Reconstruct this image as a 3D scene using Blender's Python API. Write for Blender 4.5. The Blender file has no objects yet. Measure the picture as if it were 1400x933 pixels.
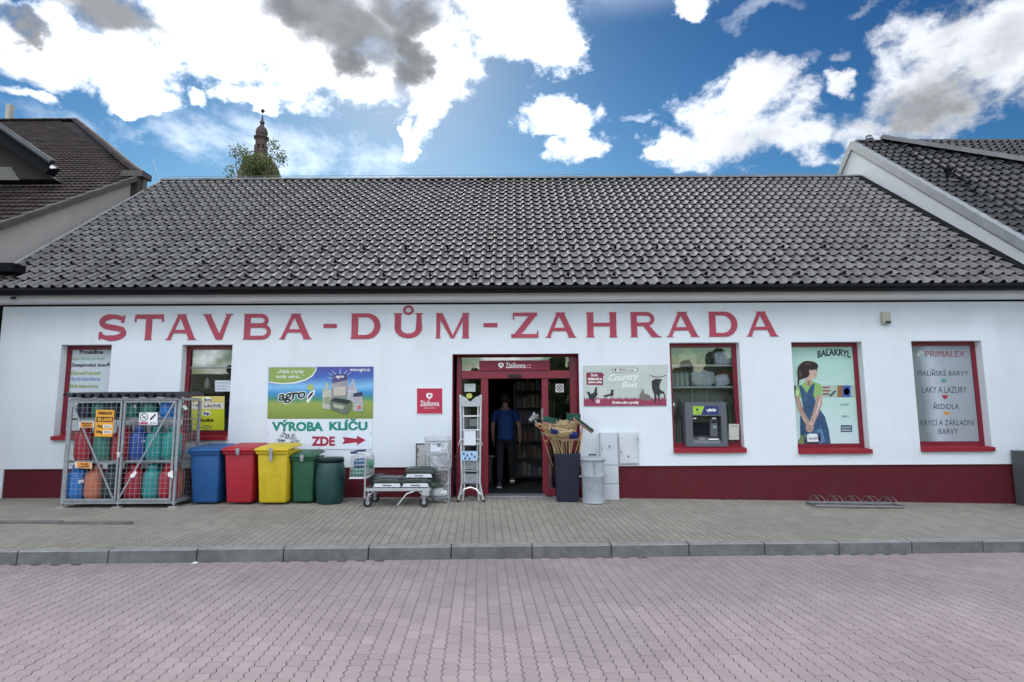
import bpy, bmesh, math, random
from mathutils import Vector, Matrix
random.seed(7)
R = math.radians
S = bpy.context.scene
COL = S.collection

# ------------------------------------------------------------------ camera
F_PX, PITCH, ROLL, CAM = 800.0, R(6.9), R(0.30), Vector((0, 0, 1.8))
fw = Vector((0, math.cos(PITCH), math.sin(PITCH)))
rt0 = Vector((1, 0, 0)); up0 = rt0.cross(fw)
rt = rt0 * math.cos(ROLL) - up0 * math.sin(ROLL)
up = up0 * math.cos(ROLL) + rt0 * math.sin(ROLL)
cd = bpy.data.cameras.new('camera'); cam = bpy.data.objects.new('camera', cd); COL.objects.link(cam)
cd.sensor_width = 36.0; cd.lens = F_PX / 1400 * 36; cd.clip_start = 0.05; cd.clip_end = 6000
m = Matrix((rt, up, -fw)).transposed().to_4x4(); m.translation = CAM
cam.matrix_world = m
S.camera = cam
def ray(px, py):
    return fw * F_PX + rt * (px - 700) + up * (466.5 - py)
def P(px, py, Y):                        # where the line of sight of a measured point meets the upright plane at distance Y
    d = ray(px, py); t = Y / d.y
    return CAM.x + d.x * t, CAM.z + d.z * t
def X(px, py, Y): return P(px, py, Y)[0]
def Z(px, py, Y): return P(px, py, Y)[1]
YF = 10.9                                # the shop front

# ------------------------------------------------------------------ light and exposure
SUN_EL, SUN_AZ = R(37), R(-12)           # behind the shop, a little left, veiled by cloud
S.view_settings.view_transform = 'Standard'; S.view_settings.look = 'None'
S.view_settings.gamma = 1; S.view_settings.use_curve_mapping = False
S.view_settings.exposure = 1.1
sl = bpy.data.lights.new('sun', 'SUN'); sl.energy = 1.3; sl.angle = R(22); sl.color = (1, .95, .87)
so = bpy.data.objects.new('sun', sl); COL.objects.link(so)
sd = Vector((math.sin(SUN_AZ) * math.cos(SUN_EL), math.cos(SUN_AZ) * math.cos(SUN_EL), math.sin(SUN_EL)))
so.rotation_euler = sd.to_track_quat('Z', 'Y').to_euler(); so.location = sd * 50

# ------------------------------------------------------------------ world: Nishita sky with procedural clouds, all by direction
W = bpy.data.worlds.new('World'); S.world = W; W.use_nodes = True
nt = W.node_tree; nt.nodes.clear(); N = nt.nodes; LK = nt.links
def nd(t, **k):
    n = N.new(t)
    for a, b in k.items(): setattr(n, a, b)
    return n
def mth(op, a, b=None, c=None, clamp=False):
    n = nd('ShaderNodeMath', operation=op); n.use_clamp = clamp
    for i, v in enumerate((a, b, c)):
        if v is None: continue
        if isinstance(v, (int, float)): n.inputs[i].default_value = v
        else: LK.new(v, n.inputs[i])
    return n.outputs[0]
tc = nd('ShaderNodeTexCoord'); dirn = tc.outputs['Generated']
sep = nd('ShaderNodeSeparateXYZ'); LK.new(dirn, sep.inputs[0])
dx, dy, dz = sep.outputs
AZ = mth('ARCTAN2', dx, dy); EL = mth('ARCSINE', dz)
def noise(scale, detail=6, rough=.6, off=0.0, dist=0.0):
    mp = nd('ShaderNodeMapping'); LK.new(dirn, mp.inputs[0]); mp.inputs['Location'].default_value = (off, off * .7, off * 1.3)
    mp.inputs['Scale'].default_value = (1, 1, 1.35)
    n = nd('ShaderNodeTexNoise'); LK.new(mp.outputs[0], n.inputs['Vector'])
    n.inputs['Scale'].default_value = scale; n.inputs['Detail'].default_value = detail; n.inputs['Roughness'].default_value = rough
    n.inputs['Distortion'].default_value = dist
    return n.outputs['Fac']
def aze(px, py):
    d = ray(px, py).normalized(); return math.atan2(d.x, d.y), math.asin(d.z)
# the direction is bent a little by noise so that cloud outlines billow
nA = noise(9, 5, .6, 3.1); nB = noise(9, 5, .6, 8.4)
AZw = mth('ADD', AZ, mth('MULTIPLY', mth('SUBTRACT', nA, .5), .16))
ELw = mth('ADD', EL, mth('MULTIPLY', mth('SUBTRACT', nB, .5), .12))
def blobs(lst, k=2):
    out = None
    for (px, py, rx, ry) in lst:
        a, e = aze(px, py); a2, _ = aze(px + rx, py); _, e2 = aze(px, py - ry)
        qa = mth('POWER', mth('DIVIDE', mth('ABSOLUTE', mth('SUBTRACT', AZw, a)), a2 - a), 2)
        qe = mth('POWER', mth('DIVIDE', mth('ABSOLUTE', mth('SUBTRACT', ELw, e)), e2 - e), 2)
        v = mth('SUBTRACT', 1.0, mth('ADD', qa, qe))
        out = v if out is None else mth('SMOOTH_MAX', out, v, .3)
    return out
def sstep(x, lo, hi):
    n = nd('ShaderNodeMapRange', interpolation_type='SMOOTHSTEP'); LK.new(x, n.inputs[0])
    n.inputs[1].default_value = lo; n.inputs[2].default_value = hi
    return n.outputs[0]
white_b = [(1010, 165, 105, 58), (1095, 195, 45, 30), (130, 0, 130, 50), (20, 20, 70, 40), (450, 20, 130, 70), (540, 30, 90, 70), (430, 60, 90, 60), (40, 45, 130, 62), (165, 85, 100, 55), (310, 45, 150, 80), (400, 105, 90, 60), (490, 110, 100, 58), (570, 60, 90, 100),
           (592, 135, 36, 42), (715, 30, 95, 60), (752, 70, 50, 42), (566, 195, 12, 24), (280, 135, 22, 18), (25, 118, 50, 16), (190, 130, 50, 20), (345, 140, 50, 22),
           (770, 158, 62, 28), (803, 205, 44, 28), (1030, 120, 62, 42), (975, 190, 92, 46), (1060, 175, 80, 48), (920, 195, 40, 22), (1100, 150, 30, 20),
           (1300, 60, 110, 70), (1370, 70, 90, 85), (1230, 140, 82, 52), (1300, 145, 62, 42), (1180, 175, 60, 40), (1440, 40, 120, 90), (952, 8, 32, 24), (1150, 110, 30, 16)]
wisp_b = [(390, 205, 190, 50), (90, 165, 110, 30), (1045, 18, 60, 16), (1185, 5, 36, 9), (1100, 88, 18, 12), (1160, 72, 22, 10), (880, 158, 30, 8), (250, 185, 90, 20), (460, 210, 120, 18)]
grey_b = [(130, 0, 100, 34), (10, 22, 40, 20), (430, 5, 70, 44), (480, 45, 76, 50), (475, 95, 34, 30), (555, 75, 28, 60), (560, 15, 60, 34)]
soft_b = [(1010, 200, 60, 26), (1260, 150, 70, 26), (1370, 60, 60, 40), (1320, 120, 60, 22), (60, 60, 60, 20)]
fbs = noise(5, 3, .5, 4.4); fb = noise(11, 9, .66, 1.7, .25); fb2 = noise(34, 9, .62, 5.2); big = noise(2.3, 8, .58, 17.9, .3)
Fw = mth('ADD', blobs(white_b), mth('ADD', mth('MULTIPLY', mth('SUBTRACT', fb, .5), 3.2), mth('MULTIPLY', mth('SUBTRACT', fb2, .5), 1.3)))
dW = sstep(Fw, -.2, .95)
dWi = mth('MULTIPLY', sstep(mth('ADD', blobs(wisp_b), mth('MULTIPLY', mth('SUBTRACT', fb, .5), 4.5)), 0, 1.6), .32)
# away from the part in view broken cloud goes on, unseen
outm = mth('MAXIMUM', mth('MAXIMUM', sstep(mth('ABSOLUTE', AZ), .78, .95), sstep(EL, .60, .78)), 0)
dG = mth('MULTIPLY', sstep(mth('ADD', big, mth('MULTIPLY', mth('SUBTRACT', fb, .5), .35)), .46, .58), outm)
dens = mth('MAXIMUM', mth('MAXIMUM', mth('MULTIPLY', dW, 1.0), dWi), dG)
# cloud shade: bright near the sun, grey where thick, boosted behind the camera
g_in = mth('MULTIPLY', sstep(mth('ADD', blobs(grey_b), mth('MULTIPLY', mth('SUBTRACT', fbs, .5), .9)), -.65, 1.0), .97)
sh = sstep(mth('ADD', noise(6, 7, .55, 21.3), mth('MULTIPLY', mth('SUBTRACT', fb2, .5), .22)), .40, .60)
dsun = nd('ShaderNodeVectorMath', operation='DOT_PRODUCT'); LK.new(dirn, dsun.inputs[0]); dsun.inputs[1].default_value = sd
near = sstep(dsun.outputs['Value'], .82, .96)
cl_v = mth('ADD', .215, mth('MULTIPLY', sh, .20))
edge = mth('SUBTRACT', 1.0, sstep(Fw, .3, 1.7))
cl_v = mth('ADD', cl_v, mth('MULTIPLY', edge, .10))
back = sstep(mth('MULTIPLY', dy, -1.0), -.1, .5)
cl_v = mth('SUBTRACT', cl_v, mth('MULTIPLY', sstep(mth('ADD', blobs(soft_b), mth('MULTIPLY', mth('SUBTRACT', fb, .5), 2.0)), -.5, 1.0), .09))
cl_v = mth('ADD', cl_v, mth('MULTIPLY', back, 1.95))  # unseen clouds behind the camera brightened as fill light for the facade
cl_v = mth('ADD', cl_v, mth('MULTIPLY', near, .60))
g_in = mth('SUBTRACT', 1.0, mth('POWER', mth('SUBTRACT', 1.0, g_in), 2.2))
cl_v = mth('ADD', mth('MULTIPLY', cl_v, mth('SUBTRACT', 1.0, g_in)), mth('MULTIPLY', g_in, mth('ADD', .125, mth('MULTIPLY', sh, .06))))
sky = nd('ShaderNodeTexSky', sky_type='NISHITA'); sky.sun_disc = False
sky.sun_elevation = SUN_EL; sky.sun_rotation = SUN_AZ; sky.altitude = 300; sky.air_density = 1.0; sky.dust_density = 0.2; sky.ozone_density = 2.0
ssp = nd('ShaderNodeSeparateColor'); LK.new(sky.outputs[0], ssp.inputs[0]); hs = nd('ShaderNodeCombineColor')     # white balance and contrast of the clear sky
for i_, (g_, k_) in enumerate(((2.82, 24.8), (2.31, 12.6), (1.85, 6.3))):
    LK.new(mth('MINIMUM', mth('MULTIPLY', mth('POWER', mth('MULTIPLY', ssp.outputs[i_], .1), g_), k_), 8.0), hs.inputs[i_])
SKS = 0.10
cc = nd('ShaderNodeCombineColor')
for i, t in enumerate((.95, .99, 1.06)): LK.new(mth('MULTIPLY', cl_v, t / SKS), cc.inputs[i])
mx = nd('ShaderNodeMix', data_type='RGBA'); LK.new(dens, mx.inputs['Factor']); LK.new(hs.outputs[0], mx.inputs['A']); LK.new(cc.outputs[0], mx.inputs['B'])
bg = nd('ShaderNodeBackground'); bg.inputs['Strength'].default_value = SKS; LK.new(mx.outputs['Result'], bg.inputs['Color'])
wo = nd('ShaderNodeOutputWorld'); LK.new(bg.outputs[0], wo.inputs['Surface'])
W.cycles.sampling_method = 'MANUAL'; W.cycles.sample_map_resolution = 512

# ------------------------------------------------------------------ materials
MATS = {}
def M(name, col, rough=.6, metal=0.0, var=.12, scale=4.0, bump=.0, bscale=60.0, rnd=0.0, spec=.5, stain=0.0, stain_col=None, coat=0.0, alpha=None, sv=None):
    if name in MATS: return MATS[name]
    mt = bpy.data.materials.new(name); mt.use_nodes = True; t = mt.node_tree; b = t.nodes['Principled BSDF']
    def n_(k): return t.nodes.new(k)
    geo = n_('ShaderNodeNewGeometry')
    nz = n_('ShaderNodeTexNoise'); nz.inputs['Scale'].default_value = scale; nz.inputs['Detail'].default_value = 6; nz.inputs['Roughness'].default_value = .65
    t.links.new(geo.outputs['Position'], nz.inputs['Vector'])
    mr = n_('ShaderNodeMapRange'); t.links.new(nz.outputs['Fac'], mr.inputs[0])
    mr.inputs[1].default_value = .3; mr.inputs[2].default_value = .7; mr.inputs[3].default_value = 1 - var; mr.inputs[4].default_value = 1 + var
    val = mr.outputs[0]
    if rnd:
        oi = n_('ShaderNodeObjectInfo'); at = n_('ShaderNodeAttribute'); at.attribute_name = 'rnd'
        ad = n_('ShaderNodeMath'); ad.operation = 'ADD'; t.links.new(oi.outputs['Random'], ad.inputs[0]); t.links.new(at.outputs['Fac'], ad.inputs[1])
        fr = n_('ShaderNodeMath'); fr.operation = 'FRACT'; t.links.new(ad.outputs[0], fr.inputs[0])
        r2 = n_('ShaderNodeMapRange'); t.links.new(fr.outputs[0], r2.inputs[0]); r2.inputs[3].default_value = 1 - rnd; r2.inputs[4].default_value = 1 + rnd
        mu = n_('ShaderNodeMath'); mu.operation = 'MULTIPLY'; t.links.new(val, mu.inputs[0]); t.links.new(r2.outputs[0], mu.inputs[1]); val = mu.outputs[0]
    vm = n_('ShaderNodeVectorMath'); vm.operation = 'SCALE'; vm.inputs[0].default_value = col[:3]; t.links.new(val, vm.inputs['Scale'])
    out = vm.outputs[0]
    if stain:
        n2 = n_('ShaderNodeTexNoise'); n2.inputs['Scale'].default_value = scale * .35; n2.inputs['Detail'].default_value = 8; n2.inputs['Roughness'].default_value = .7
        if sv:
            vm2 = n_('ShaderNodeVectorMath'); vm2.operation = 'MULTIPLY'; vm2.inputs[1].default_value = sv; t.links.new(geo.outputs['Position'], vm2.inputs[0]); t.links.new(vm2.outputs[0], n2.inputs['Vector'])
        else: t.links.new(geo.outputs['Position'], n2.inputs['Vector'])
        m2 = n_('ShaderNodeMapRange'); t.links.new(n2.outputs['Fac'], m2.inputs[0]); m2.inputs[1].default_value = .5; m2.inputs[2].default_value = .75; m2.inputs[4].default_value = stain
        mi = n_('ShaderNodeMix'); mi.data_type = 'RGBA'; t.links.new(m2.outputs[0], mi.inputs['Factor']); t.links.new(out, mi.inputs['A'])
        mi.inputs['B'].default_value = (*(stain_col or (col[0] * .4, col[1] * .4, col[2] * .4)), 1); out = mi.outputs['Result']
    t.links.new(out, b.inputs['Base Color'])
    b.inputs['Roughness'].default_value = rough; b.inputs['Metallic'].default_value = metal; b.inputs['Specular IOR Level'].default_value = spec
    b.inputs['Coat Weight'].default_value = coat
    rr = n_('ShaderNodeMapRange'); t.links.new(nz.outputs['Fac'], rr.inputs[0]); rr.inputs[3].default_value = max(.02, rough - .08); rr.inputs[4].default_value = min(1, rough + .08)
    t.links.new(rr.outputs[0], b.inputs['Roughness'])
    if alpha is not None: b.inputs['Alpha'].default_value = alpha
    if bump:
        n3 = n_('ShaderNodeTexNoise'); n3.inputs['Scale'].default_value = bscale; n3.inputs['Detail'].default_value = 5
        t.links.new(geo.outputs['Position'], n3.inputs['Vector'])
        bp = n_('ShaderNodeBump'); bp.inputs['Strength'].default_value = bump; bp.inputs['Distance'].default_value = .01
        t.links.new(n3.outputs['Fac'], bp.inputs['Height']); t.links.new(bp.outputs[0], b.inputs['Normal'])
    MATS[name] = mt; return mt
def glass(name, base=.10, tint=(1, 1, 1), refl=1.15):
    if name in MATS: return MATS[name]
    mt = bpy.data.materials.new(name); mt.use_nodes = True; t = mt.node_tree; t.nodes.clear()
    o = t.nodes.new('ShaderNodeOutputMaterial'); g = t.nodes.new('ShaderNodeBsdfGlossy'); g.inputs['Roughness'].default_value = .01
    tr = t.nodes.new('ShaderNodeBsdfTransparent'); tr.inputs[0].default_value = (*tint, 1); fr = t.nodes.new('ShaderNodeFresnel'); fr.inputs[0].default_value = 1.5
    mu = t.nodes.new('ShaderNodeMath'); mu.operation = 'MULTIPLY_ADD'; mu.inputs[1].default_value = refl; mu.inputs[2].default_value = base; mu.use_clamp = True
    t.links.new(fr.outputs[0], mu.inputs[0]); mi = t.nodes.new('ShaderNodeMixShader')
    t.links.new(mu.outputs[0], mi.inputs[0]); t.links.new(tr.outputs[0], mi.inputs[1]); t.links.new(g.outputs[0], mi.inputs[2]); t.links.new(mi.outputs[0], o.inputs[0])
    MATS[name] = mt; return mt
GLASS = glass('window_glass', .05, (.94, .96, .95)); FILM = glass('clear_wrap', .10, (.8, .83, .85), 2.2)
PLASTER = M('white_plaster', (.73, .79, .835), .85, var=.035, scale=1.2, bump=.25, bscale=120, stain=.30, stain_col=(.56, .60, .60), sv=(5, 5, .7))
PLINTH = M('plinth_paint', (.105, .014, .022), .75, var=.12, scale=2.5, bump=.2, bscale=90, stain=.45, stain_col=(.09, .032, .034), sv=(4, 4, 1.5), spec=.2)
RED = M('burgundy_frame', (.20, .011, .028), .35, var=.06)
REDD = M('sill_red', (.28, .012, .025), .4, var=.06)
LETTER = M('sign_letter_red', (.42, .05, .09), .5, var=.14, scale=5, stain=.25, stain_col=(.55, .2, .26))
TILE = M('anthracite_tile', (.168, .162, .165), .52, var=.22, scale=1.5, rnd=.20, bump=.25, bscale=60, spec=.5, stain=.35, stain_col=(.09, .09, .075))
TILEB = M('brown_tile', (.042, .031, .030), .75, var=.25, scale=1.0, rnd=.35, spec=.2)
TILER = M('dark_grey_tile', (.05, .05, .054), .45, var=.15, scale=1.5, rnd=.15, spec=.5)
UNDER = M('roof_underlay', (.012, .012, .012), .9)
DMETAL = M('dark_gutter_metal', (.006, .007, .009), .75, metal=0, spec=.15)
FLASH = M('grey_flashing', (.22, .235, .25), .45, metal=.5)
BAND = M('grey_verge_band', (.30, .32, .34), .55)
GALV = M('galvanised_steel', (.36, .38, .41), .45, metal=.6, var=.22, scale=14)
ALU = M('brushed_aluminium', (.75, .77, .8), .32, metal=.75, var=.1, scale=14)
WHITE = M('white_paint', (.78, .79, .8), .5, var=.03)
GREYW = M('pale_grey_paint', (.58, .63, .67), .5, var=.04, stain=.12)
BLACK = M('black_plastic', (.012, .012, .014), .45)
RUB = M('dark_rubber', (.018, .018, .019), .8)
ROADP = M('rose_paver', (.345, .288, .295), .82, var=.12, scale=.8, rnd=.07, bump=.5, bscale=220, stain=.5, stain_col=(.23, .21, .21), spec=.35)
PAVP = M('grey_paver', (.295, .276, .238), .85, var=.14, scale=1.0, rnd=.09, bump=.5, bscale=220, stain=.3, stain_col=(.18, .178, .168), spec=.3)
JOINT = M('joint_sand', (.03, .027, .027), .95, var=.3, scale=20)
KERB = M('kerb_concrete', (.145, .148, .142), .92, var=.28, scale=6, bump=.8, bscale=120, rnd=.06, stain=.6, stain_col=(.075, .077, .07))
def C3(h):                                # sRGB bytes measured on print to linear
    return tuple(((c / 255) / 12.92 if c / 255 <= .04045 else ((c / 255 + .055) / 1.055) ** 2.4) for c in h)
def pr(r, g, b, rough=.5):                # printed colour
    return M('print_%d_%d_%d' % (r, g, b), C3((r, g, b)), rough, var=.03)

# ------------------------------------------------------------------ mesh helpers
class MB:
    def __init__(s): s.v = []; s.f = []; s.mi = []; s.cur = 0; s.att = None
    def add(s, vs, fs):
        o = len(s.v); s.v += [tuple(p) for p in vs]; s.f += [tuple(i + o for i in f) for f in fs]; s.mi += [s.cur] * len(fs); return s
    def box(s, x0, x1, y0, y1, z0, z1, M4=None):
        vs = [Vector(p) for p in ((x0, y0, z0), (x1, y0, z0), (x1, y1, z0), (x0, y1, z0), (x0, y0, z1), (x1, y0, z1), (x1, y1, z1), (x0, y1, z1))]
        if M4: vs = [M4 @ p for p in vs]
        return s.add(vs, ((0, 3, 2, 1), (4, 5, 6, 7), (0, 1, 5, 4), (1, 2, 6, 5), (2, 3, 7, 6), (3, 0, 4, 7)))
    def taper(s, b, t, z0, z1, r=0.0):     # frustum between two rects (x0,x1,y0,y1)
        vs = [(b[0], b[2], z0), (b[1], b[2], z0), (b[1], b[3], z0), (b[0], b[3], z0), (t[0], t[2], z1), (t[1], t[2], z1), (t[1], t[3], z1), (t[0], t[3], z1)]
        return s.add(vs, ((0, 3, 2, 1), (4, 5, 6, 7), (0, 1, 5, 4), (1, 2, 6, 5), (2, 3, 7, 6), (3, 0, 4, 7)))
    def tube(s, pts, r, n=8):
        pts = [Vector(p) for p in pts]; rr = r if isinstance(r, (list, tuple)) else [r] * len(pts)
        rings = []; ref = None
        for i, p in enumerate(pts):
            d = ((pts[min(i + 1, len(pts) - 1)] - pts[max(i - 1, 0)])).normalized()
            if ref is None: ref = Vector((0, 0, 1)) if abs(d.z) < .9 else Vector((1, 0, 0))
            a = d.cross(ref).normalized(); b = a.cross(d).normalized(); ref = b
            rings.append([p + a * math.cos(2 * math.pi * k / n) * rr[i] + b * math.sin(2 * math.pi * k / n) * rr[i] for k in range(n)])
        vs = [q for g in rings for q in g]; fs = []
        for i in range(len(pts) - 1):
            for k in range(n): k2 = (k + 1) % n; fs.append((i * n + k, i * n + k2, (i + 1) * n + k2, (i + 1) * n + k))
        fs.append(tuple(range(n))[::-1]); fs.append(tuple((len(pts) - 1) * n + k for k in range(n)))
        return s.add(vs, fs)
    def lathe(s, prof, n=20, c=(0, 0, 0), sx=1, sy=1, M4=None):
        vs = []; fs = []
        for (r, z) in prof:
            for k in range(n):
                p = Vector((r * math.cos(2 * math.pi * k / n) * sx, r * math.sin(2 * math.pi * k / n) * sy, z))
                if M4: p = M4 @ p
                vs.append(p + Vector(c))
        for i in range(len(prof) - 1):
            for k in range(n): k2 = (k + 1) % n; fs.append((i * n + k, i * n + k2, (i + 1) * n + k2, (i + 1) * n + k))
        fs.append(tuple(range(n))[::-1]); fs.append(tuple((len(prof) - 1) * n + k for k in range(n)))
        return s.add(vs, fs)
    def prism(s, poly, y0, y1):            # outline in XZ, thickness along Y
        n = len(poly); vs = [(x, y0, z) for x, z in poly] + [(x, y1, z) for x, z in poly]
        fs = [tuple(range(n)), tuple(range(n, 2 * n))[::-1]] + [(i, n + i, n + (i + 1) % n, (i + 1) % n) for i in range(n)]
        return s.add(vs, fs)
    def prismx(s, poly, x0, x1):           # outline in YZ, thickness along X
        n = len(poly); vs = [(x0, y, z) for y, z in poly] + [(x1, y, z) for y, z in poly]
        fs = [tuple(range(n)), tuple(range(n, 2 * n))[::-1]] + [(i, n + i, n + (i + 1) % n, (i + 1) % n) for i in range(n)]
        return s.add(vs, fs)
    def strip(s, path, w, y0, y1):         # ribbon of width w along a path in XZ
        L = []; Rr = []
        for i, (x, z) in enumerate(path):
            a = path[max(i - 1, 0)]; b = path[min(i + 1, len(path) - 1)]
            tx, tz = b[0] - a[0], b[1] - a[1]; l = math.hypot(tx, tz) or 1; ww = w[i] if isinstance(w, (list, tuple)) else w
            L.append((x - tz / l * ww / 2, z + tx / l * ww / 2)); Rr.append((x + tz / l * ww / 2, z - tx / l * ww / 2))
        n = len(path); vs = [(x, y0, z) for x, z in L + Rr] + [(x, y1, z) for x, z in L + Rr]; fs = []
        for i in range(n - 1):
            fs += [(i, i + 1, n + i + 1, n + i), (2 * n + i, 3 * n + i, 3 * n + i + 1, 2 * n + i + 1), (i, 2 * n + i, 2 * n + i + 1, i + 1), (n + i, n + i + 1, 3 * n + i + 1, 3 * n + i)]
        fs += [(0, n, 3 * n, 2 * n), (n - 1, 3 * n - 1, 4 * n - 1, 2 * n - 1)][:1] + [(n - 1, 3 * n - 1, 4 * n - 1, 2 * n - 1)][:0]
        fs.append((n - 1, 2 * n + n - 1, 4 * n - 1, 2 * n - 1))
        return s.add(vs, fs)
    def mesh(s, name, mats, smooth=None, bevel=0, seg=1, off=None):
        me = bpy.data.meshes.new(name)
        vs = s.v if off is None else [(a - off[0], b - off[1], c - off[2]) for a, b, c in s.v]
        me.from_pydata(vs, [], s.f)
        for mt in (mats if isinstance(mats, (list, tuple)) else [mats]): me.materials.append(mt)
        if len(me.materials) > 1:
            for p, i in zip(me.polygons, s.mi): p.material_index = i
        bm = bmesh.new(); bm.from_mesh(me); bmesh.ops.recalc_face_normals(bm, faces=bm.faces)
        if bevel: bmesh.ops.bevel(bm, geom=[e for e in bm.edges if len(e.link_faces) == 2 and e.calc_face_angle(0) > .5], offset=bevel, segments=seg, affect='EDGES', profile=.5, clamp_overlap=True)
        bm.to_mesh(me); bm.free()
        if smooth:
            for p in me.polygons: p.use_smooth = True
            me.set_sharp_from_angle(angle=R(smooth))
        return me
    def build(s, name, mats, parent=None, smooth=None, bevel=0, seg=1, world=True, **tags):
        off = wloc(parent) if (parent and world) else None
        o = bpy.data.objects.new(name, s.mesh(name, mats, smooth, bevel, seg, off)); COL.objects.link(o)
        if parent: o.parent = parent
        for k, v in tags.items(): o[k] = v
        return o
def wloc(o):
    v = Vector((0, 0, 0))
    while o: v = v + Vector(o.location); o = o.parent
    return v
def thing(name, label, cat, loc=(0, 0, 0), group=None, rot=0):
    o = bpy.data.objects.new(name, None); COL.objects.link(o); o.location = loc; o.rotation_euler = (0, 0, rot); o.empty_display_size = .2
    o['label'] = label; o['category'] = cat
    if group: o['group'] = group
    return o
def tag(o, label, cat, group=None):
    o['label'] = label; o['category'] = cat
    if group: o['group'] = group
    return o
def struct(o): o['kind'] = 'structure'; return o
def stuff(o): o['kind'] = 'stuff'; return o
def kids(o): return [c for c in bpy.data.objects if c.parent == o]
def dup(root, loc, rot=0, label=None, mat_map=None):
    r = root.copy(); COL.objects.link(r); r.location = loc; r.rotation_euler = (0, 0, rot)
    if label: r['label'] = label
    def rec(a, b):
        for ch in kids(a):
            c = ch.copy(); COL.objects.link(c); c.parent = b
            if mat_map and c.type == 'MESH' and ch.data.materials[0].name in mat_map:
                c.material_slots[0].link = 'OBJECT'; c.material_slots[0].material = mat_map[ch.data.materials[0].name]
            rec(ch, c)
    rec(root, r); return r
EPS = .0016
def flat(name, pts, mat, parent, Y, lay=0):     # printed shape, outline measured on the photo, laid on the plane at Y
    y = Y - EPS * lay; mb = MB(); mb.prism([P(a, b, y) for a, b in pts], y, y + .0009)
    return mb.build(name, mat, parent)
def flatm(name, polys, mat, parent, Y, lay=0):
    mb = MB(); 
    for k, pts in enumerate(polys):
        y = Y - EPS * lay - k * .00012; mb.prism([P(a, b, y) for a, b in pts], y, y + .0006)
    return mb.build(name, mat, parent)
def ell(cx, cy, rx, ry, n=14, a0=0, a1=2 * math.pi):
    return [(cx + rx * math.cos(a0 + (a1 - a0) * k / n), cy + ry * math.sin(a0 + (a1 - a0) * k / n)) for k in range(n if a1 - a0 > 6.28 else n + 1)]
def rect(a, b, c, d): return [(a, b), (c, b), (c, d), (a, d)]
def text(s, box, Y, mat, parent, lay=1, bold=.0, shear=0.0, name='lettering', skew=0.0, curve=0.0):
    cu = bpy.data.curves.new('t', 'FONT'); cu.body = s; cu.offset = bold; cu.shear = shear; cu.resolution_u = 3; cu.fill_mode = 'FRONT'
    to = bpy.data.objects.new('t', cu); COL.objects.link(to)
    dg = bpy.context.evaluated_depsgraph_get(); me = bpy.data.meshes.new_from_object(to.evaluated_get(dg))
    bpy.data.objects.remove(to); bpy.data.curves.remove(cu); me.name = name
    if not me.vertices: return None
    xs = [v.co.x for v in me.vertices]; ys = [v.co.y for v in me.vertices]; a, b, c, d = min(xs), max(xs), min(ys), max(ys)
    x0, y0, x1, y1 = box; y = Y - EPS * lay; ol = wloc(parent)
    for v in me.vertices:
        u = (v.co.x - a) / (b - a); w = (v.co.y - c) / ((d - c) or 1)
        q = P(x0 + (x1 - x0) * u, y1 + (y0 - y1) * w + skew * u - curve * (1 - (2 * u - 1) ** 2), y)
        v.co = (q[0] - ol.x, y - ol.y, q[1] - ol.z)
    me.materials.clear(); me.materials.append(mat)
    o = bpy.data.objects.new(name, me); COL.objects.link(o); o.parent = parent; return o

# ------------------------------------------------------------------ ground levels
def interp(tab, x):
    if x <= tab[0][0]: return tab[0][1]
    for (a, b), (c, d) in zip(tab, tab[1:]):
        if x <= c: return b + (d - b) * (x - a) / (c - a)
    return tab[-1][1]
WB = [P(40, 681.5, YF), P(735, 680, YF), P(1060, 684.5, YF), P(1385, 689.4, YF)]
def zr(x): return -.013 * max(-14, min(14, x))
def yk(x): return 7.50 + .083 * x
def gz(x, y):                              # pavement level
    k = yk(x); a = zr(x) + .151; t = max(0, min(1.2, (y - k) / (YF - k))); return a + (interp(WB, x) - a) * t
PA = math.atan(.055)                       # paving laid slightly askew to the front

# road and pavement ground sheets
def sheet(name, x0, x1, ys, zf, mat, n=28, thick=.0, **kw):
    mb = MB(); xs = [x0 + (x1 - x0) * i / n for i in range(n + 1)]; vs = []; fs = []
    for j in range(len(ys(0))):
        for x in xs: y = ys(x)[j]; vs.append((x, y, zf(x, y)))
    for j in range(len(ys(0)) - 1):
        for i in range(n): a = j * (n + 1) + i; fs.append((a, a + 1, a + n + 2, a + n + 1))
    mb.add(vs, fs); return mb.build(name, mat, **kw)
g = MB(); g.add([(-2500, -2500, -.45), (2500, -2500, -.45), (2500, 2500, -.45), (-2500, 2500, -.45)], [(0, 1, 2, 3)])
struct(g.build('ground', M('grass_ground', (.06, .075, .035), .95, var=.3, scale=.2)))
road = struct(sheet('road', -14, 14, lambda x: [-9, 2.2, 4, 6, yk(x) + .05], lambda x, y: zr(x) - .006, JOINT))
pav = struct(sheet('pavement', -14, 14, lambda x: [yk(x) + .1, 9, 10, YF + .3], lambda x, y: gz(x, y) - .006, JOINT))
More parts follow.
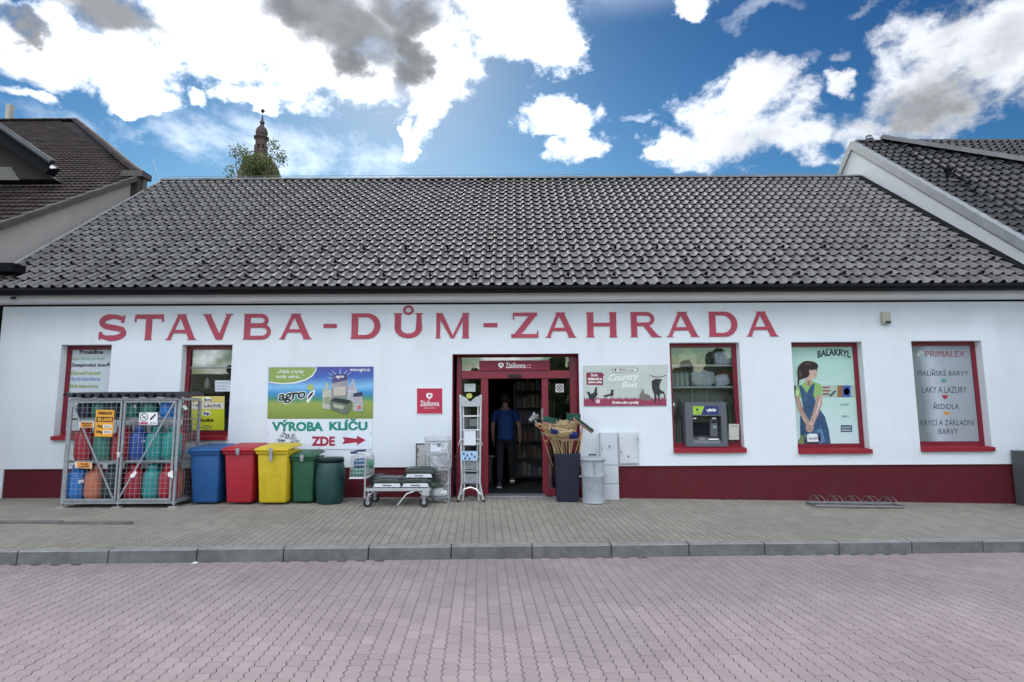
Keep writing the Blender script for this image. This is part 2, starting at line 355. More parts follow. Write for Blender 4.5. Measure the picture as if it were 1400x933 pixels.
def paver_mesh(name, mat, w=.112, l=.188, g=.0062, a=.010, t=.012):
    W2 = w / 2 - g / 2; L2 = l / 2 - .0014; K = 8; side = []
    for k in range(K + 1):
        y = -L2 + 2 * L2 * k / K; wv = (0, 1, 0, -1)[k % 4]; side.append((a * wv, y))
    out = [(W2 + d, y) for d, y in side] + [(-W2 + d, y) for d, y in side[::-1]]
    cxm_ = 0; ins = [((x - .003 if i <= K else x + .003), y - math.copysign(.003, y) if i in (0, K, K + 1, 2 * K + 1) else y) for i, (x, y) in enumerate(out)]
    nn = len(out); mb = MB(); vs = [(x, y, -t) for x, y in out] + [(x, y, -.002) for x, y in out] + [(x, y, 0) for x, y in ins]
    fs = [(i, (i + 1) % nn, nn + (i + 1) % nn, nn + i) for i in range(nn)] + [(nn + i, nn + (i + 1) % nn, 2 * nn + (i + 1) % nn, 2 * nn + i) for i in range(nn)] + [tuple(range(2 * nn, 3 * nn))]
    mb.add(vs, fs); return mb, mb.mesh(name, mat)
def lay_pavers(parent, mat, inside, zf, x0, x1, y0, y1, w=.112, l=.188, cut=None, inner=None):
    mb, me = paver_mesh('paver', mat, w, l, **({'g': .0095} if cut else {})); ca, sa = math.cos(PA), math.sin(PA); cells = []
    ni = int((x1 - x0) / w) + 8; nj = int((y1 - y0) / l) + 12
    for i in range(-4, ni):
        for j in range(-8, nj):
            u = x0 + i * w; v = y0 + j * l + (l / 2 if i % 2 else 0)
            x = u * ca - v * sa; y = u * sa + v * ca
            if x0 <= x <= x1 and inside(x, y): cells.append((x, y))
    def score(c):
        d = Vector((c[0], c[1], zf(*c))) - CAM; z = d.dot(fw); px = 700 + d.dot(rt) / z * F_PX; py = 466 - d.dot(up) / z * F_PX
        return z if (-10 < px < 1410 and -20 < py < 945) else 1e3 + z
    cells.sort(key=score); 
    ok_ = [c for c in cells if inner is None or inner(*c)]; one = ok_[:300]; on_ = set(one); rest = [c for c in cells if c not in on_]
    for c in one:
        o = bpy.data.objects.new('paver', me); COL.objects.link(o); o.parent = parent
        e = .05; gx = (zf(c[0] + e, c[1]) - zf(c[0] - e, c[1])) / (2 * e); gy = (zf(c[0], c[1] + e) - zf(c[0], c[1] - e)) / (2 * e)
        o.location = (c[0], c[1], zf(*c) + random.uniform(-.0012, .0012)); o.rotation_euler = (gy + random.uniform(-.008, .008), -gx + random.uniform(-.010, .010), PA + random.uniform(-.016, .016))
    vs = []; fs = []; at = []; bv = mb.v; bf = mb.f; n = len(bv)
    for c in rest:
        o = len(vs); jz = random.uniform(-.0012, .0012); tx = random.uniform(-.008, .008); ty = random.uniform(-.010, .010); r = random.random(); an = PA + random.uniform(-.016, .016); ca2, sa2 = math.cos(an), math.sin(an)
        for (a, b, z) in bv:
            x = c[0] + a * ca2 - b * sa2; y = c[1] + a * sa2 + b * ca2; vs.append((x, y, zf(x, y) + z + jz + tx * b + ty * a)); at.append(r)
        fs += [tuple(k + o for k in f) for f in bf]
    m2 = bpy.data.meshes.new('paver_field'); m2.from_pydata(vs, [], fs); m2.materials.append(mat)
    m2.attributes.new('rnd', 'FLOAT', 'POINT').data.foreach_set('value', at)
    if cut:
        bm = bmesh.new(); bm.from_mesh(m2); bmesh.ops.bisect_plane(bm, geom=bm.verts[:] + bm.edges[:] + bm.faces[:], plane_co=cut[0], plane_no=cut[1], clear_outer=True); bm.to_mesh(m2); bm.free()
    o = bpy.data.objects.new('paver_field', m2); COL.objects.link(o); o.parent = parent; stuff(o)
lay_pavers(road, ROADP, lambda x, y: y < yk(x) + .03, lambda x, y: zr(x), -9.5, 9.5, 2.4, 9.0)
lay_pavers(pav, PAVP, lambda x, y: y > yk(x) + .03 and y < YF + .1, gz, -11.5, 11.5, 6.5, 11.6, w=.104, l=.19, cut=((0, 7.5 + .134, 0), Vector((.083, -1, 0)).normalized()), inner=lambda x, y: y > yk(x) + .245)
# kerb stones, one metre each
kerb = struct(sheet('kerb', -14, 14, lambda x: [yk(x) - .02, yk(x) + .14], lambda x, y: zr(x) - .02, JOINT))
ka = math.atan(.083)
kb = MB(); kb.prismx([(-.0, -.12), (.006, .138), (.022, .154), (.13, .156), (.13, -.12)], -.494, .494); kb.mi[3] = kb.mi[4] = 1; kme = kb.mesh('kerb_stone', [KERB, M('lit_kerb_top', (.30, .30, .285), .9, var=.25, scale=7, bump=.8, bscale=120, stain=.4, stain_col=(.16, .16, .15))], bevel=.004)  # top faces get a paler colour that paints in the light on them
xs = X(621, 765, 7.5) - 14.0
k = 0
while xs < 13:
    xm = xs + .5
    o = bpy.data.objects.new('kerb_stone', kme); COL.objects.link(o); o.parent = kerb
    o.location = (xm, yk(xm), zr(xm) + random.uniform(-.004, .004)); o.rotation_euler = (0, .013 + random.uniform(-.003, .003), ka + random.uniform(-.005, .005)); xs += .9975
# low edging strip let into the pavement at the left
edg = thing('edging_strip', 'low row of flush concrete edging stones in the pavement at the far left', 'edging', (-7, 8.6, gz(-7, 8.6)))
for i in range(4):
    x1 = -5.42 - i * 1.0; yy = 8.52 + (x1 + 5.42) * -.02; e = MB(); e.box(x1 - .985, x1, yy, yy + .09, gz(x1 - .5, yy) - .05, gz(x1 - .5, yy) + .035 - .0 * i)
    e.build('edging_stone', KERB, edg, bevel=.008)

# ------------------------------------------------------------------ the shop building
XL, XR = X(5, 416, YF), 9.75
ZC = Z(700, 413.5, YF)                        # underside of the cornice
ZP = Z(700, 637, YF)                        # top of the plinth
shop = thing('shop_building', 'long single storey white building supplies shop with dark tiled roof and burgundy plinth', 'building', (0, YF, 0))
def opening(px0, px1, pyt, pyb): 
    return (X(px0, pyt, YF), X(px1, pyt, YF), Z((px0 + px1) / 2, pyb, YF), Z((px0 + px1) / 2, pyt, YF))
OPN = [opening(84, 153, 471.5, 597), opening(249.5, 318, 471.5, 597.5), opening(618.5, 791, 484, 700), opening(915, 1010.5, 468.5, 613), opening(1081.5, 1178, 467.5, 615), opening(1245.5, 1341.5, 466, 612)]
def wallsheet(mb, x0, x1, z0, z1, y, ops, depth):
    xs = sorted({x0, x1} | {v for o in ops for v in o[:2]}); zs = sorted({z0, z1} | {v for o in ops for v in o[2:] if z0 < v < z1})
    for a, b in zip(xs, xs[1:]):
        for c, d in zip(zs, zs[1:]):
            mx_, mz = (a + b) / 2, (c + d) / 2
            if any(o[0] < mx_ < o[1] and o[2] < mz < o[3] for o in ops): continue
            mb.add([(a, y, c), (b, y, c), (b, y, d), (a, y, d)], [(0, 1, 2, 3)])
            mb.add([(a, y + depth, c), (b, y + depth, c), (b, y + depth, d), (a, y + depth, d)], [(0, 1, 2, 3)])
    for o in ops:
        c = max(o[2], z0); 
        mb.add([(o[0], y, c), (o[0], y + depth, c), (o[0], y + depth, o[3]), (o[0], y, o[3])], [(0, 1, 2, 3)])
        mb.add([(o[1], y, c), (o[1], y + depth, c), (o[1], y + depth, o[3]), (o[1], y, o[3])], [(0, 1, 2, 3)])
        mb.add([(o[0], y, o[3]), (o[1], y, o[3]), (o[1], y + depth, o[3]), (o[0], y + depth, o[3])], [(0, 1, 2, 3)])
        if o[2] > z0: mb.add([(o[0], y, c), (o[1], y, c), (o[1], y + depth, c), (o[0], y + depth, c)], [(0, 1, 2, 3)])
w = MB(); wallsheet(w, XL, XR, ZP, ZC, YF, OPN, .40); w.box(XL, XL + .3, YF + .002, 21.5, -.5, ZC - .01); w.box(XR - .3, XR, YF + .002, 21.5, -.5, ZC - .01)
w.build('wall', PLASTER, shop)
pl = MB(); D = OPN[2]
for a, b in ((XL + .005, D[0] - .001), (D[1] + .001, XR - .005)): pl.box(a, b, YF + .028, YF + .38, -.6, ZP - .018)
pl.build('plinth', PLINTH, shop)
dr = MB()
for a, b in ((XL, D[0]), (D[1], XR)): dr.box(a, b, YF - .006, YF + .03, ZP - .016, ZP - .001)
dr.build('drip_profile', WHITE, shop)
ZE = Z(700, 401, YF - .25)
co = MB(); co.prismx([(YF - .02, ZC + .0), (YF - .20, ZC + .014), (YF - .205, ZE + .02), (YF - .205, ZE + .12), (YF + .2, ZE + .12), (YF + .2, ZC)], XL - .08, XR)
co.build('cornice', M('cornice_paint', (.80, .80, .82), .8, var=.05, scale=3), shop)
cg = MB(); cg.box(XL - .02, XR, YF - .012, YF + .02, ZC - .034, ZC - .004); cg.build('cornice_shadow_line', DMETAL, shop)  # solid dark strip painting the shadow line under the cornice
# roof
YE = YF - .42; ZEV = Z(700, 391, YE); YR = 15.75; ZR_ = Z(700, 246, YR)
slope = math.atan2(ZR_ - ZEV, YR - YE); SL = math.hypot(ZR_ - ZEV, YR - YE); XRL = -9.78; XRR = 9.62
roof = MB()
roof.add([(XRL, YE + .05, ZEV - .05), (XRR, YE + .05, ZEV - .05), (XRR, YR, ZR_ - .03), (XRL, YR, ZR_ - .03), (XRL, YR * 2 - YE, ZEV - .05), (XRR, YR * 2 - YE, ZEV - .05)], [(0, 1, 2, 3), (3, 2, 5, 4), (0, 3, 4), (1, 5, 2)])
roof = roof.build('roof', UNDER, shop)
gu = MB(); yg, zg = YE - .04, ZEV - .050
for k in range(1): gu.tube([(XRL + .02, yg, zg), (XRR + .1, yg, zg)], .050, 12)
gu.box(XRL + .02, XRR + .1, YE - .02, YE + .19, zg - .046, zg + .05)
gu.build('gutter', DMETAL, shop, smooth=40)
NROW = 21; TL = SL / NROW; NCOL = 90; TW = (XRR - XRL) / NCOL
def tile_mesh(name, mat, w, L, hump=.052, lift=.050, side=1, n=10, two=False):
    mb = MB(); pr_ = []
    for i in range(n + 1):
        u = i / n
        if two: h = hump * (.5 - .5 * math.cos(4 * math.pi * u))
        else: u, h = ((0, 0), (.06, -.003), (.28, -.006), (.46, -.002), (.53, .012), (.60, .040), (.68, .050), (.80, .050), (.88, .042), (.95, .016), (1, -.014))[i]; h *= hump / .052
        pr_.append((u * w * .995, h))
    vs = []
    for (x, h) in pr_: vs.append((x, 0, h + lift)); 
    for (x, h) in pr_: vs.append((x, L * 1.06, h + .002))
    for (x, h) in pr_: vs.append((x, .012, h + lift - .015))
    m = n + 1; fs = [(i, i + 1, m + i + 1, m + i) for i in range(n)] + [(2 * m + i, 2 * m + i + 1, i + 1, i) for i in range(n)]
    mb.add(vs, fs)
    me = mb.mesh(name, mat, smooth=28)
    return mb, me
def lay_tiles(parent, mat, org, ux, uy, poly, w, L, keep=300, clip=True, **kw):
    """courses of tiles on a sloping plane: org corner, ux along the course, uy up the slope, poly in that plane's metres"""
    mb, me = tile_mesh('tile', mat, w, L, **kw); un = ux.cross(uy).normalized()
    xs = [p[0] for p in poly]; ys = [p[1] for p in poly]; i0, i1 = int(math.floor(min(xs) / w)), int(math.ceil(max(xs) / w)); j0, j1 = int(math.floor(min(ys) / L)), int(math.ceil(max(ys) / L))
    def inp(x, y):
        c = False; n = len(poly)
        for a in range(n):
            (x1, y1), (x2, y2) = poly[a], poly[a - 1]
            if (y1 > y) != (y2 > y) and x < (x2 - x1) * (y - y1) / (y2 - y1) + x1: c = not c
        return c
    rot = Matrix((ux, uy, un)).transposed().to_4x4(); full = []; part = []
    for i in range(i0, i1):
        for j in range(j0, j1):
            e = .02
            cs = [inp(i * w + a, j * L + b) for a in (e, w / 2, w - e) for b in (e, L / 2, L - e)]
            if all(cs): full.append((i, j))
            elif any(cs): part.append((i, j))
    def wp(c): return org + ux * (c[0] * w) + uy * (c[1] * L)
    def score(c):
        d = wp(c) - CAM; z = d.dot(fw); px = 700 + d.dot(rt) / z * F_PX; py = 466 - d.dot(up) / z * F_PX
        return z if (-15 < px < 1410 and -10 < py) else 1e3 + z
    full.sort(key=score); ol = wloc(parent)
    for c in full[:keep]:
        o = bpy.data.objects.new('tile', me); COL.objects.link(o); o.parent = parent
        mm = Matrix.Translation(wp(c) - ol + un * random.uniform(-.002, .002)) @ rot @ Matrix.Rotation(random.uniform(-.006, .006), 4, 'Z'); o.matrix_local = mm
    vs = []; fs = []; at = []
    for c in full[keep:] + part:
        o = len(vs); q = wp(c) + un * random.uniform(-.002, .002); r = random.random(); rj = Matrix.Rotation(random.uniform(-.006, .006), 4, 'Z'); rm = rot @ rj
        for v in mb.v: vs.append(q + rm.to_3x3() @ Vector(v) - ol); at.append(r)
        fs += [tuple(k + o for k in f) for f in mb.f]
    if not vs: return
    m2 = bpy.data.meshes.new('tile_field'); m2.from_pydata(vs, [], fs); m2.materials.append(mat)
    m2.attributes.new('rnd', 'FLOAT', 'POINT').data.foreach_set('value', at)
    if clip and part:
        bm = bmesh.new(); bm.from_mesh(m2); n = len(poly); area = sum(poly[a - 1][0] * poly[a][1] - poly[a][0] * poly[a - 1][1] for a in range(n))
        for a in range(n):
            p, q = poly[a - 1], poly[a]; w0 = org + ux * p[0] + uy * p[1] - ol; dr_ = (ux * (q[0] - p[0]) + uy * (q[1] - p[1])).normalized(); no = dr_.cross(un) * (1 if area > 0 else -1)
            bmesh.ops.bisect_plane(bm, geom=bm.verts[:] + bm.edges[:] + bm.faces[:], plane_co=w0, plane_no=no, clear_outer=True)
        bm.to_mesh(m2); bm.free()
    for p in m2.polygons: p.use_smooth = True
    m2.set_sharp_from_angle(angle=R(50))
    o = bpy.data.objects.new('tile_field', m2); COL.objects.link(o); o.parent = parent; stuff(o)
UX = Vector((1, 0, 0)); UY = Vector((0, math.cos(slope), math.sin(slope))); UN = UX.cross(UY)
lay_tiles(roof, TILE, Vector((XRL, YE - .03, ZEV - .03)), UX, UY, [(0, 0), (XRR - XRL, 0), (XRR - XRL, SL), (0, SL)], TW, TL)
# ridge caps, snow guards, lightning wire, antenna
cap = MB()
def half(mb, x0, x1, r0, r1, y, z, n=8):
    vs = []
    for (x, r) in ((x0, r0), (x1, r1)):
        for k in range(n + 1): a = math.pi * k / n; vs.append((x, y + r * math.cos(a) * 1.1, z + r * math.sin(a) * .8))
    mb.add(vs, [(k, k + 1, n + 2 + k, n + 1 + k) for k in range(n)] + [tuple(range(n + 1)), tuple(range(n + 1, 2 * n + 2))])
half(cap, 0, .40, .105, .095, 0, 0); cme = cap.mesh('ridge_cap', TILE, smooth=50)
x = XRL
while x < XRR - .1:
    o = bpy.data.objects.new('ridge_cap', cme); COL.objects.link(o); o.parent = roof; o.location = (x, YR - YF, ZR_ + .005 + random.uniform(-.004, .004)); x += .385
rc = MB(); rc.tube([(XRL + .2, YR - .02, ZR_ + .135), (XRR - .2, YR - .02, ZR_ + .135)], .006, 5); rc.build('lightning_wire', GALV, shop)
hk = MB(); hk.tube([(0, 0, 0), (0, 0, .075)], .007, 5); hme = hk.mesh('wire_holder', GALV)
x = XRL + .3
while x < XRR:
    o = bpy.data.objects.new('wire_holder', hme); COL.objects.link(o); o.parent = shop; o.location = (x, YR - .02 - YF, ZR_ + .07); x += 1.02
sg = MB(); sg.box(-.022, .022, 0, .11, .0, .012); sg.add([(-.022, 0, 0), (.022, 0, 0), (.022, .012, .085), (-.022, .012, .085), (0, .10, .01)], [(0, 1, 2, 3), (1, 4, 2), (0, 3, 4), (2, 4, 3)]); sme = sg.mesh('snow_guard', DMETAL)
for row, offs in ((1, 2), (3, 1), (5, 3)):
    for i in range(offs, NCOL, 4):
        q = Vector((XRL, YE - .03, ZEV - .03)) + UX * ((i + .28) * TW) + UY * ((row + .18) * TL) + UN * .026
        o = bpy.data.objects.new('snow_guard', sme); COL.objects.link(o); o.parent = roof; o.matrix_local = Matrix.Translation(q - wloc(roof)) @ Matrix((UX, UY, UN)).transposed().to_4x4()
vf = MB(); 
for s_, xx in ((-1, XRL), ): vf.prismx([(YE - .05, ZEV - .03), (YE - .05, ZEV + .035), (YR, ZR_ + .06), (YR, ZR_ - .05)], xx - .035, xx + .012)
vf.build('verge_trim', M('pale_verge_metal', (.6, .62, .65), .4, metal=.4), shop)
an = thing('roof_aerial', 'thin lightning rod on a wire tripod standing on the shop roof ridge', 'lightning rod', (X(660, 245, YR + .3), YR + .3, ZR_))
ax, az_ = an.location.x, ZR_
a_ = MB(); a_.tube([(ax, YR + .3, az_ - .1), (ax, YR + .3, Z(660, 229, YR + .3))], [.012, .005], 6); a_.build('rod', GALV, an)
for d in (-.13, .13): b_ = MB(); b_.tube([(ax + d, YR + .3 + d * .3, az_ - .1), (ax, YR + .3, az_ + .24)], .006, 5); b_.build('stay', GALV, an)
rl = MB(); q0 = P(209, 217, 17.0); q1 = P(220, 243, 17.0); rl.tube([(q1[0], 17, q1[1] - .3), (q0[0], 17, q0[1])], [.014, .007], 6); tag(rl.build('lightning_rod', GALV), 'thin slanting rod rising behind the left end of the shop ridge', 'lightning rod')

# ------------------------------------------------------------------ windows
def window(i, mull=0, sill_l=.0, sill_r=.0, sillh=.05):
    x0, x1, z0, z1 = OPN[i]; yw = YF + .16; wn = MB()
    fr = thing_part('window', shop, (x0, yw, z0))
    t = .075
    for nm, b in (('frame', None),):
        f = MB(); f.box(x0, x0 + t, yw, yw + .07, z0, z1); f.box(x1 - t, x1, yw, yw + .07, z0, z1); f.box(x0 + t, x1 - t, yw + .001, yw + .069, z1 - t, z1); f.box(x0 + t, x1 - t, yw + .001, yw + .069, z0, z0 + t + .02)
        f.build('frame', RED, fr)
    if mull: f = MB(); f.box(x0 + t, x1 - t, yw + .012, yw + .06, mull - .012, mull + .012); f.build('glazing_bar', FLASH, fr)
    gl = MB(); gl.box(x0 + t - .005, x1 - t + .005, yw + .03, yw + .036, z0 + t, z1 - t + .005); gl.build('pane', GLASS, fr)
    s = MB(); s.prismx([(YF - .055, z0 - sillh - .012), (YF - .055, z0 + .004), (yw + .02, z0 + .03), (yw + .02, z0 - .03), (YF - .04, z0 - sillh - .012)], x0 + .003 - sill_l, x1 - .003 + sill_r); s.build('sill', REDD, fr)
    return fr, yw
def thing_part(name, parent, loc):
    o = bpy.data.objects.new(name, None); COL.objects.link(o); o.parent = parent; o.location = Vector(loc) - wloc(parent); return o
W1, YW = window(0, sill_l=.015, sill_r=.03); W2, _ = window(1, mull=Z(284, 503, YF + .16), sill_l=.0, sill_r=.0); W4, _ = window(3, sill_r=.02, sillh=.07); W5, _ = window(4, sill_r=.02, sillh=.06); W6, _ = window(5, sill_r=.02, sillh=.06)
# interior shell
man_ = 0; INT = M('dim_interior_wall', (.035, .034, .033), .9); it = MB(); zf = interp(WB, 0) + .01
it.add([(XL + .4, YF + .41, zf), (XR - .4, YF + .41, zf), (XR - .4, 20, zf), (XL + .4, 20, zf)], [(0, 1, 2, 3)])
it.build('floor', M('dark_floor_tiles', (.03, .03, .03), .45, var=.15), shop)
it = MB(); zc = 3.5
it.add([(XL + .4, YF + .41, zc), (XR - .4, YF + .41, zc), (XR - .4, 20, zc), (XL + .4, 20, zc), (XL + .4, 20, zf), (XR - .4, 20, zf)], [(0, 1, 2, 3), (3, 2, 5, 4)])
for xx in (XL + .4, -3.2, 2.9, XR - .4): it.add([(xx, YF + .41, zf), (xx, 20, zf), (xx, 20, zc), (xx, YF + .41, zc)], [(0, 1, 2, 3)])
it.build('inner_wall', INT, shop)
# big painted name over the openings
sign = thing('shop_name_lettering', 'large red raised serif letters reading STAVBA - DŮM - ZAHRADA across the facade', 'lettering', (0, YF, Z(600, 462, YF)))
def glyph(ch):
    T = .235; h = T * .62; out = []
    def B(*p): out.append(('p', list(p)))
    def St(path, w): out.append(('s', path, w))
    sf = .045; e = .035
    def stem(x, y0=0, y1=1, top=True, bot=True, t=T):
        B((x, y0), (x + t, y0), (x + t, y1), (x, y1))
        if bot: B((x - e, y0), (x + t + e, y0), (x + t + e * .3, y0 + sf), (x - e * .3, y0 + sf))
        if top: B((x - e, y1), (x - e * .3, y1 - sf), (x + t + e * .3, y1 - sf), (x + t + e, y1))
    def diag(xa, xb, t, ser=0):
        B((xa, 0), (xa + t, 0), (xb + t, 1), (xb, 1))
        if ser & 1: B((xa - e * 1.6, 0), (xa + t + e * 1.6, 0), (xa + t, sf), (xa, sf))
        if ser & 2: B((xb - e * 1.6, 1), (xb, 1 - sf), (xb + t, 1 - sf), (xb + t + e * 1.6, 1))
    def arc(cx, cy, rx, ry, a0, a1, n=14): return [(cx + rx * math.cos(a0 + (a1 - a0) * k / n), cy + ry * math.sin(a0 + (a1 - a0) * k / n)) for k in range(n + 1)]
    pi = math.pi
    if ch == 'S':
        c = arc(.56, .72, .40, .20, .12 * pi, 1.05 * pi, 10)[:-1] + [(.18, .64), (.28, .555), (.60, .49), (.92, .42)] + arc(.54, .28, .44, .20, .12 * pi, -.93 * pi, 11)[1:]
        St(c, [.13] + [h * 1.15] * 4 + [T * .9] * (len(c) - 9) + [h * 1.15] * 3 + [.13]); B((.86, .68), (.98, .68), (1.0, .97), (.95, .97)); B((.08, .03), (.13, .03), (.2, .33), (.08, .33)); return out, 1.08
    if ch == 'T':
        stem(.43, 0, .9, False); B((0, .83), (1.1, .83), (1.1, 1), (0, 1)); B((0, .70), (.05, .70), (.07, .84), (-.02, .84)); B((1.05, .70), (1.1, .70), (1.12, .84), (1.03, .84)); return out, 1.1
    if ch == 'A':
        diag(.06, .48, h, 1); diag(.95, .50, T * 1.05, 1); B((.26, .26), (1.02, .26), (1.0, .39), (.3, .39)); B((.40, 1), (.46, .955), (.78, .955), (.82, 1)); return out, 1.26
    if ch == 'V':
        B((.02, 1), (.02 + T, 1), (.72, 0), (.50, 0)); B((.86 + h, 1), (.86, 1), (.54, 0), (.72, 0)); B((-.04, 1), (.03, .955), (.26, .955), (.32, 1)); B((.78, 1), (.84, .955), (1.03, .955), (1.1, 1)); return out, 1.12
    if ch == 'B':
        stem(.06); St([(.2, .93), (.62, .93)] + arc(.68, .745, .21, .185, .5 * pi, -.5 * pi) + [(.2, .56)], h); St([(.2, .53), (.70, .53)][:1] + [(.70, .535)] + arc(.74, .30, .25, .23, .5 * pi, -.5 * pi) + [(.2, .07)], h); return out, 1.12
    if ch == 'D':
        stem(.06); St([(.2, .925), (.55, .925)] + arc(.58, .5, .40, .425, .5 * pi, -.5 * pi, 16) + [(.2, .075)], [h] * 2 + [h + .08 * math.sin(pi * k / 16) for k in range(17)] + [h]); return out, 1.12
    if ch == 'Ů':
        St([(.17, .98), (.17, .42)] + arc(.535, .42, .365, .32, pi, 2 * pi) + [(.90, .98)], [T, T] + [T - .06 * math.sin(pi * k / 14) for k in range(15)] + [h * 1.1])
        B((-.0, 1), (.05, .955), (.30, .955), (.34, 1)); B((.76, 1), (.80, .955), (1.0, .955), (1.06, 1)); St(arc(.53, 1.12, .145, .145, 0, 2 * pi, 18), .09); return out, 1.06
    if ch == 'M':
        stem(.04, t=h); B((.04, 1), (.04 + T, 1), (.72, .0), (.60, 0)); B((.62, 0), (.72, .0), (1.2, 1), (1.08, 1)); stem(1.05, t=T * .95); return out, 1.34
    if ch == 'Z':
        B((.06, .86), (1.0, .86), (1.0, 1), (.06, 1)); B((.0, 0), (.28, 0), (1.0, .93), (.72, .93)); B((0, 0), (1.04, 0), (1.04, .15), (0, .15)); B((.06, .72), (.11, .72), (.13, .9), (.06, .9)); B((.98, .10), (1.04, .10), (1.04, .28), (.99, .28)); return out, 1.04
    if ch == 'H':
        stem(.05); stem(.88); B((.2, .44), (.95, .44), (.95, .58), (.2, .58)); return out, 1.17
    if ch == 'R':
        stem(.06); St([(.2, .93), (.62, .93)] + arc(.66, .72, .25, .21, .5 * pi, -.5 * pi) + [(.2, .51)], h); B((.50, .52), (.72, .52), (1.16, 0), (.86, 0)); B((.84, 0), (1.24, 0), (1.2, .045), (.86, .045)); return out, 1.2
    if ch == '-': B((0, .43), (.5, .43), (.5, .59), (0, .59)); return out, .5
LET = [('S', 132, 172), ('T', 183, 222), ('A', 226, 269), ('V', 276, 319), ('B', 331, 372), ('A', 381, 427), ('-', 442, 460), ('D', 478, 521), ('Ů', 537, 579), ('M', 595, 643), ('-', 661, 680), ('Z', 699, 736), ('A', 745, 789), ('H', 801, 845), ('R', 861, 903), ('A', 911, 957), ('D', 968, 1010), ('A', 1020, 1065)]
for ch, a, b in LET:
    gl, gw = glyph(ch); t = (a - 132) / 933; top = 430.5 - 4.5 * t; bot = 465.5 - 5.5 * t; mb = MB(); ka_ = 0
    if ch == '-': b += 0
    xa, xb = X(a, bot, YF), X(b, bot, YF); zb, zt = Z((a + b) / 2, bot, YF), Z((a + b) / 2, top, YF)
    fx = lambda p: (xa + p[0] / gw * (xb - xa), zb + p[1] * (zt - zb))
    for g_ in gl:
        y0 = YF - .012 - ka_ * .0006; ka_ += 1
        if g_[0] == 'p': mb.prism([fx(p) for p in g_[1]], y0, YF + .004)
        else:
            ww = g_[2]; sc = ((xb - xa) / gw + (zt - zb)) / 2; mb.strip([fx(p) for p in g_[1]], [q * sc for q in ww] if isinstance(ww, list) else ww * sc, y0, YF + .004)
    mb.build('hyphen' if ch == '-' else 'letter', LETTER, sign)

# ------------------------------------------------------------------ entrance
YD = YF + .24
ent = thing_part('entrance', shop, (X(705, 680, YD), YD, zf))
def DB(px0, py0, px1, py1, y0, y1, mb=None):
    mb = mb or MB(); xa = X(px0, 580, YD); xb = X(px1, 580, YD); mb.box(xa, xb, y0, y1, Z(705, py1, YD), Z(705, py0, YD)); return mb
fr = MB(); zb_ = 700
DB(624, 484, 631, zb_, YD, YD + .09, fr); DB(657.5, 515, 667.5, zb_, YD - .03, YD + .09, fr); DB(741, 515, 750, zb_, YD - .03, YD + .09, fr); DB(780, 484, 790, zb_, YD, YD + .09, fr)
fr.build('frame', RED, ent, bevel=.004)
f2 = MB(); DB(631, 507, 780, 518, YD - .05, YD + .10, f2); f2.build('transom_beam', RED, ent, bevel=.004)
f3 = MB(); DB(631, 481, 780, 488.5, YD + .003, YD + .085, f3); f3.build('head_rail', RED, ent)
for a in (631, 657.5), (750, 780): DB(a[0], 668, a[1], zb_, YD + .003, YD + .085).build('kick_rail', RED, ent)
for a in ((631, 488.5, 780, 507), (631, 518, 657.5, 668), (750, 518, 780, 668)): DB(*a, YD + .04, YD + .046).build('pane', GLASS, ent)
rv = MB(); rv.box(D[0] + .002, D[0] + .01, YF + .008, YD + .1, 0, D[3] - .003); rv.box(D[1] - .01, D[1] - .002, YF + .008, YD + .1, 0, D[3] - .003); rv.box(D[0] + .01, D[1] - .01, YF + .008, YD + .1, D[3] - .01, D[3] - .002)
rv.build('reveal_lining', RED, ent)
se = MB(); DB(695, 512.5, 713, 516.5, YD - .10, YD - .05, se); se.build('door_sensor', BLACK, ent, bevel=.006)
th = MB(); th.box(X(664, 680, YD), X(745, 680, YD), YF + .02, YD + .1, zf - .05, zf + .012); th.build('threshold', GALV, ent)
dk = MB(); DB(631, 518, 667, 676, YD + .12, YD + .15, dk)
zs = thing('entrance_sign', 'long dark red board with white shield and lettering above the sliding door', 'sign', (X(703, 500, YD - .03), YD - .03, Z(703, 507, YD - .03)))
b = MB(); DB(655.5, 493.5, 752.5, 507.3, YD - .075, YD - .052, b); b.build('board', pr(120, 22, 48), zs, bevel=.003)
YS = YD - .0755
WT = pr(235, 235, 235)
def shield(cx, cy, s, Y, par, lay, mat, bgm):
    flat('shield', [(cx - s, cy - s * .8), (cx, cy - s * 1.1), (cx + s, cy - s * .8), (cx + s * .95, cy + s * .2), (cx, cy + s * 1.1), (cx - s * .95, cy + s * .2)], mat, par, Y, lay)
    flat('emblem', [(cx - s * .55, cy - s * .1), (cx + s * .1, cy - s * .65), (cx + s * .55, cy - s * .4), (cx + s * .2, cy + s * .1), (cx, cy + s * .6), (cx - s * .1, cy)], bgm, par, Y, lay + 1)
shield(685, 500, 3.6, YS, zs, 1, WT, pr(120, 22, 48)); text('Zásilkovna', (691.5, 496, 718.5, 503.5), YS, WT, zs, bold=.01); text('.cz', (719, 498.5, 726, 503.3), YS, pr(220, 150, 165), zs)
n1 = thing('door_notice', 'small pale paper notice taped in the sidelight above the ladder', 'notice', (X(641, 530, YD), YD + .036, Z(641, 536, YD)))
flat('paper', rect(635, 525, 650, 535.8), pr(185, 195, 195), n1, YD + .036, 0); text('INFO', (640, 527, 646, 528.5), YD + .036, pr(60, 60, 60), n1, 1)
n2 = thing('warning_sticker', 'square white sticker with black crossed circle on the right sidelight', 'sticker', (X(765, 530, YD), YD + .036, Z(765, 536, YD)))
flat('paper', rect(759.5, 525, 770.5, 536.5), pr(200, 205, 200), n2, YD + .036, 0)
mb = MB(); cx, cz = P(765, 530.7, YD + .034); mb.strip([(cx + .055 * math.cos(a * math.pi / 10), cz + .055 * math.sin(a * math.pi / 10)) for a in range(21)], .012, YD + .0335, YD + .0345)
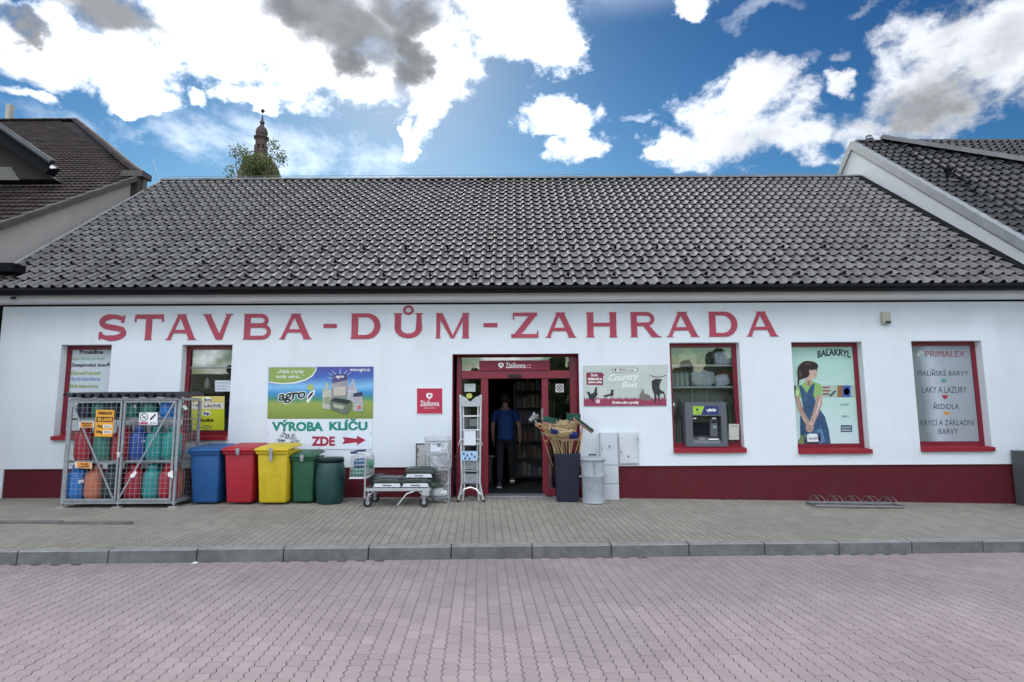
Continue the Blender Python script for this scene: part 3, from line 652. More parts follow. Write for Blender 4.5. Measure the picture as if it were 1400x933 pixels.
mb.strip([(cx - .035, cz - .035), (cx + .035, cz + .035)], .012, YD + .0330, YD + .0333); mb.strip([(cx - .035, cz + .035), (cx + .035, cz - .035)], .012, YD + .0325, YD + .0329); mb.build('symbol', BLACK, n2)

# ------------------------------------------------------------------ signs on the facade
def board(name, label, cat, box, Y, mat, th=.012, part='board', quad=None):
    x0, y0, x1, y1 = box
    q = quad or [(x0, y0), (x1, y0), (x1, y1), (x0, y1)]
    t = thing(name, label, cat, (X((x0 + x1) / 2, y1, Y), Y, Z((x0 + x1) / 2, y1, Y)))
    mb = MB(); mb.prism([P(a, b, Y) for a, b in q], Y, Y + th); mb.build(part, mat, t); return t
def grad(name, stops, z0, z1, axis='Z', rough=.45, nz=0.0, nscale=3):
    if name in MATS: return MATS[name]
    mt = bpy.data.materials.new(name); mt.use_nodes = True; t = mt.node_tree; b = t.nodes['Principled BSDF']; b.inputs['Roughness'].default_value = rough
    ge = t.nodes.new('ShaderNodeNewGeometry'); se_ = t.nodes.new('ShaderNodeSeparateXYZ'); t.links.new(ge.outputs['Position'], se_.inputs[0]); src = se_.outputs[axis]
    mr = t.nodes.new('ShaderNodeMapRange'); t.links.new(src, mr.inputs[0]); mr.inputs[1].default_value = z0; mr.inputs[2].default_value = z1; fac = mr.outputs[0]
    if nz:
        n = t.nodes.new('ShaderNodeTexNoise'); n.inputs['Scale'].default_value = nscale; n.inputs['Detail'].default_value = 6; t.links.new(ge.outputs['Position'], n.inputs['Vector'])
        m_ = t.nodes.new('ShaderNodeMath'); m_.operation = 'MULTIPLY_ADD'; t.links.new(n.outputs['Fac'], m_.inputs[0]); m_.inputs[1].default_value = nz; t.links.new(fac, m_.inputs[2])
        m2 = t.nodes.new('ShaderNodeMath'); m2.operation = 'SUBTRACT'; t.links.new(m_.outputs[0], m2.inputs[0]); m2.inputs[1].default_value = nz / 2; fac = m2.outputs[0]
    cr = t.nodes.new('ShaderNodeValToRGB'); t.links.new(fac, cr.inputs[0]); e = cr.color_ramp.elements
    while len(e) < len(stops): e.new(.5)
    for k, (p, c) in enumerate(stops): e[k].position = p; e[k].color = (*C3(c), 1)
    t.links.new(cr.outputs[0], b.inputs['Base Color']); MATS[name] = mt; return mt
YB = YF - .014
ag = board('garden_banner', 'upper banner with blue sky over green field, garden product packs and word agro', 'banner', (0, 0, 1, 1), YB,
    grad('print_sky_field', [(0, (120, 140, 60)), (.30, (150, 165, 80)), (.38, (70, 140, 110)), (.5, (60, 140, 200)), (.62, (130, 190, 230)), (.8, (60, 100, 180)), (1, (80, 70, 150))], Z(440, 573, YB), Z(440, 502, YB), nz=.14, nscale=2.5),
    quad=[(367.5, 502), (510.5, 501.5), (509.5, 572.5), (365.5, 572.8)])
flat('leaf_panel', [(368, 502.3), (433, 502.3), (432, 508), (427, 515), (418, 520.5), (402, 524.8), (385, 525.6), (367.6, 523.4)], WT, ag, YB, 1)
flat('leaf_panel', [(368, 502.6), (431.6, 502.6), (430.5, 507.5), (426, 513.6), (417, 519), (401, 523), (385, 524), (367.8, 522)], pr(140, 165, 85), ag, YB, 2)
text('„Kdyby si kytky', (379, 505.5, 416, 511.8), YB, WT, ag, 3, .01, .25); text('mohly vybrat...“', (377, 512.5, 416, 518.5), YB, WT, ag, 3, .01, .25)
text('www.agro.cz', (478.5, 504.5, 506, 509.2), YB, WT, ag, 2, .015, .25)
text('agro', (379.5, 538, 419, 554), YB, WT, ag, 1, .07, .15, skew=-4); text('agro', (380.5, 539, 418, 553), YB, pr(15, 50, 45), ag, 2, .025, .15, skew=-4)
flat('leaf_mark', [(419, 550), (420, 541), (424, 536), (431, 533), (430, 539), (426, 544), (422, 551)], WT, ag, YB, 2); flat('leaf_mark', [(420.5, 547), (421.5, 542), (425, 537.5), (429, 535.5), (427, 540)], pr(15, 50, 45), ag, YB, 3)
flat('sun_mark', ell(424.5, 530, 4.6, 4.6), pr(170, 180, 110), ag, YB, 2)
for a in (-75, -55, -35, 0, 30, 50): 
    c, s = math.sin(R(a)), -math.cos(R(a)); flat('ray', [(465 + c * 8 - s * .7, 520 + s * 8 + c * .7), (465 + c * 22, 520 + s * 18), (465 + c * 8 + s * .7, 520 + s * 8 - c * .7)], pr(190, 215, 240), ag, YB, 1)
packs = [(('sack', [(454, 512), (475, 511), (476, 545), (453, 545)], (185, 182, 190)), ('sack', [(454, 512), (475, 511), (475, 520), (454, 524)], (95, 90, 150))),
         (('bottle_print', [(441, 533), (445, 531), (445, 524), (449, 524), (449, 531), (453, 534), (453, 560), (441, 559)], (225, 228, 212)),),
         (('bottle_print', [(475, 530), (479, 528), (481, 519), (484, 519), (486, 528), (488, 532), (488, 552), (475, 548)], (215, 215, 228)),),
         (('bag_print', [(483, 538), (495, 536), (497, 563), (483, 562)], (212, 212, 218)), ('bag_print', [(483, 538), (495, 536), (495.5, 542), (483, 543)], (60, 70, 95))),
         (('crate_print', [(451, 548), (475, 553), (481, 549), (480, 559), (474, 567), (452, 560)], (125, 135, 120)), ('crate_print', [(451, 548), (458, 544), (481, 548), (475, 553)], (45, 55, 50)))]
ly = 2
for pk in packs:
    for nm, q, c in pk: flat(nm, q, grad('pack_%d' % ly, [(0, tuple(int(v * .8) for v in c)), (.45, c), (.62, tuple(min(255, int(v * 1.2)) for v in c)), (1, tuple(int(v * .8) for v in c))], 0, 1, 'X', nz=1.6, nscale=14), ag, YB, ly); ly += 1
text('agro', (459, 514, 470, 518), YB, WT, ag, ly, .03, .1); flat('label_print', [(456, 552), (470, 555), (469, 560), (456, 557)], pr(170, 180, 160), ag, YB, ly); flat('label_print', ell(491, 557, 2.6, 2.8), pr(200, 110, 90), ag, YB, ly); flat('label_print', rect(443, 543, 451, 552), pr(150, 160, 130), ag, YB, ly); flat('label_print', [(456, 530), (473, 528), (473, 541), (456, 542)], pr(190, 185, 175), ag, YB, ly)
kv = board('key_cutting_banner', 'white banner reading VÝROBA KLÍČU ZDE with red arrow, above the bins', 'banner', (0, 0, 1, 1), YB, pr(222, 230, 240), quad=[(365.3, 573.2), (509.4, 573), (508.5, 614.5), (364, 614.5)])
GT = pr(15, 135, 115); RT = pr(165, 30, 65)
text('VÝROBA', (371.5, 574, 442, 590), YB, GT, kv, 1, .05); text('KLÍČU', (450, 573, 502.5, 588.8), YB, GT, kv, 1, .05); text('ZDE', (425.5, 597, 458, 610), YB, RT, kv, 1, .05)
flat('arrow', [(468, 597.5), (488, 600), (488, 595.8), (500, 602), (488, 609), (488, 605), (467.5, 607.5), (471, 602.3)], RT, kv, YB, 1)
mb = MB(); random.seed(3)
cx, cy = 394, 603
for k in range(13):
    a = R(-170 + k * 28 + random.uniform(-8, 8)); l = random.uniform(9, 17); p0 = (cx + 4 * math.cos(a), cy + 3 * math.sin(a)); p1 = (cx + l * math.cos(a), cy + l * .75 * math.sin(a))
    if p1[1] > 612 or p1[1] < 592: p1 = (p1[0], max(592, min(612, p1[1])))
    y = YB - EPS - k * .0001; mb.strip([P(*p0, y), P((p0[0] + p1[0]) / 2 + 1, (p0[1] + p1[1]) / 2 - .6, y), P(*p1, y)], random.choice((.012, .02)), y, y + .0005)
    y -= .003; q = P(*p1, y); mb.strip([(q[0] + .03 * math.cos(t * math.pi / 5), q[1] + .022 * math.sin(t * math.pi / 5)) for t in range(11)], .008, y, y + .0005)
mb.build('key_drawing', pr(75, 80, 90), kv); random.seed(7)
for a, b in ((366, 593), (507, 593), (436, 613)): flat('eyelet', ell(a, b, .8, .8, 8), pr(80, 90, 95), kv, YB, 1)
zq = board('parcel_sign', 'square crimson sign with white shield emblem on the wall left of the entrance', 'sign', (569, 530.5, 605.5, 566.5), YB, WT, .015)
flat('panel', rect(570, 531.2, 604.7, 565.8), pr(185, 40, 75), zq, YB, 1); shield(587, 542, 4.3, YB, zq, 2, WT, pr(185, 40, 75))
text('Zásilkovna', (574.5, 548, 600.5, 555.5), YB, WT, zq, 2, .012); text('výdejní místo', (579, 557, 595, 559.3), YB, WT, zq, 2)
fa = board('feed_banner', 'cream banner with hen, duck, rabbit and bull over dark red grass', 'banner', (0, 0, 1, 1), YB,
    grad('print_cream', [(0, (196, 205, 205)), (.5, (214, 219, 214)), (1, (186, 196, 190))], 0, 1, 'X', nz=.9, nscale=2), quad=[(797, 500), (913.5, 498.5), (911.5, 555.5), (798, 556)])
gr = [(798.5, 555.5), (798.3, 545.5)] + [(799 + k * 1.6, 544.3 + (1.9 if k % 2 else -1.0) + math.sin(k) * .6) for k in range(70)] + [(911.2, 545), (911, 555)]
flat('grass_band', gr, pr(150, 55, 85), fa, YB, 1)
flat('speech_box', [(801.5, 511.5), (803, 509.5), (823, 509.5), (824.5, 511.5), (827, 513), (824.5, 514), (824.5, 527), (802, 526.3)], pr(130, 40, 62), fa, YB, 1)
for s_, y in (('Do let', 511), ('zkušeností ve', 516), ('výživě zvířat', 521)): text(s_, (808 if 'Do' in s_ else 803.5, y, 817 if 'Do' in s_ else 823, y + 4), YB, WT, fa, 2, .04)
flat('capsule', [(838, 503.5)] + ell(869, 506, 3, 3, 8, -math.pi / 2, math.pi / 2) + [(838, 509.3)] + ell(840, 506, 3, 3, 8, math.pi / 2, 3 * math.pi / 2), pr(60, 60, 65), fa, YB, 1); flat('capsule', [(840, 504)] + ell(868.6, 506, 2.4, 2.4, 8, -math.pi / 2, math.pi / 2) + [(840, 508.6)] + ell(840.4, 506, 2.4, 2.4, 8, math.pi / 2, 3 * math.pi / 2), pr(225, 228, 225), fa, YB, 2)
flat('ring_mark', ell(841.5, 506, 1.6, 1.6, 10), pr(60, 60, 65), fa, YB, 3); text('VERSELE LAGA', (845, 504.6, 867, 507.4), YB, pr(60, 60, 65), fa, 3, .02)
text('Country', (832, 512, 873, 524), YB, pr(232, 235, 232), fa, 1, .02, .3, skew=-2); text('Best', (850, 522, 872, 530), YB, pr(232, 235, 232), fa, 1, .02, .3)
text('Krmivo zde v prodeji', (837.5, 548.5, 873, 553.6), YB, WT, fa, 2, .04)
DKP = pr(45, 42, 48)
flat('hen', [(802, 536), (805, 535.5), (808, 539), (812, 537), (814, 530), (816.5, 529), (816, 535), (817, 540), (814, 544), (811, 547), (811.5, 551), (810, 551), (809, 547.5), (805.5, 545), (804, 540)], DKP, fa, YB, 2)
flat('chick', ell(817.5, 549, 3.2, 3, 9), pr(225, 200, 205), fa, YB, 3)
flat('duck', [(824, 541), (829, 540), (834, 539), (835.5, 536), (835, 534), (836.5, 532.6), (839, 533.2), (840, 534.5), (838.5, 535.5), (838.8, 540), (836, 543.5), (830, 544.5)], DKP, fa, YB, 2)
flat('duck_breast', [(829, 543), (836, 541.5), (835, 543.6), (831, 544.4)], pr(220, 220, 220), fa, YB, 3)
flat('rabbit', [(874, 546), (874, 541), (876, 537.5), (877, 532), (878.5, 532), (878.5, 537), (880, 532.5), (881, 533.5), (880.5, 538.5), (885, 539), (889, 541.5), (891, 545), (889, 548), (880, 548), (877, 545.5)], pr(120, 112, 108), fa, YB, 2)
flat('bull', [(891, 521), (893, 520), (896, 518), (901, 518.5), (906, 518.6), (904, 521), (902, 526), (901.5, 531), (904, 534), (908, 536), (910, 543), (908.8, 546), (907.5, 539), (904, 538), (902, 540), (902.5, 548), (901, 550), (899, 541), (897.5, 539), (896.5, 552), (894.5, 552), (894.5, 540), (892, 533), (891, 527)], DKP, fa, YB, 2)
mb = MB(); y = YB - EPS * 2; mb.strip([P(a, b, y) for a, b in ((889, 513), (893, 515), (900, 516), (906, 515), (911, 513.4))], .014, y, y + .0006); mb.build('horns', DKP, fa)
ab = thing('alarm_box', 'small beige alarm box high on the wall right of the red lettering', 'alarm', (X(1209, 436, YF), YF - .06, Z(1209, 443, YF)))
mb = MB(); mb.box(X(1203.5, 436, YF), X(1215.5, 436, YF), YF - .07, YF - .001, Z(1209, 443.5, YF), Z(1209, 427.5, YF)); mb.build('housing', M('beige_plastic', (.42, .42, .34), .5), ab, bevel=.012)
mb = MB(); mb.box(X(1207.5, 441, YF), X(1214, 441, YF), YF - .085, YF - .0705, Z(1209, 443, YF), Z(1209, 440, YF)); mb.build('lens', BLACK, ab)
sc_ = thing('security_camera', 'small dark camera under the cornice at the far left end of the facade', 'camera', (X(20, 408, YF - .2), YF - .2, Z(20, 408, YF - .2)))
mb = MB(); cx, cz = P(20, 408, YF - .24); mb.tube([(cx - .05, YF - .18, cz + .01), (cx + .02, YF - .32, cz - .01)], .028, 10); mb.build('housing', BLACK, sc_); mb = MB(); mb.tube([(cx - .03, YF - .22, cz), (cx - .03, YF - .12, cz + .03)], .012, 6); mb.build('bracket', WHITE, sc_)

# ------------------------------------------------------------------ window films and posters
YP = YF + .187
def film(name, label, win, mat, extra=None, y=None):
    x0, x1, z0, z1 = OPN[win]; y = y or YP; t = thing(name, label, 'window poster', ((x0 + x1) / 2, y, z0 + .1)); mb = MB(); mb.box(x0 + .077, x1 - .077, y, y + .002, z0 + .10, z1 - .078); mb.build('film', mat, t); return t, y
t1, y1 = film('lettered_window_film', 'pale window film with faded lines of Czech text behind the gas bottle cage', 0, pr(196, 208, 214))
for s_, b, c in (('Provádíme', (109, 478.5, 141, 484.5), (70, 45, 65)), ('stavební práce', (97.5, 488, 143, 494), (160, 178, 165)), ('Zateplování domů', (96.5, 496, 150, 503), (80, 55, 85)), ('Zámečnictví', (95, 507, 138, 513), (150, 170, 120)), ('Hydroizolace', (95, 515.5, 137, 522.5), (140, 150, 195)), ('Sádrokartony', (94, 525.5, 135, 532), (140, 160, 110)), ('Rekonstrukce', (93, 535.5, 134, 541), (150, 165, 150))):
    text(s_, b, y1, pr(*c), t1, 1, .045)
t5, y5 = film('paint_advert_film', 'mint green window film showing a woman in blue dungarees seen from behind', 4, grad('print_mint', [(0, (205, 222, 228)), (.3, (190, 218, 212)), (1, (165, 205, 190))], Z(1130, 612, YP), Z(1130, 472, YP), nz=.2))
def f5(n, q, c, l=1): flat(n, q, pr(*c) if isinstance(c, tuple) else c, t5, y5, l)
text('BALAKRYL', (1117.5, 480.5, 1163, 490), y5, pr(30, 50, 65), t5, 1, .04, curve=3.5); text('barvy s tradicí', (1136, 489.5, 1162, 491.3), y5, pr(90, 115, 115), t5, 1)
for q, c in ((rect(1086, 527, 1171.5, 543.5), (165, 185, 170)), (rect(1125, 529, 1134, 531), (150, 60, 60)), (rect(1125, 533.5, 1135, 535.5), (150, 60, 60)), (rect(1125, 538, 1134, 540), (130, 70, 60)), ([(1134, 541), (1141, 534), (1144, 535), (1136, 543)], (60, 80, 80)), (rect(1145, 527.3, 1152, 543.2), (140, 100, 60)), (rect(1152, 527.3, 1163, 543.2), (60, 90, 165)), (ell(1157.5, 535.5, 4, 5), (140, 170, 225)), (rect(1085, 527.3, 1088, 543.2), (55, 65, 65))):
    f5('picture_strip', q, c, 1 if q[0][0] == 1086 else 2)
DEN = grad('print_denim', [(0, (40, 75, 110)), (.5, (75, 115, 150)), (1, (50, 80, 115))], 0, .6, 'X', nz=1.2, nscale=8); SKIN = grad('print_skin', [(0, (200, 165, 145)), (.5, (222, 195, 178)), (1, (180, 150, 135))], 0, 1, 'X', nz=1.3, nscale=7)
SHIRT = grad('print_shirt', [(0, (150, 190, 110)), (.5, (178, 210, 140)), (1, (140, 180, 105))], 0, 1, 'X', nz=1.3, nscale=9); HAIR = grad('print_hair', [(0, (50, 32, 28)), (.5, (80, 50, 40)), (1, (40, 26, 24))], 0, 1, 'X', nz=1.6, nscale=12)
f5('figure', [(1094, 527), (1101, 522), (1107, 520), (1113, 522), (1122, 526), (1125, 533), (1124.5, 541), (1116, 543), (1112, 546), (1097, 546), (1093, 543), (1087, 543), (1087, 535), (1090, 529)], SHIRT, 3)
f5('figure', [(1101, 523), (1102, 514), (1111, 513), (1111, 519), (1108, 527), (1104, 528)], SKIN, 4)
f5('figure', [(1106, 501), (1114, 499), (1117, 503), (1118, 507), (1116.6, 510), (1116.5, 515.5), (1113, 517.5), (1107, 516.5), (1104, 510)], SKIN, 5)
f5('figure', [(1094, 498), (1098, 494.6), (1104, 493.6), (1112, 494.5), (1117, 497), (1119, 501), (1117, 505), (1113, 505.5), (1108, 507), (1107, 512), (1104, 516), (1098, 518), (1093, 520), (1092.6, 526), (1090.5, 528), (1090.8, 518), (1090, 508), (1091, 502)], HAIR, 6)
f5('figure', [(1087, 543), (1092.5, 543), (1098, 560), (1106, 575), (1110, 584), (1106, 586), (1098, 574), (1091, 560)], SKIN, 5)
f5('figure', [(1116, 541), (1124, 540), (1124, 552), (1119, 566), (1112, 582), (1108, 583), (1107, 578), (1112, 562), (1115, 550)], SKIN, 5)
f5('figure', [(1092, 527), (1096, 527), (1103, 538), (1109, 527), (1114, 524), (1112, 540), (1115, 548), (1121, 560), (1128, 570), (1133, 588), (1136, 609), (1100, 609), (1096, 609), (1094, 590), (1094, 570), (1098, 556), (1096, 544)], DEN, 4)
f5('figure', ell(1107, 585, 5.5, 6.5, 12), SKIN, 6)
for q, c, l in (([(1115.5, 505), (1117.2, 505.3), (1117, 506.2), (1115.3, 506)], (40, 28, 26), 6), ([(1114.8, 503.2), (1117.4, 503), (1117.3, 503.8)], (50, 32, 28), 6), ([(1115.6, 511.6), (1117, 511.8), (1116, 512.6)], (150, 80, 80), 6), (ell(1107.5, 508, 1.5, 2.4, 10), (190, 150, 130), 7),
                ([(1104, 520), (1107, 521), (1108, 527), (1104.5, 528)], (150, 115, 98), 6), ([(1096, 527), (1099, 533), (1103, 538.5), (1101, 540), (1097, 534)], (60, 98, 135), 6), ([(1114, 524.5), (1111, 532), (1110, 540), (1112, 540)], (60, 98, 135), 6),
                ([(1100, 556), (1112, 557), (1112, 558), (1100, 557)], (35, 62, 92), 5), ([(1119, 563), (1124, 573), (1127, 590), (1126, 590), (1122, 574)], (45, 75, 108), 5), ([(1097, 568), (1099, 590), (1101, 608), (1100, 608), (1097, 590)], (38, 66, 98), 5), ([(1113, 548), (1120, 561), (1118, 562)], (105, 145, 175), 5),
                ([(1116, 588), (1124, 586), (1128, 604), (1120, 607)], (88, 125, 158), 5), ([(1118, 592), (1122, 591), (1123, 597), (1119, 598)], (50, 80, 115), 6), ([(1118, 528), (1122, 532), (1123, 540), (1120, 541)], (150, 182, 115), 4), ([(1088, 534), (1093, 531), (1092, 541), (1088, 542)], (192, 218, 158), 4),
                ([(1093, 545), (1096, 556), (1104, 572), (1106, 580), (1102, 573), (1095, 560)], (170, 132, 115), 6), ([(1122, 543), (1121, 553), (1115, 568), (1112, 577), (1117, 560)], (238, 214, 200), 6), ([(1096, 499), (1104, 496.5), (1112, 498), (1104, 498.3)], (98, 66, 52), 7), ([(1093, 505), (1096, 512), (1094, 519), (1092.5, 512)], (92, 60, 48), 7), ([(1099, 503), (1102, 509), (1099, 515)], (35, 22, 20), 7),
                ([(1104, 582), (1110, 583), (1110, 584), (1104, 583)], (150, 112, 98), 8), ([(1104, 586), (1110, 587), (1109.5, 588), (1104, 587)], (150, 112, 98), 8), ([(1105, 577), (1109, 578.5), (1108, 579.5)], (235, 210, 195), 8)):
    f5('shading', q, c, l + 2)
for k, (a, b, w_, h_) in enumerate(((1140, 495, 20, 9), (1150, 560, 14, 22), (1128, 505, 10, 14))): pass
f5('accent', [(1129, 479.5), (1132, 476), (1136, 478), (1132, 478)], (30, 50, 65), 1); f5('can', [(1102, 598), (1120, 598), (1121, 609), (1102, 609)], (45, 50, 60), 6); f5('can', [(1103, 595), (1107, 593), (1118, 593.5), (1122, 597), (1121.5, 604), (1104, 604.5)], (225, 230, 235), 7); text('BALAKRYL', (1106, 598, 1120, 601.5), y5, pr(70, 80, 120), t5, 8, .02); f5('can', [(1091, 603), (1099, 592), (1102, 597), (1098, 609), (1092, 609)], (120, 140, 80), 5)
for (a, b, c, d), s_ in (((1149, 552, 1161.5, 555), 'UNI MAT'), ((1151, 568, 1161, 571), 'EMAIL')): text(s_, (a, b, c, d), y5, pr(90, 120, 120), t5, 1, .01)
f5('panel', rect(1149.5, 581.5, 1165, 591), (40, 75, 95), 1); text('BAREVNÁ', (1151, 583, 1163.5, 585.6), y5, WT, t5, 2); text('INSPIRACE', (1151, 587, 1163.5, 589.6), y5, WT, t5, 2)
t6, y6 = film('paint_list_film', 'silver grey window film listing paints under PRIMALEX, rightmost window', 5, grad('print_silver', [(0, (120, 130, 132)), (.25, (180, 190, 200)), (.5, (160, 168, 176)), (1, (150, 158, 165))], X(1260, 540, YP), X(1330, 540, YP), 'X', nz=.25, nscale=1.2))
DK6 = pr(50, 55, 70)
text('PRIMALEX', (1265.5, 480, 1319.5, 488.5), y6, pr(150, 45, 70), t6, 1, .0)
for a in range(5): flat('clover', ell(1258 + 2.6 * math.cos(a * 1.257), 483.5 + 2.6 * math.sin(a * 1.257), 2.1, 2.1, 8), pr(150, 185, 160) if a % 2 else pr(190, 205, 195), t6, y6, 1 + a)
for s_, b in (('MALÍŘSKÉ BARVY', (1254.5, 504.5, 1324, 514)), ('LAKY A LAZURY', (1261, 529, 1321.5, 537.5)), ('ŘEDIDLA', (1276.5, 550, 1311, 559.5)), ('KRYCÍ A ZÁKLADNÍ', (1258.5, 572.5, 1332, 582)), ('BARVY', (1283, 586, 1310, 594))): text(s_, b, y6, DK6, t6, 1, .0)
for (a, b), c in (((1290.3, 521), (95, 150, 135)), ((1292, 543), (165, 45, 70)), ((1294.5, 565.5), (200, 150, 60))): flat('spot', [(a - 3.8, b - 2.6), (a + 3.8, b - 2.6), (a + 3.4, b + 1), (a, b + 3.3), (a - 3.4, b + 1)], pr(*c), t6, y6, 1)
# second window: poster and notice, things on its inner ledge
pp = board('yellow_price_poster', 'yellow and lime poster with several oval logos in the window right of the cage', 'poster', (0, 0, 1, 1), YP, pr(215, 200, 110), .002, 'paper', [(262, 542), (307, 542), (306.5, 588.5), (262, 588.5)])
flat('lime_field', [(262, 560.5), (306.8, 560.5), (306.5, 588), (262, 588)], pr(195, 205, 40), pp, YP, 1); flat('band', rect(262, 551, 306, 559), pr(225, 222, 215), pp, YP, 1); text('PB LAHVE', (268, 553, 302, 557.5), YP, pr(110, 80, 60), pp, 2, .03)
flat('logo', ell(283, 546.5, 6.5, 3.6), pr(240, 240, 235), pp, YP, 2); text('Bomi', (279, 544.5, 289, 549), YP, pr(60, 50, 45), pp, 3, .03)
flat('logo', ell(282.5, 565.5, 6, 3.6), pr(240, 240, 230), pp, YP, 2); text('bp', (278.5, 563, 287, 568.5), YP, pr(30, 60, 110), pp, 3, .05)
text('(Kyzlink', (272, 572.5, 293, 578), YP, pr(60, 55, 20), pp, 2, .06); flat('logo', ell(282.5, 584.5, 7, 2.8), pr(110, 105, 40), pp, YP, 2); text('FLAGA', (277.5, 583, 288, 586.3), YP, pr(220, 220, 120), pp, 3, .04)
wn_ = board('white_window_notice', 'white text notice behind the glass above the yellow poster', 'notice', (294, 520.5, 315, 535.5), YP, pr(205, 212, 220), .002, 'paper')
for k, s_ in enumerate(('PRODEJ PLYNU', 'PO-PÁ 8-16', 'tel. 731')): text(s_, (296, 523 + k * 4, 312 - k * 2, 525 + k * 4), YP, pr(90, 95, 105), wn_, 1, .01)
x0, x1, z0, z1 = OPN[1]; ins = thing('display_shelf_in_window', 'dark ledge with shelf boards inside the window right of the cage', 'shelf', ((x0 + x1) / 2, YF + .6, z0))
DW = M('dark_display_wood', (.05, .04, .035), .7)
for nm, zz in (('shelf', z0 - .02), ('shelf', Z(284, 534, YF + .6))): mb = MB(); mb.box(x0 - .2, x1 + .3, YF + .42, YF + .85, zz, zz + .03); mb.build(nm, DW, ins)
mb = MB(); mb.box(x0 - .2, x1 + .3, YF + .86, YF + .88, z0 - .3, Z(284, 500, YF + .6)); mb.build('backboard', DW, ins)
zt_ = Z(284, 534, YF + .6) + .03
mb = MB(); xx = X(268, 530, YF + .6); mb.taper((xx - .06, xx + .06, YF + .55, YF + .65), (xx - .12, xx - .02, YF + .55, YF + .65), zt_, zt_ + .25, 0); tag(mb.build('pink_packet', M('pink_plastic', (.35, .16, .3), .4), bevel=.01), 'pink packet leaning on the ledge in the window right of the cage', 'packet')
mb = MB(); xx = X(283, 530, YF + .6); mb.lathe([(.03, 0), (.055, .03), (.06, .12), (.04, .18), (.018, .2), (.018, .23)], 12, (xx, YF + .6, zt_)); tag(mb.build('white_jug', WHITE, smooth=40), 'white plastic bottle beside the pink packet in the window', 'bottle')
# cash machine window: shelves, goods, cash machine
x0, x1, z0, z1 = OPN[3]; ds = thing('window_display_shelving', 'white display shelves behind the glass over the cash machine', 'shelf', ((x0 + x1) / 2, YF + 0.340, z0))
ZS1, ZS2 = Z(962, 500, YF + 0.260), Z(962, 529.5, YF + 0.260)
for zz in (ZS1, ZS2): mb = MB(); mb.box(x0 - .05, x1 + .03, YF + 0.245, YF + 0.620, zz - .016, zz + .016); mb.build('shelf', M('shelf_white', (.8, .82, .84), .4), ds)
for xx in (X(946, 520, YF + 0.620), X(966, 520, YF + 0.620)): mb = MB(); mb.box(xx - .012, xx + .012, YF + 0.630, YF + 0.650, z0, z1); mb.build('upright', WHITE, ds)
mb = MB(); mb.box(x0 - .3, x1 + .3, YF + 0.660, YF + 0.680, z0 - .2, z1 + .2); mb.build('backboard', M('grey_back_panel', (.50, .52, .48), .8, var=.25, scale=3), ds)
def bag(name, label, c, sx, sy, sz, mat, parent=None, cat='bag', squash=.75, rotz=0, wr=.10, group=None):
    bm = bmesh.new(); bmesh.ops.create_cube(bm, size=2); bmesh.ops.subdivide_edges(bm, edges=bm.edges[:], cuts=5, use_grid_fill=True); rr = random.Random(sum(map(ord, label or name)) + int(c[0] * 100))
    ph = [rr.uniform(0, 6) for _ in range(6)]
    for v in bm.verts:
        x, y, z = v.co; e = 1 - .32 * (abs(x) ** 4 + abs(y) ** 4) * .5; zz = z * e * (1 - .12 * (x * x + y * y) * .5)
        n_ = wr * (math.sin(5 * x + ph[0]) * math.sin(4 * y + ph[1]) + .6 * math.sin(9 * x + 7 * y + ph[2]) + .4 * math.sin(13 * y - 8 * x + ph[3]) * .7)
        v.co = (x * sx * (1 - .06 * z * z), y * sy * (1 - .06 * z * z), (zz + n_ * (1 if z > -.9 else 0)) * sz + sz)
    me = bpy.data.meshes.new(name); bm.to_mesh(me); bm.free(); me.materials.append(mat)
    for p in me.polygons: p.use_smooth = True
    o = bpy.data.objects.new(name, me); COL.objects.link(o)
    o.location = c; o.rotation_euler = (0, 0, rotz)
    if label: tag(o, label, cat, group)
    return o
def cbox(name, label, px0, py0, px1, py1, Y, dep, mat, cat='box', bev=.004, group=None, detail=None):
    mb = MB(); xa, xb = X(px0, py1, Y), X(px1, py1, Y); mb.box(xa, xb, Y, Y + dep, Z((px0 + px1) / 2, py1, Y), Z((px0 + px1) / 2, py0, Y)); return tag(mb.build(name, mat, bevel=bev), label, cat, group)
CARD = M('dim_cardboard', (.50, .43, .34), .8, var=.2, scale=8); CELLO = M('crinkled_clear_bag', (.74, .79, .81), .3, var=.4, scale=22, bump=1, bscale=40); WBAG = M('white_blue_print_bag', (.72, .80, .90), .4, var=.35, scale=16)
cbox('carton', 'brown carton on the top shelf of the cash machine window', 928, 484, 952, 499, YF + 0.290, .25, CARD)
cbox('wooden_crate', 'small orange wood crate on the top shelf over the cash machine', 917, 487, 927, 499, YF + 0.310, .2, M('dull_orange_wood', (.28, .12, .06), .7))
cbox('flat_parcel', 'pale flat parcel on top of the brown carton, top shelf over the cash machine', 934, 476, 947, 483.8, YF + 0.310, .2, M('pale_parcel', (.42, .36, .28), .7))
bag('plant_bunch', 'dark green bag amid the top shelf over the cash machine', (X(965, 499, YF + 0.390), YF + 0.420, ZS1 + .012), .10, .08, .10, M('dark_green_bag', (.05, .09, .06), .5, var=.5, scale=14), wr=.3)
bag('white_print_bag', 'upright white and blue printed bag on the top shelf over the cash machine', (X(989, 499, YF + 0.340), YF + 0.400, ZS1 + .012), .165, .10, .135, WBAG)
for k in range(4):
    cbox('jar', ['leftmost pale glass jar on the second shelf over the cash machine', 'second pale glass jar from the left over the cash machine', 'third pale glass jar from the left over the cash machine', 'pale glass jar beside the clear bundle over the cash machine'][k], 917 + k * 6.6, 510, 923 + k * 6.6, 528, YF + 0.300, .09, M('frosted_jar', (.55, .60, .57), .25, var=.4, scale=30), 'jar', .02, 'jars on the second shelf over the cash machine')
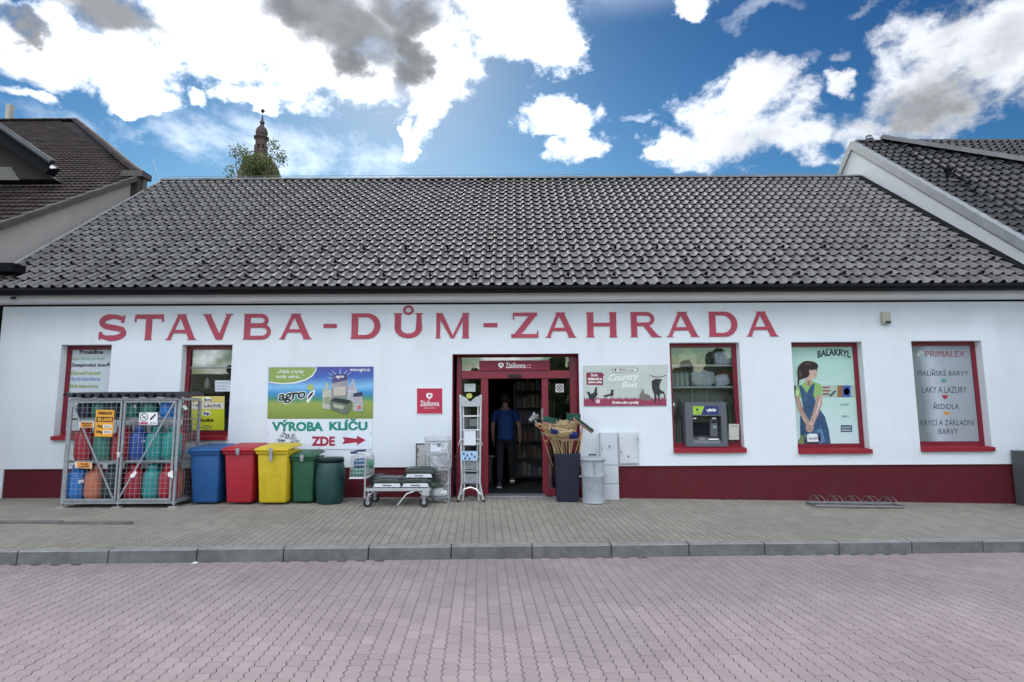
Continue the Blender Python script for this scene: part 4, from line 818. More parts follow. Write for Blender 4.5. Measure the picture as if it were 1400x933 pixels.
bag('clear_wrapped_bundle', 'large crinkled clear wrapped bundle on the second shelf over the cash machine', (X(961, 529, YF + 0.340), YF + 0.420, ZS2 + .012), .22, .14, .16, CELLO, cat='bundle', wr=.2)
bag('orange_topped_bag', 'orange bag behind the tilted white one on the second shelf over the cash machine', (X(992, 529, YF + 0.440), YF + 0.520, ZS2 + .012), .15, .08, .15, M('orange_bag', (.42, .12, .06), .5, var=.3, scale=12))
o = bag('tilted_white_bag', 'white bag leaning at the right of the second shelf over the cash machine', (X(989, 529, YF + 0.320), YF + 0.360, ZS2 + .015), .13, .07, .115, WBAG); o.rotation_euler = (0, R(-12), 0)
YSH = 0
for k, (px, py, pw, ph_, c) in enumerate(((918, 562, 8, 48, (.16, .17, .16)), (927, 545, 9, 65, (.22, .23, .22)), (1001, 535, 8, 60, (.13, .12, .10)), (990, 545, 9, 65, (.10, .10, .09)))):
    mb = MB(); Yk = YF + .50; mb.lathe([(pw * .0065, 0), (pw * .0065, .02), (pw * .0055, ph_ * .0115), (.02, ph_ * .0128), (.02, ph_ * .0137)], 14, (X(px + 4, 600, Yk), Yk, Z(px, 610, Yk))); tag(mb.build('display_canister', M('canister_%d' % k, c, .35, var=.4, scale=14), smooth=40), ['short grey canister at the left edge behind the cash machine glass', 'tall grey canister left of the cash machine behind the glass', 'dark canister farthest right behind the cash machine glass', 'blackish canister just right of the cash machine behind the glass'][k], 'canister')
# cash machine
YA = YF + .02; am = thing('cash_machine', 'grey cash machine set in the window with lime and navy header', 'cash machine', (X(965, 611, YA), YA, Z(965, 611, YA)))
DG = M('machine_grey', (.105, .115, .135), .42, var=.05); DG2 = M('machine_dark_grey', (.045, .05, .06), .4)
def AB(px0, py0, px1, py1, y0, y1, name, mat, bev=.006):
    mb = MB(); mb.box(X(px0, 580, YA), X(px1, 580, YA), y0, y1, Z(965, py1, YA), Z(965, py0, YA)); return mb.build(name, mat, am, bevel=bev)
mb = MB(); xo = [X(v, 580, YA) for v in (937.5, 947, 986.5, 994)]; zo = [Z(965, v, YA) for v in (611, 606.5, 569, 550)]
for a, b, c, d in ((xo[0], xo[3], zo[2], zo[3]), (xo[0], xo[3], zo[0], zo[1]), (xo[0], xo[1], zo[1], zo[2]), (xo[2], xo[3], zo[1], zo[2])): mb.add([(a, YA, c), (b, YA, c), (b, YA, d), (a, YA, d)], [(0, 1, 2, 3)])
for a in (xo[0], xo[3]): mb.add([(a, YA, zo[0]), (a, YA + .3, zo[0]), (a, YA + .3, zo[3]), (a, YA, zo[3])], [(0, 1, 2, 3)])
for a in (xo[1], xo[2]): mb.add([(a, YA, zo[1]), (a, YA + .3, zo[1]), (a, YA + .3, zo[2]), (a, YA, zo[2])], [(0, 1, 2, 3)])
for a in (zo[0], zo[3]): mb.add([(xo[0], YA, a), (xo[3], YA, a), (xo[3], YA + .3, a), (xo[0], YA + .3, a)], [(0, 1, 2, 3)])
for a in (zo[1], zo[2]): mb.add([(xo[1], YA, a), (xo[2], YA, a), (xo[2], YA + .3, a), (xo[1], YA + .3, a)], [(0, 1, 2, 3)])
mb.build('casing', DG, am)
AB(947, 569, 986.5, 606.5, YA + .20, YA + .21, 'back_plate', DG2, 0)
fl = flat('header_lime', [(947.5, 555.5), (963, 555.5), (958.5, 567), (947.5, 567)], pr(160, 200, 70), am, YA, 1); flat('header_navy', [(963.5, 555.3), (982.5, 555.3), (982.5, 567.2), (959, 567.2)], pr(35, 50, 110), am, YA, 1)
text('výběr', (965.5, 558.5, 980, 564), YA, WT, am, 2, .05); flat('mark', [(950, 557), (956, 560), (951, 563), (952.5, 560)], pr(40, 60, 50), am, YA, 2); text('24', (952, 563.5, 957, 565.5), YA, pr(60, 90, 50), am, 2)
mb = MB(); mb.prismx([(YA + .02, zo[1] + .0), (YA + .19, zo[1]), (YA + .19, zo[1] + .11), (YA + .05, zo[1] + .06)], xo[1] + .004, xo[2] - .004); mb.build('keyboard_shelf', DG, am)
AB(948.5, 578, 972, 596, YA + .16, YA + .20, 'screen', M('dark_screen', (.008, .01, .02), .12), .004)
AB(973.5, 573, 984, 598, YA + .10, YA + .20, 'reader_panel', DG, .006); AB(977, 582, 982, 586.5, YA + .085, YA + .10, 'card_reader', M('reader_green', (.25, .4, .3), .4)); AB(975.5, 576, 982.5, 578.5, YA + .09, YA + .10, 'receipt_slot', BLACK, 0)
AB(968.5, 600, 982, 602, YA + .025, YA + .05, 'cash_slot', WHITE, 0); AB(948.5, 571.5, 953, 573, YA + .03, YA + .06, 'lamp', WHITE, 0); AB(975, 571.5, 980, 573, YA + .03, YA + .06, 'lamp', WHITE, 0)
kp = MB()
for i in range(3):
    for j in range(4): a = xo[1] + .14 + i * .035; kp.box(a, a + .025, YA + .055 + j * .03, YA + .075 + j * .03, zo[1] + .062 + j * .011, zo[1] + .078 + j * .011)
kp.build('key', GALV, am)
bx = board('pale_letter_slot', 'pale box with a slot on the glass at the right of the cash machine', 'box', (996.5, 580, 1010.5, 601.5), YA + .06, M('cream_metal', (.5, .51, .46), .5), .05); flat('slot', rect(999.5, 582.3, 1008.5, 583.2), BLACK, bx, YA + .06, 1)
st = board('tiny_window_sticker', 'tiny white sticker on the glass left of the cash machine', 'sticker', (919, 551, 922.5, 555.5), YP + .0, WT, .002)

# ------------------------------------------------------------------ gas bottle cage
YC, YCB = 9.86, 10.49
gl_ = gz(-5.5, YC)
cx0, cx1 = X(91, 618, YC), X(242, 618, YC); cz0 = Z(165, 687, YC); cz1 = Z(165, 546, YC); cxm = X(166, 618, YC)
cage = thing('gas_bottle_cage', 'galvanised mesh cage with two doors and corrugated roof full of gas bottles', 'cage', (cxm, (YC + YCB) / 2, gl_))
TB = .022
def post(x, y): mb = MB(); mb.box(x - TB, x + TB, y - TB, y + TB, cz0 - .04, cz1); return mb.build('post', GALV, cage, bevel=.004)
for x in (cx0, cx1):
    for y in (YC, YCB): post(x, y)
def foot(x, y): mb = MB(); mb.box(x - .012, x + .012, y - .012, y + .012, gl_ + .01, cz0 - .03); mb.box(x - .07, x + .07, y - .05, y + .05, gl_ - .01, gl_ + .03); mb.build('foot', M('foot_grey', (.3, .3, .3), .7), cage, bevel=.006)
for x in (cx0, cxm, cx1): foot(x, YC)
for x in (cx0, cx1): foot(x, YCB)
ZT1, ZT2 = Z(165, 631, YC), Z(165, 573, YC)
for nm, z in (('bottom_frame', cz0), ('top_frame', cz1)):
    mb = MB()
    for y in (YC, YCB): mb.box(cx0 + TB, cx1 - TB, y - TB * .9, y + TB * .9, z - TB, z + TB)
    for x in (cx0, cx1): mb.box(x - TB * .9, x + TB * .9, YC + TB, YCB - TB, z - TB, z + TB)
    mb.build(nm, GALV, cage)
for z in (cz0 + .02, ZT1, ZT2):
    mb = MB(); mb.box(cx0 + .03, cx1 - .03, YC + .045, YCB - .03, z - .008, z + .004); mb.box(cx0 + .025, cx1 - .025, YC + .03, YC + .045, z - .02, z + .015); mb.build('shelf', M('shelf_steel', (.28, .29, .30), .5, metal=.5, var=.2), cage)
WR = .0028
def meshpanel(nm, a0, a1, fixed, axis, par, zlo, zhi, step=.083):
    mb = MB(); n = round((a1 - a0) / step); nz = round((zhi - zlo) / step)
    def pt(a, z): return (a, fixed, z) if axis == 'x' else (fixed, a, z)
    for i in range(n + 1): a = a0 + (a1 - a0) * i / n; mb.tube([pt(a, zlo), pt(a, zhi)], WR, 4)
    for j in range(nz + 1):
        z = zlo + (zhi - zlo) * j / nz; off = .007
        mb.tube([(a0, fixed - off, z), (a1, fixed - off, z)] if axis == 'x' else [(fixed + off, a0, z), (fixed + off, a1, z)], WR, 4)
    return mb.build(nm, GALV, par)
def cdoor(xa, xb, flip):
    d = thing_part('door', cage, (xa, YC - .03, cz0)); f = MB(); b = .015; za, zb = cz0 + .03, cz1 - .03
    f.box(xa, xa + 2 * b, YC - .045, YC - .015, za, zb); f.box(xb - 2 * b, xb, YC - .045, YC - .015, za, zb); f.box(xa + 2 * b, xb - 2 * b, YC - .044, YC - .016, zb - 2 * b, zb); f.box(xa + 2 * b, xb - 2 * b, YC - .044, YC - .016, za, za + 2 * b)
    f.build('door_frame', GALV, d); br = MB(); p = [(xa + .03, zb - .03), (xb - .03, za + .03)] if not flip else [(xb - .03, zb - .03), (xa + .03, za + .03)]
    br.strip(p, .024, YC - .060, YC - .047); br.build('brace', GALV, d); meshpanel('mesh', xa + .03, xb - .03, YC - .028, 'x', d, za + .03, zb - .03); return d
cdoor(cx0 + .035, cxm - .012, False); d2 = cdoor(cxm + .012, cx1 - .035, True)
mb = MB(); mb.tube([(cxm - .03, YC - .07, cz0 + .80), (cxm + .03, YC - .07, cz0 + .80), (cxm + .03, YC - .03, cz0 + .80)], .009, 6); mb.box(cxm - .02, cxm + .02, YC - .07, YC - .046, cz0 + .73, cz0 + .79); mb.build('padlock', ALU, cage)
for x in (cx0, cx1): meshpanel('mesh', YC + .03, YCB - .03, x, 'y', cage, cz0 + .02, cz1 - .02)
meshpanel('mesh', cx0 + .03, cx1 - .03, YCB, 'x', cage, cz0 + .02, cz1 - .02)
mb = MB(); n = 130; x_ = [cx0 - .05 + (cx1 - cx0 + .1) * i / n for i in range(n + 1)]
h_ = [(.022 if math.sin(i / n * 2 * math.pi * 13) > .35 else (-.005 if math.sin(i / n * 2 * math.pi * 13) < -.1 else .01)) for i in range(n + 1)]
vs = [(a, YC - .12, cz1 + .038 + h * 2.4) for a, h in zip(x_, h_)] + [(a, YCB + .05, cz1 + .078 + h * 2.4) for a, h in zip(x_, h_)]; vs += [(a, b, c + .016) for a, b, c in vs]; m_ = n + 1
mb.add(vs, [(i, i + 1, m_ + i + 1, m_ + i) for i in range(n)] + [(2 * m_ + i, 2 * m_ + i + 1, 3 * m_ + i + 1, 3 * m_ + i) for i in range(n)] + [(i, i + 1, 2 * m_ + i + 1, 2 * m_ + i) for i in range(n)] + [(0, m_, 3 * m_, 2 * m_), (n, m_ + n, 3 * m_ + n, 2 * m_ + n)])
mb.build('corrugated_roof', M('dark_corrugated_sheet', (.05, .055, .065), .45, metal=.3), cage)
# gas bottles
def bottle_proto(mat, big=True):
    t = bpy.data.objects.new('gas_bottle', None); COL.objects.link(t); r = .15 if big else .135; h = .47 if big else .30
    mb = MB(); mb.lathe([(r * .8, .03), (r * .97, .06), (r, .10), (r, h - .09), (r * .93, h - .045), (r * .7, h - .005), (r * .3, h + .015), (.02, h + .016)], 20); mb.build('body', mat, t, smooth=40)
    mb = MB(); mb.lathe([(r * .82, 0), (r * .82, .04), (r * .78, .04), (r * .78, 0)], 20); mb.build('foot_ring', mat, t, smooth=40)
    mb = MB(); rr = r * .58
    for a0, a1 in ((.15, 1.15), (1.3, 2.3)):
        pa = [(rr * math.cos(math.pi * (a0 + (a1 - a0) * k / 8)), rr * math.sin(math.pi * (a0 + (a1 - a0) * k / 8))) for k in range(9)]
        vs = [(x, y, h - .02) for x, y in pa] + [(x, y, h + .10) for x, y in pa]; mb.add(vs, [(k, k + 1, 10 + k, 9 + k) for k in range(8)])
    cm = mb.build('collar', mat, t, smooth=40); md = cm.modifiers.new('s', 'SOLIDIFY'); md.thickness = .006
    mb = MB(); mb.lathe([(.016, h), (.016, h + .05), (.026, h + .05), (.026, h + .07)], 8); mb.tube([(0, 0, h + .035), (.045, 0, h + .035)], .011, 6); mb.build('valve', M('brass_valve', (.45, .36, .18), .4, metal=.8), t); return t
def BM(nm, c): return M('bottle_' + nm, c, .42, var=.12, scale=6, stain=.25, coat=.1)
BC = dict(blue=(.02, .16, .50), orange=(.52, .16, .08), red=(.36, .014, .03), green=(.03, .20, .15), teal=(.02, .26, .25), darkblue=(.01, .055, .26), navy=(.012, .02, .05), bright=(.02, .20, .62), dark=(.015, .035, .04), grey=(.10, .10, .10))
PROTO = {}
def gasb(col, px, tier, row, label, big=True, grp=None):
    z = {0: cz0 + .026, 1: ZT1 + .006, 2: ZT2 + .006}[tier]; y = YC + .168 + row * .30; x = X(px, {0: 660, 1: 605, 2: 555}[tier], y)
    key = (col, big); sc = 1.0
    if key not in PROTO: t = bottle_proto(BM(col, BC[col]), big); PROTO[key] = t; t.location = (x, y, z)
    else: t = dup(PROTO[key], (x, y, z))
    t.rotation_euler = (0, 0, random.uniform(0, 6.3)); t['label'] = label; t['category'] = 'gas bottle'; t['group'] = 'gas bottles in the cage'; return t
BT = [('blue', 106, 0, 0, 'light blue gas bottle with white lettering on the cage floor, far left'), ('orange', 130, 0, 0, 'scuffed orange gas bottle on the cage floor beside the light blue one'),
      ('dark', 154, 0, 0, 'almost black gas bottle on the cage floor left of the door joint'), ('red', 184, 0, 0, 'dark red gas bottle on the cage floor right of the door joint'),
      ('teal', 209, 0, 0, 'teal gas bottle on the cage floor under the diagonal brace'), ('red', 231, 0, 0, 'dark red gas bottle on the cage floor in the front right corner'),
      ('red', 116, 1, 0, 'bright red gas bottle on the middle shelf, far left of the cage'), ('green', 142, 1, 0, 'green gas bottle on the middle shelf under the yellow price sign'),
      ('red', 167, 1, 0, 'red gas bottle on the middle shelf left of the padlock'), ('darkblue', 191, 1, 0, 'deep blue gas bottle on the middle shelf right of the padlock'),
      ('teal', 213, 1, 0, 'teal gas bottle on the middle shelf crossed by the diagonal brace'), ('teal', 236, 1, 0, 'teal gas bottle on the middle shelf in the front right corner'),
      ('navy', 118, 2, 0, 'navy gas bottle on the top shelf, far left of the cage', False), ('green', 139, 2, 0, 'green gas bottle on the top shelf behind the yellow price sign', False),
      ('dark', 159, 2, 0, 'dark gas bottle on the top shelf left of the door joint', False), ('green', 182, 2, 0, 'green gas bottle with white tag on the top shelf right of the door joint', False),
      ('green', 206, 2, 0, 'green gas bottle on the top shelf behind the no smoking sign', False), ('bright', 231, 2, 0, 'bright blue gas bottle on the top shelf in the front right corner', False),
      ('dark', 122, 0, 1, 'dark gas bottle on the cage floor behind the blue and orange ones'), ('teal', 215, 0, 1, 'teal gas bottle in the back row of the cage floor behind the teal one'),
      ('orange', 239, 0, 1, 'dull orange gas bottle in the back right corner of the cage floor'), ('red', 177, 0, 1, 'red gas bottle in the back row of the cage floor at the middle'),
      ('red', 172, 1, 1, 'red gas bottle in the back row of the middle shelf at the door joint'), ('teal', 217, 1, 1, 'teal gas bottle in the back row of the middle shelf'), ('red', 240, 1, 1, 'red gas bottle in the back right corner of the middle shelf'),
      ('green', 240, 2, 1, 'green gas bottle in the back right corner of the top shelf', False), ('navy', 145, 2, 1, 'navy gas bottle in the back row of the top shelf', False)]
for b in BT: gasb(*b)
def plate(name, label, cat, q, Y, mat, **k): return board(name, label, cat, (0, 0, 1, 1), Y, mat, .003, 'plate', q)
YCS = YC - .068
p1 = plate('gas_price_sign', 'yellow price sign reading PB LAHVE hanging on the left cage door', 'sign', [(131.5, 560.5), (156.5, 560.8), (153.5, 597.5), (129, 596.8)], YCS, pr(235, 165, 50))
text('PRIMAGAS', (134, 563, 154, 567.3), YCS, pr(50, 35, 20), p1, 1, .05, .2); flat('black_band', [(132, 570), (154.5, 570.3), (154, 577.5), (131.5, 577.2)], BLACK, p1, YCS, 1); text('PB LAHVE', (133.5, 571.3, 153, 576.5), YCS, pr(235, 165, 50), p1, 2, .06)
text('2kg', (133, 581, 140, 585.5), YCS, BLACK, p1, 1, .05); text('10kg', (131.5, 588.5, 140, 593.5), YCS, BLACK, p1, 1, .05)
for y in (580.8, 588.5): flat('price_field', [(141, y), (152.5, y), (152.3, y + 4.6), (140.8, y + 4.6)], pr(235, 232, 225), p1, YCS, 1)
text('270 Kč', (142, 582, 151.5, 584.6), YCS, BLACK, p1, 2, .03); text('490 Kč', (142, 589.6, 151.3, 592.2), YCS, BLACK, p1, 2, .03)
p2 = plate('no_smoking_sign', 'white sign with crossed cigarette circle and black match on the right cage door', 'sign', [(190.5, 564.5), (215.5, 564), (215, 581), (190, 580.8)], YCS, pr(235, 235, 240))
mb = MB(); c0, c1 = P(197, 570.5, YCS - EPS); mb.strip([(c0 + .062 * math.cos(a * math.pi / 10), c1 + .062 * math.sin(a * math.pi / 10)) for a in range(21)], .010, YCS - .003, YCS - .0022); mb.strip([(c0 - .04, c1 + .04), (c0 + .04, c1 - .04)], .009, YCS - .004, YCS - .0031); mb.strip([(c0 - .025, c1 - .01), (c0 + .03, c1 + .005)], .012, YCS - .0021, YCS - .0015); mb.build('symbol', BLACK, p2)
flat('match', [(204.5, 573), (212, 566), (213.5, 567), (206.5, 575)], BLACK, p2, YCS, 1); flat('pink_strip', [(190.8, 576.8), (202.5, 576.8), (202.4, 580.5), (190.4, 580.5)], pr(205, 130, 150), p2, YCS, 1); text('ZÁKAZ', (192, 577.5, 201, 579.8), YCS, pr(90, 30, 45), p2, 2, .03); text('PLYN', (205.5, 577.8, 213, 579.8), YCS, BLACK, p2, 1, .03)
p3 = plate('upper_amber_label', 'small amber label on the mesh at the left of the yellow price sign', 'label', [(108.5, 577), (129, 577.2), (128.6, 585), (108, 584.8)], YCS, pr(225, 215, 200)); flat('amber', [(110.5, 577.4), (127, 577.6), (126.8, 584.6), (110, 584.4)], pr(225, 150, 60), p3, YCS, 1); text('PROPAN', (112, 578.3, 126, 580.7), YCS, BLACK, p3, 2, .04); text('BUTAN', (114, 581.5, 124, 583.8), YCS, BLACK, p3, 2, .04)
p4 = plate('lower_amber_label', 'small amber label on the mesh above the light blue bottle', 'label', [(102.5, 631.5), (125.5, 632.3), (125, 641), (102, 640)], YCS, pr(230, 215, 200)); flat('amber', [(105.5, 632), (124, 632.6), (123.7, 640.5), (105.2, 639.8)], pr(230, 150, 70), p4, YCS, 1); text('PLNÉ', (110, 633.3, 120, 635.8), YCS, BLACK, p4, 2, .05); text('LAHVE', (108.5, 637, 121.5, 639.3), YCS, BLACK, p4, 2, .05)
for i, (q, l) in enumerate((([(178, 650), (185, 644), (187, 646), (183, 653), (178, 653.5)], 'white paper tag tied to the lower diagonal brace'), ([(229, 647), (236, 643), (236.5, 654), (230, 652)], 'white paper tag at the foot of the right cage post'), ([(248, 556), (252, 553.5), (257, 559), (253, 561)], 'white paper tag on the bottle in the top right corner'), ([(179.5, 555), (185, 553), (186, 557), (181, 559)], 'white paper tag on the top shelf bottle near the door joint'))):
    tg = plate('paper_tag', l, 'tag', q, YCS + (.0 if i < 2 else .13), WT)
text_b = thing('bottle_lettering', 'white lettering band on the light blue gas bottle', 'lettering', (X(105, 655, YC + .05), YC + .055, Z(105, 660, YC))); text('topgas', (96.5, 655, 114.5, 661), YC + .056, WT, text_b, 0, .04, curve=-.6)
text_c = thing('bottle_lettering', 'white lettering on the deep blue middle shelf gas bottle', 'lettering', (X(191, 603, YC + .05), YC + .055, Z(191, 606, YC))); text('PRIMA G', (184, 602, 198, 604.5), YC + .056, WT, text_c, 0, .04)

# ------------------------------------------------------------------ bins
def bin_(name, label, pxl, pxr, pytop, mat, Yf, dep, lidh=.07, taper=.80, wheel=True, clasp=False, lidm=None, embossed=False):
    xc = (X(pxl, 650, Yf) + X(pxr, 650, Yf)) / 2; w = (X(pxr, pytop, Yf) - X(pxl, pytop, Yf)); g0 = gz(xc, Yf) + .004; ht = Z((pxl + pxr) / 2, pytop, Yf) - g0
    t = thing(name, label, 'wheelie bin', (xc, Yf + dep / 2, g0), 'bins in a row along the wall'); h2 = w * .46; b2 = h2 * taper
    bx_ = (-b2, b2, -dep * .30, dep * .34); tx_ = (-h2 * .95, h2 * .95, -dep / 2 + .05, dep / 2 - .03)
    mb = MB(); mb.taper(bx_, tx_, .03, ht - .0); body = mb.build('body', mat, t, world=False, bevel=.035, seg=3, smooth=40)
    mb = MB(); mb.taper((-h2, h2, -dep / 2 + .03, dep / 2), (-h2 * 1.03, h2 * 1.03, -dep / 2 + .015, dep / 2 + .01), ht - .055, ht - .0); mb.build('rim', mat, t, world=False, bevel=.008)
    mb = MB(); hh = w * .5; f0 = -dep / 2
    mb.add([(-hh, f0, ht), (hh, f0, ht), (hh, dep / 2, ht + .06), (-hh, dep / 2, ht + .06), (-hh, f0, ht + .035), (hh, f0, ht + .035), (hh * .96, dep / 2, ht + .09), (-hh * .96, dep / 2, ht + .09),
            (-hh * .82, f0 + .09, ht + lidh), (hh * .82, f0 + .09, ht + lidh), (hh * .80, dep / 2 - .05, ht + .11), (-hh * .80, dep / 2 - .05, ht + .11)],
           [(0, 1, 5, 4), (1, 2, 6, 5), (2, 3, 7, 6), (3, 0, 4, 7), (4, 5, 9, 8), (5, 6, 10, 9), (6, 7, 11, 10), (7, 4, 8, 11), (8, 9, 10, 11), (0, 3, 2, 1)]); mb.build('lid', lidm or mat, t, world=False, bevel=.012, seg=2, smooth=45)
    mb = MB(); mb.tube([(-h2 * .8, dep / 2 + .05, ht + .06), (h2 * .8, dep / 2 + .05, ht + .06)], .014, 8); mb.build('handle', mat, t, world=False)
    for s_ in (-1, 1): mb = MB(); mb.tube([(s_ * (b2 + .0), dep * .36, .10), (s_ * (b2 + .05), dep * .36, .10)], .10, 16); mb.build('wheel', RUB, t, world=False)
    if clasp: mb = MB(); mb.box(-.03, .03, f0 - .012, f0 - .001, ht - .03, ht + .05); mb.box(-.026, .026, f0 - .006, f0 + .02, ht - .17 if clasp > 1 else ht - .06, ht - .031); mb.build('clasp', GALV, t, world=False, bevel=.003)
    if embossed:
        mb = MB(); fy = lambda z: bx_[2] + (tx_[2] - bx_[2]) * (z - .03) / (ht - .03)
        for a, b, c, d in ((-.14, .14, .50, .512), (-.14, -.128, .08, .50), (.128, .14, .08, .50)):
            mb.add([(a, fy(c) - .005, c), (b, fy(c) - .005, c), (b, fy(d) - .005, d), (a, fy(d) - .005, d), (a, fy(c) + .01, c), (b, fy(c) + .01, c), (b, fy(d) + .01, d), (a, fy(d) + .01, d)], [(0, 1, 2, 3), (0, 1, 5, 4), (1, 2, 6, 5), (2, 3, 7, 6), (3, 0, 4, 7)])
        mb.build('embossed_panel', mat, t, world=False)
    return t
def PL(n, c): return M('bin_' + n, c, .48, var=.10, scale=5, stain=.30, stain_col=tuple(.75 * v + .05 for v in c), bump=.15, bscale=90, sv=(6, 6, 1.5))
YBN = 10.02
bin_('wheelie_bin', 'blue wheelie bin standing beside the gas bottle cage', 252.5, 299, 618, PL('blue', (.010, .085, .26)), YBN, .66)
bin_('wheelie_bin', 'red wheelie bin between the blue and the yellow one', 300, 346.5, 617, PL('red', (.38, .012, .028)), YBN, .66, clasp=1)
bin_('wheelie_bin', 'bright yellow wheelie bin in the middle of the row of bins', 345.5, 392.5, 617, PL('yellow', (.60, .44, .015)), YBN - .02, .68, clasp=2, embossed=True, taper=.86)
bin_('wheelie_bin', 'smaller dark green wheelie bin right of the yellow one', 394, 429.5, 626, PL('green', (.012, .09, .042)), YBN + .12, .55, lidh=.06, clasp=1, taper=.84)
bx0 = X(452, 650, 10.35); g0 = gz(bx0, 10.35) + .003; bh = Z(452, 627, 10.1) - g0
t = thing('plastic_barrel', 'dark green plastic barrel at the right end of the row of bins', 'barrel', (bx0, 10.35, g0))
mb = MB(); r_ = .245; mb.lathe([(r_ * .82, 0), (r_ * .90, .03), (r_ * .99, bh * .28), (r_ * 1.03, bh * .5), (r_ * .99, bh * .75), (r_ * .86, bh * .90), (r_ * .80, bh * .93)], 32); mb.build('body', PL('barrel_green', (.008, .052, .05)), t, world=False, smooth=40)
mb = MB(); mb.lathe([(r_ * .88, bh * .93), (r_ * .90, bh * .94), (r_ * .90, bh * .985), (r_ * .84, bh), (r_ * .5, bh * 1.0)], 32); mb.build('lid', PL('barrel_lid', (.008, .03, .03)), t, world=False, smooth=40)
mb = MB(); mb.lathe([(r_ * .895, bh * .90), (r_ * .93, bh * .905), (r_ * .93, bh * .925), (r_ * .895, bh * .929)], 32); mb.build('clamp_ring', DMETAL, t, world=False, smooth=40)
mb = MB(); mb.box(r_ * .80, r_ * .80 + .05, -.15, -.10, bh * .60, bh * .64); mb.build('grip', BLACK, t, world=False, bevel=.005)

# ------------------------------------------------------------------ platform trolley with bags
YT = 9.90; tx0, tx1 = X(498, 665, YT), X(588, 665, YT); gt = gz(tx0, YT) + .003; pz = Z(545, 667.5, YT)
tr = thing('platform_trolley', 'silver platform trolley with basket and curved push handle, loaded with bags', 'trolley', ((tx0 + tx1) / 2, YT + .3, gt))
TUBE = M('trolley_tube', (.55, .58, .61), .3, metal=.5)
mb = MB(); yb = YT + .58
mb.box(tx0, tx1, YT - .015, YT + .015, pz - .05, pz); mb.box(tx0, tx1, yb - .015, yb + .015, pz - .05, pz); mb.box(tx0, tx0 + .03, YT + .015, yb - .015, pz - .05, pz); mb.box(tx1 - .03, tx1, YT + .015, yb - .015, pz - .05, pz); mb.build('platform_frame', TUBE, tr, bevel=.004)
mb = MB(); 
for k in range(12): x = tx0 + .08 + k * (tx1 - tx0 - .16) / 11; mb.tube([(x, YT + .016, pz - .012), (x, yb - .016, pz - .012)], .004, 5)
mb.build('platform_grid', TUBE, tr)
hx, hz = P(499, 603, YT); zt = Z(485, 619, YT); x2 = X(478, 600, YT); hb = Z(500, 688, YT)
for y, nm in ((YT, 0), (yb, 1)):
    mb = MB(); mb.tube([(tx0 + .01, y, gt + .16), (tx0 + .01, y, zt - .12), (tx0 - .01, y, zt - .05), (tx0 - .05, y, zt - .01), (tx0 - .13, y, zt)], .014, 8); mb.build('handle_tube', TUBE, tr, smooth=40)
mb = MB(); mb.tube([(tx0 - .12, YT - .01, zt), (tx0 - .22, YT + .01, zt - .005), (tx0 - .25, YT + .06, zt - .005), (tx0 - .25, yb - .06, zt - .005), (tx0 - .22, yb - .01, zt - .005), (tx0 - .12, yb + .01, zt)], .019, 8); mb.build('push_handle', M('navy_grip', (.015, .02, .12), .4), tr, smooth=40)
bx1, bx2 = tx0 - .25, tx0 + .02; bz1, bz2 = Z(485, 653, YT), Z(485, 625, YT); mb = MB()
for z in [bz1 + (bz2 - bz1) * k / 5 for k in range(6)]: mb.tube([(bx1, YT + .03, z), (bx2, YT + .03, z), (bx2, yb - .03, z), (bx1, yb - .03, z), (bx1, YT + .03, z)], .004, 4)
for k in range(6): x = bx1 + (bx2 - bx1) * k / 5; mb.tube([(x, YT + .03, bz2), (x, YT + .03, bz1), (x, yb - .03, bz1), (x, yb - .03, bz2)], .003, 4)
for k in range(1, 10): y = YT + .03 + k * .052; mb.tube([(bx1, y, bz2), (bx1, y, bz1), (bx2, y, bz1), (bx2, y, bz2)], .003, 4)
mb.build('basket', TUBE, tr); mb = MB(); mb.box(bx1 - .01, bx2, YT + .02, yb - .02, bz1 - .025, bz1 - .008); mb.build('basket_floor', WHITE, tr)
def caster(x, y):
    c = thing_part('wheel', tr, (x, y, gt)); mb = MB(); mb.tube([(x, y - .018, gt + .075), (x, y + .018, gt + .075)], .075, 20); mb.build('tyre', RUB, c, smooth=40)
    mb = MB(); mb.tube([(x, y - .022, gt + .075), (x, y + .022, gt + .075)], .03, 10); mb.build('hub', GREYW, c)
    mb = MB()
    for s_ in (-1, 1): mb.prism([(x - .035, gt + .17), (x + .035, gt + .17), (x + .012, gt + .06), (x - .012, gt + .06)], y + s_ * .03 - .003, y + s_ * .03 + .003)
    mb.box(x - .06, x + .06, y - .04, y + .04, gt + .17, gt + .18); mb.build('fork', M('fork_grey', (.28, .29, .31), .4, metal=.4), c)
for x in (tx0 + .06, tx1 - .10):
    for y in (YT + .03, yb - .03): caster(x, y); mb = MB(); mb.tube([(x, y, gt + .18), (x + (.10 if x < 0 and x == tx0 + .06 else -.10), y, pz - .05)], .012, 6); mb.tube([(x, y, gt + .18), (x, y, pz - .05)], .014, 6); mb.build('strut', TUBE, tr)
mb = MB(); mb.box(tx1 - .13, tx1 - .01, YT - .035, YT - .017, gt + .19, gt + .27); mb.build('brake_plate', M('plate_grey', (.4, .42, .43), .5), tr, bevel=.004)
mb = MB(); mb.tube([(tx1 - .25, YT + .02, pz - .05), (tx1 - .38, YT - .05, pz - .09), (tx1 - .46, YT - .08, gt + .12), (tx1 - .52, YT - .09, gt + .05)], .011, 6); mb.build('foot_lever', TUBE, tr)
SACK = M('dark_sack_film', (.016, .024, .022), .3, var=.8, scale=9, stain=.35, stain_col=(.16, .18, .18)); SACKW = M('white_sack_end', (.60, .64, .68), .4, var=.1, scale=10)
yy = YT + .27; q = [('lower left dark sack with white front on the trolley', 529, 0, .26, 0), ('lower right dark sack with white front on the trolley', 568, 0, .25, 0), ('top dark sack lying over the lower right one on the trolley', 572, .15, .25, .03)]
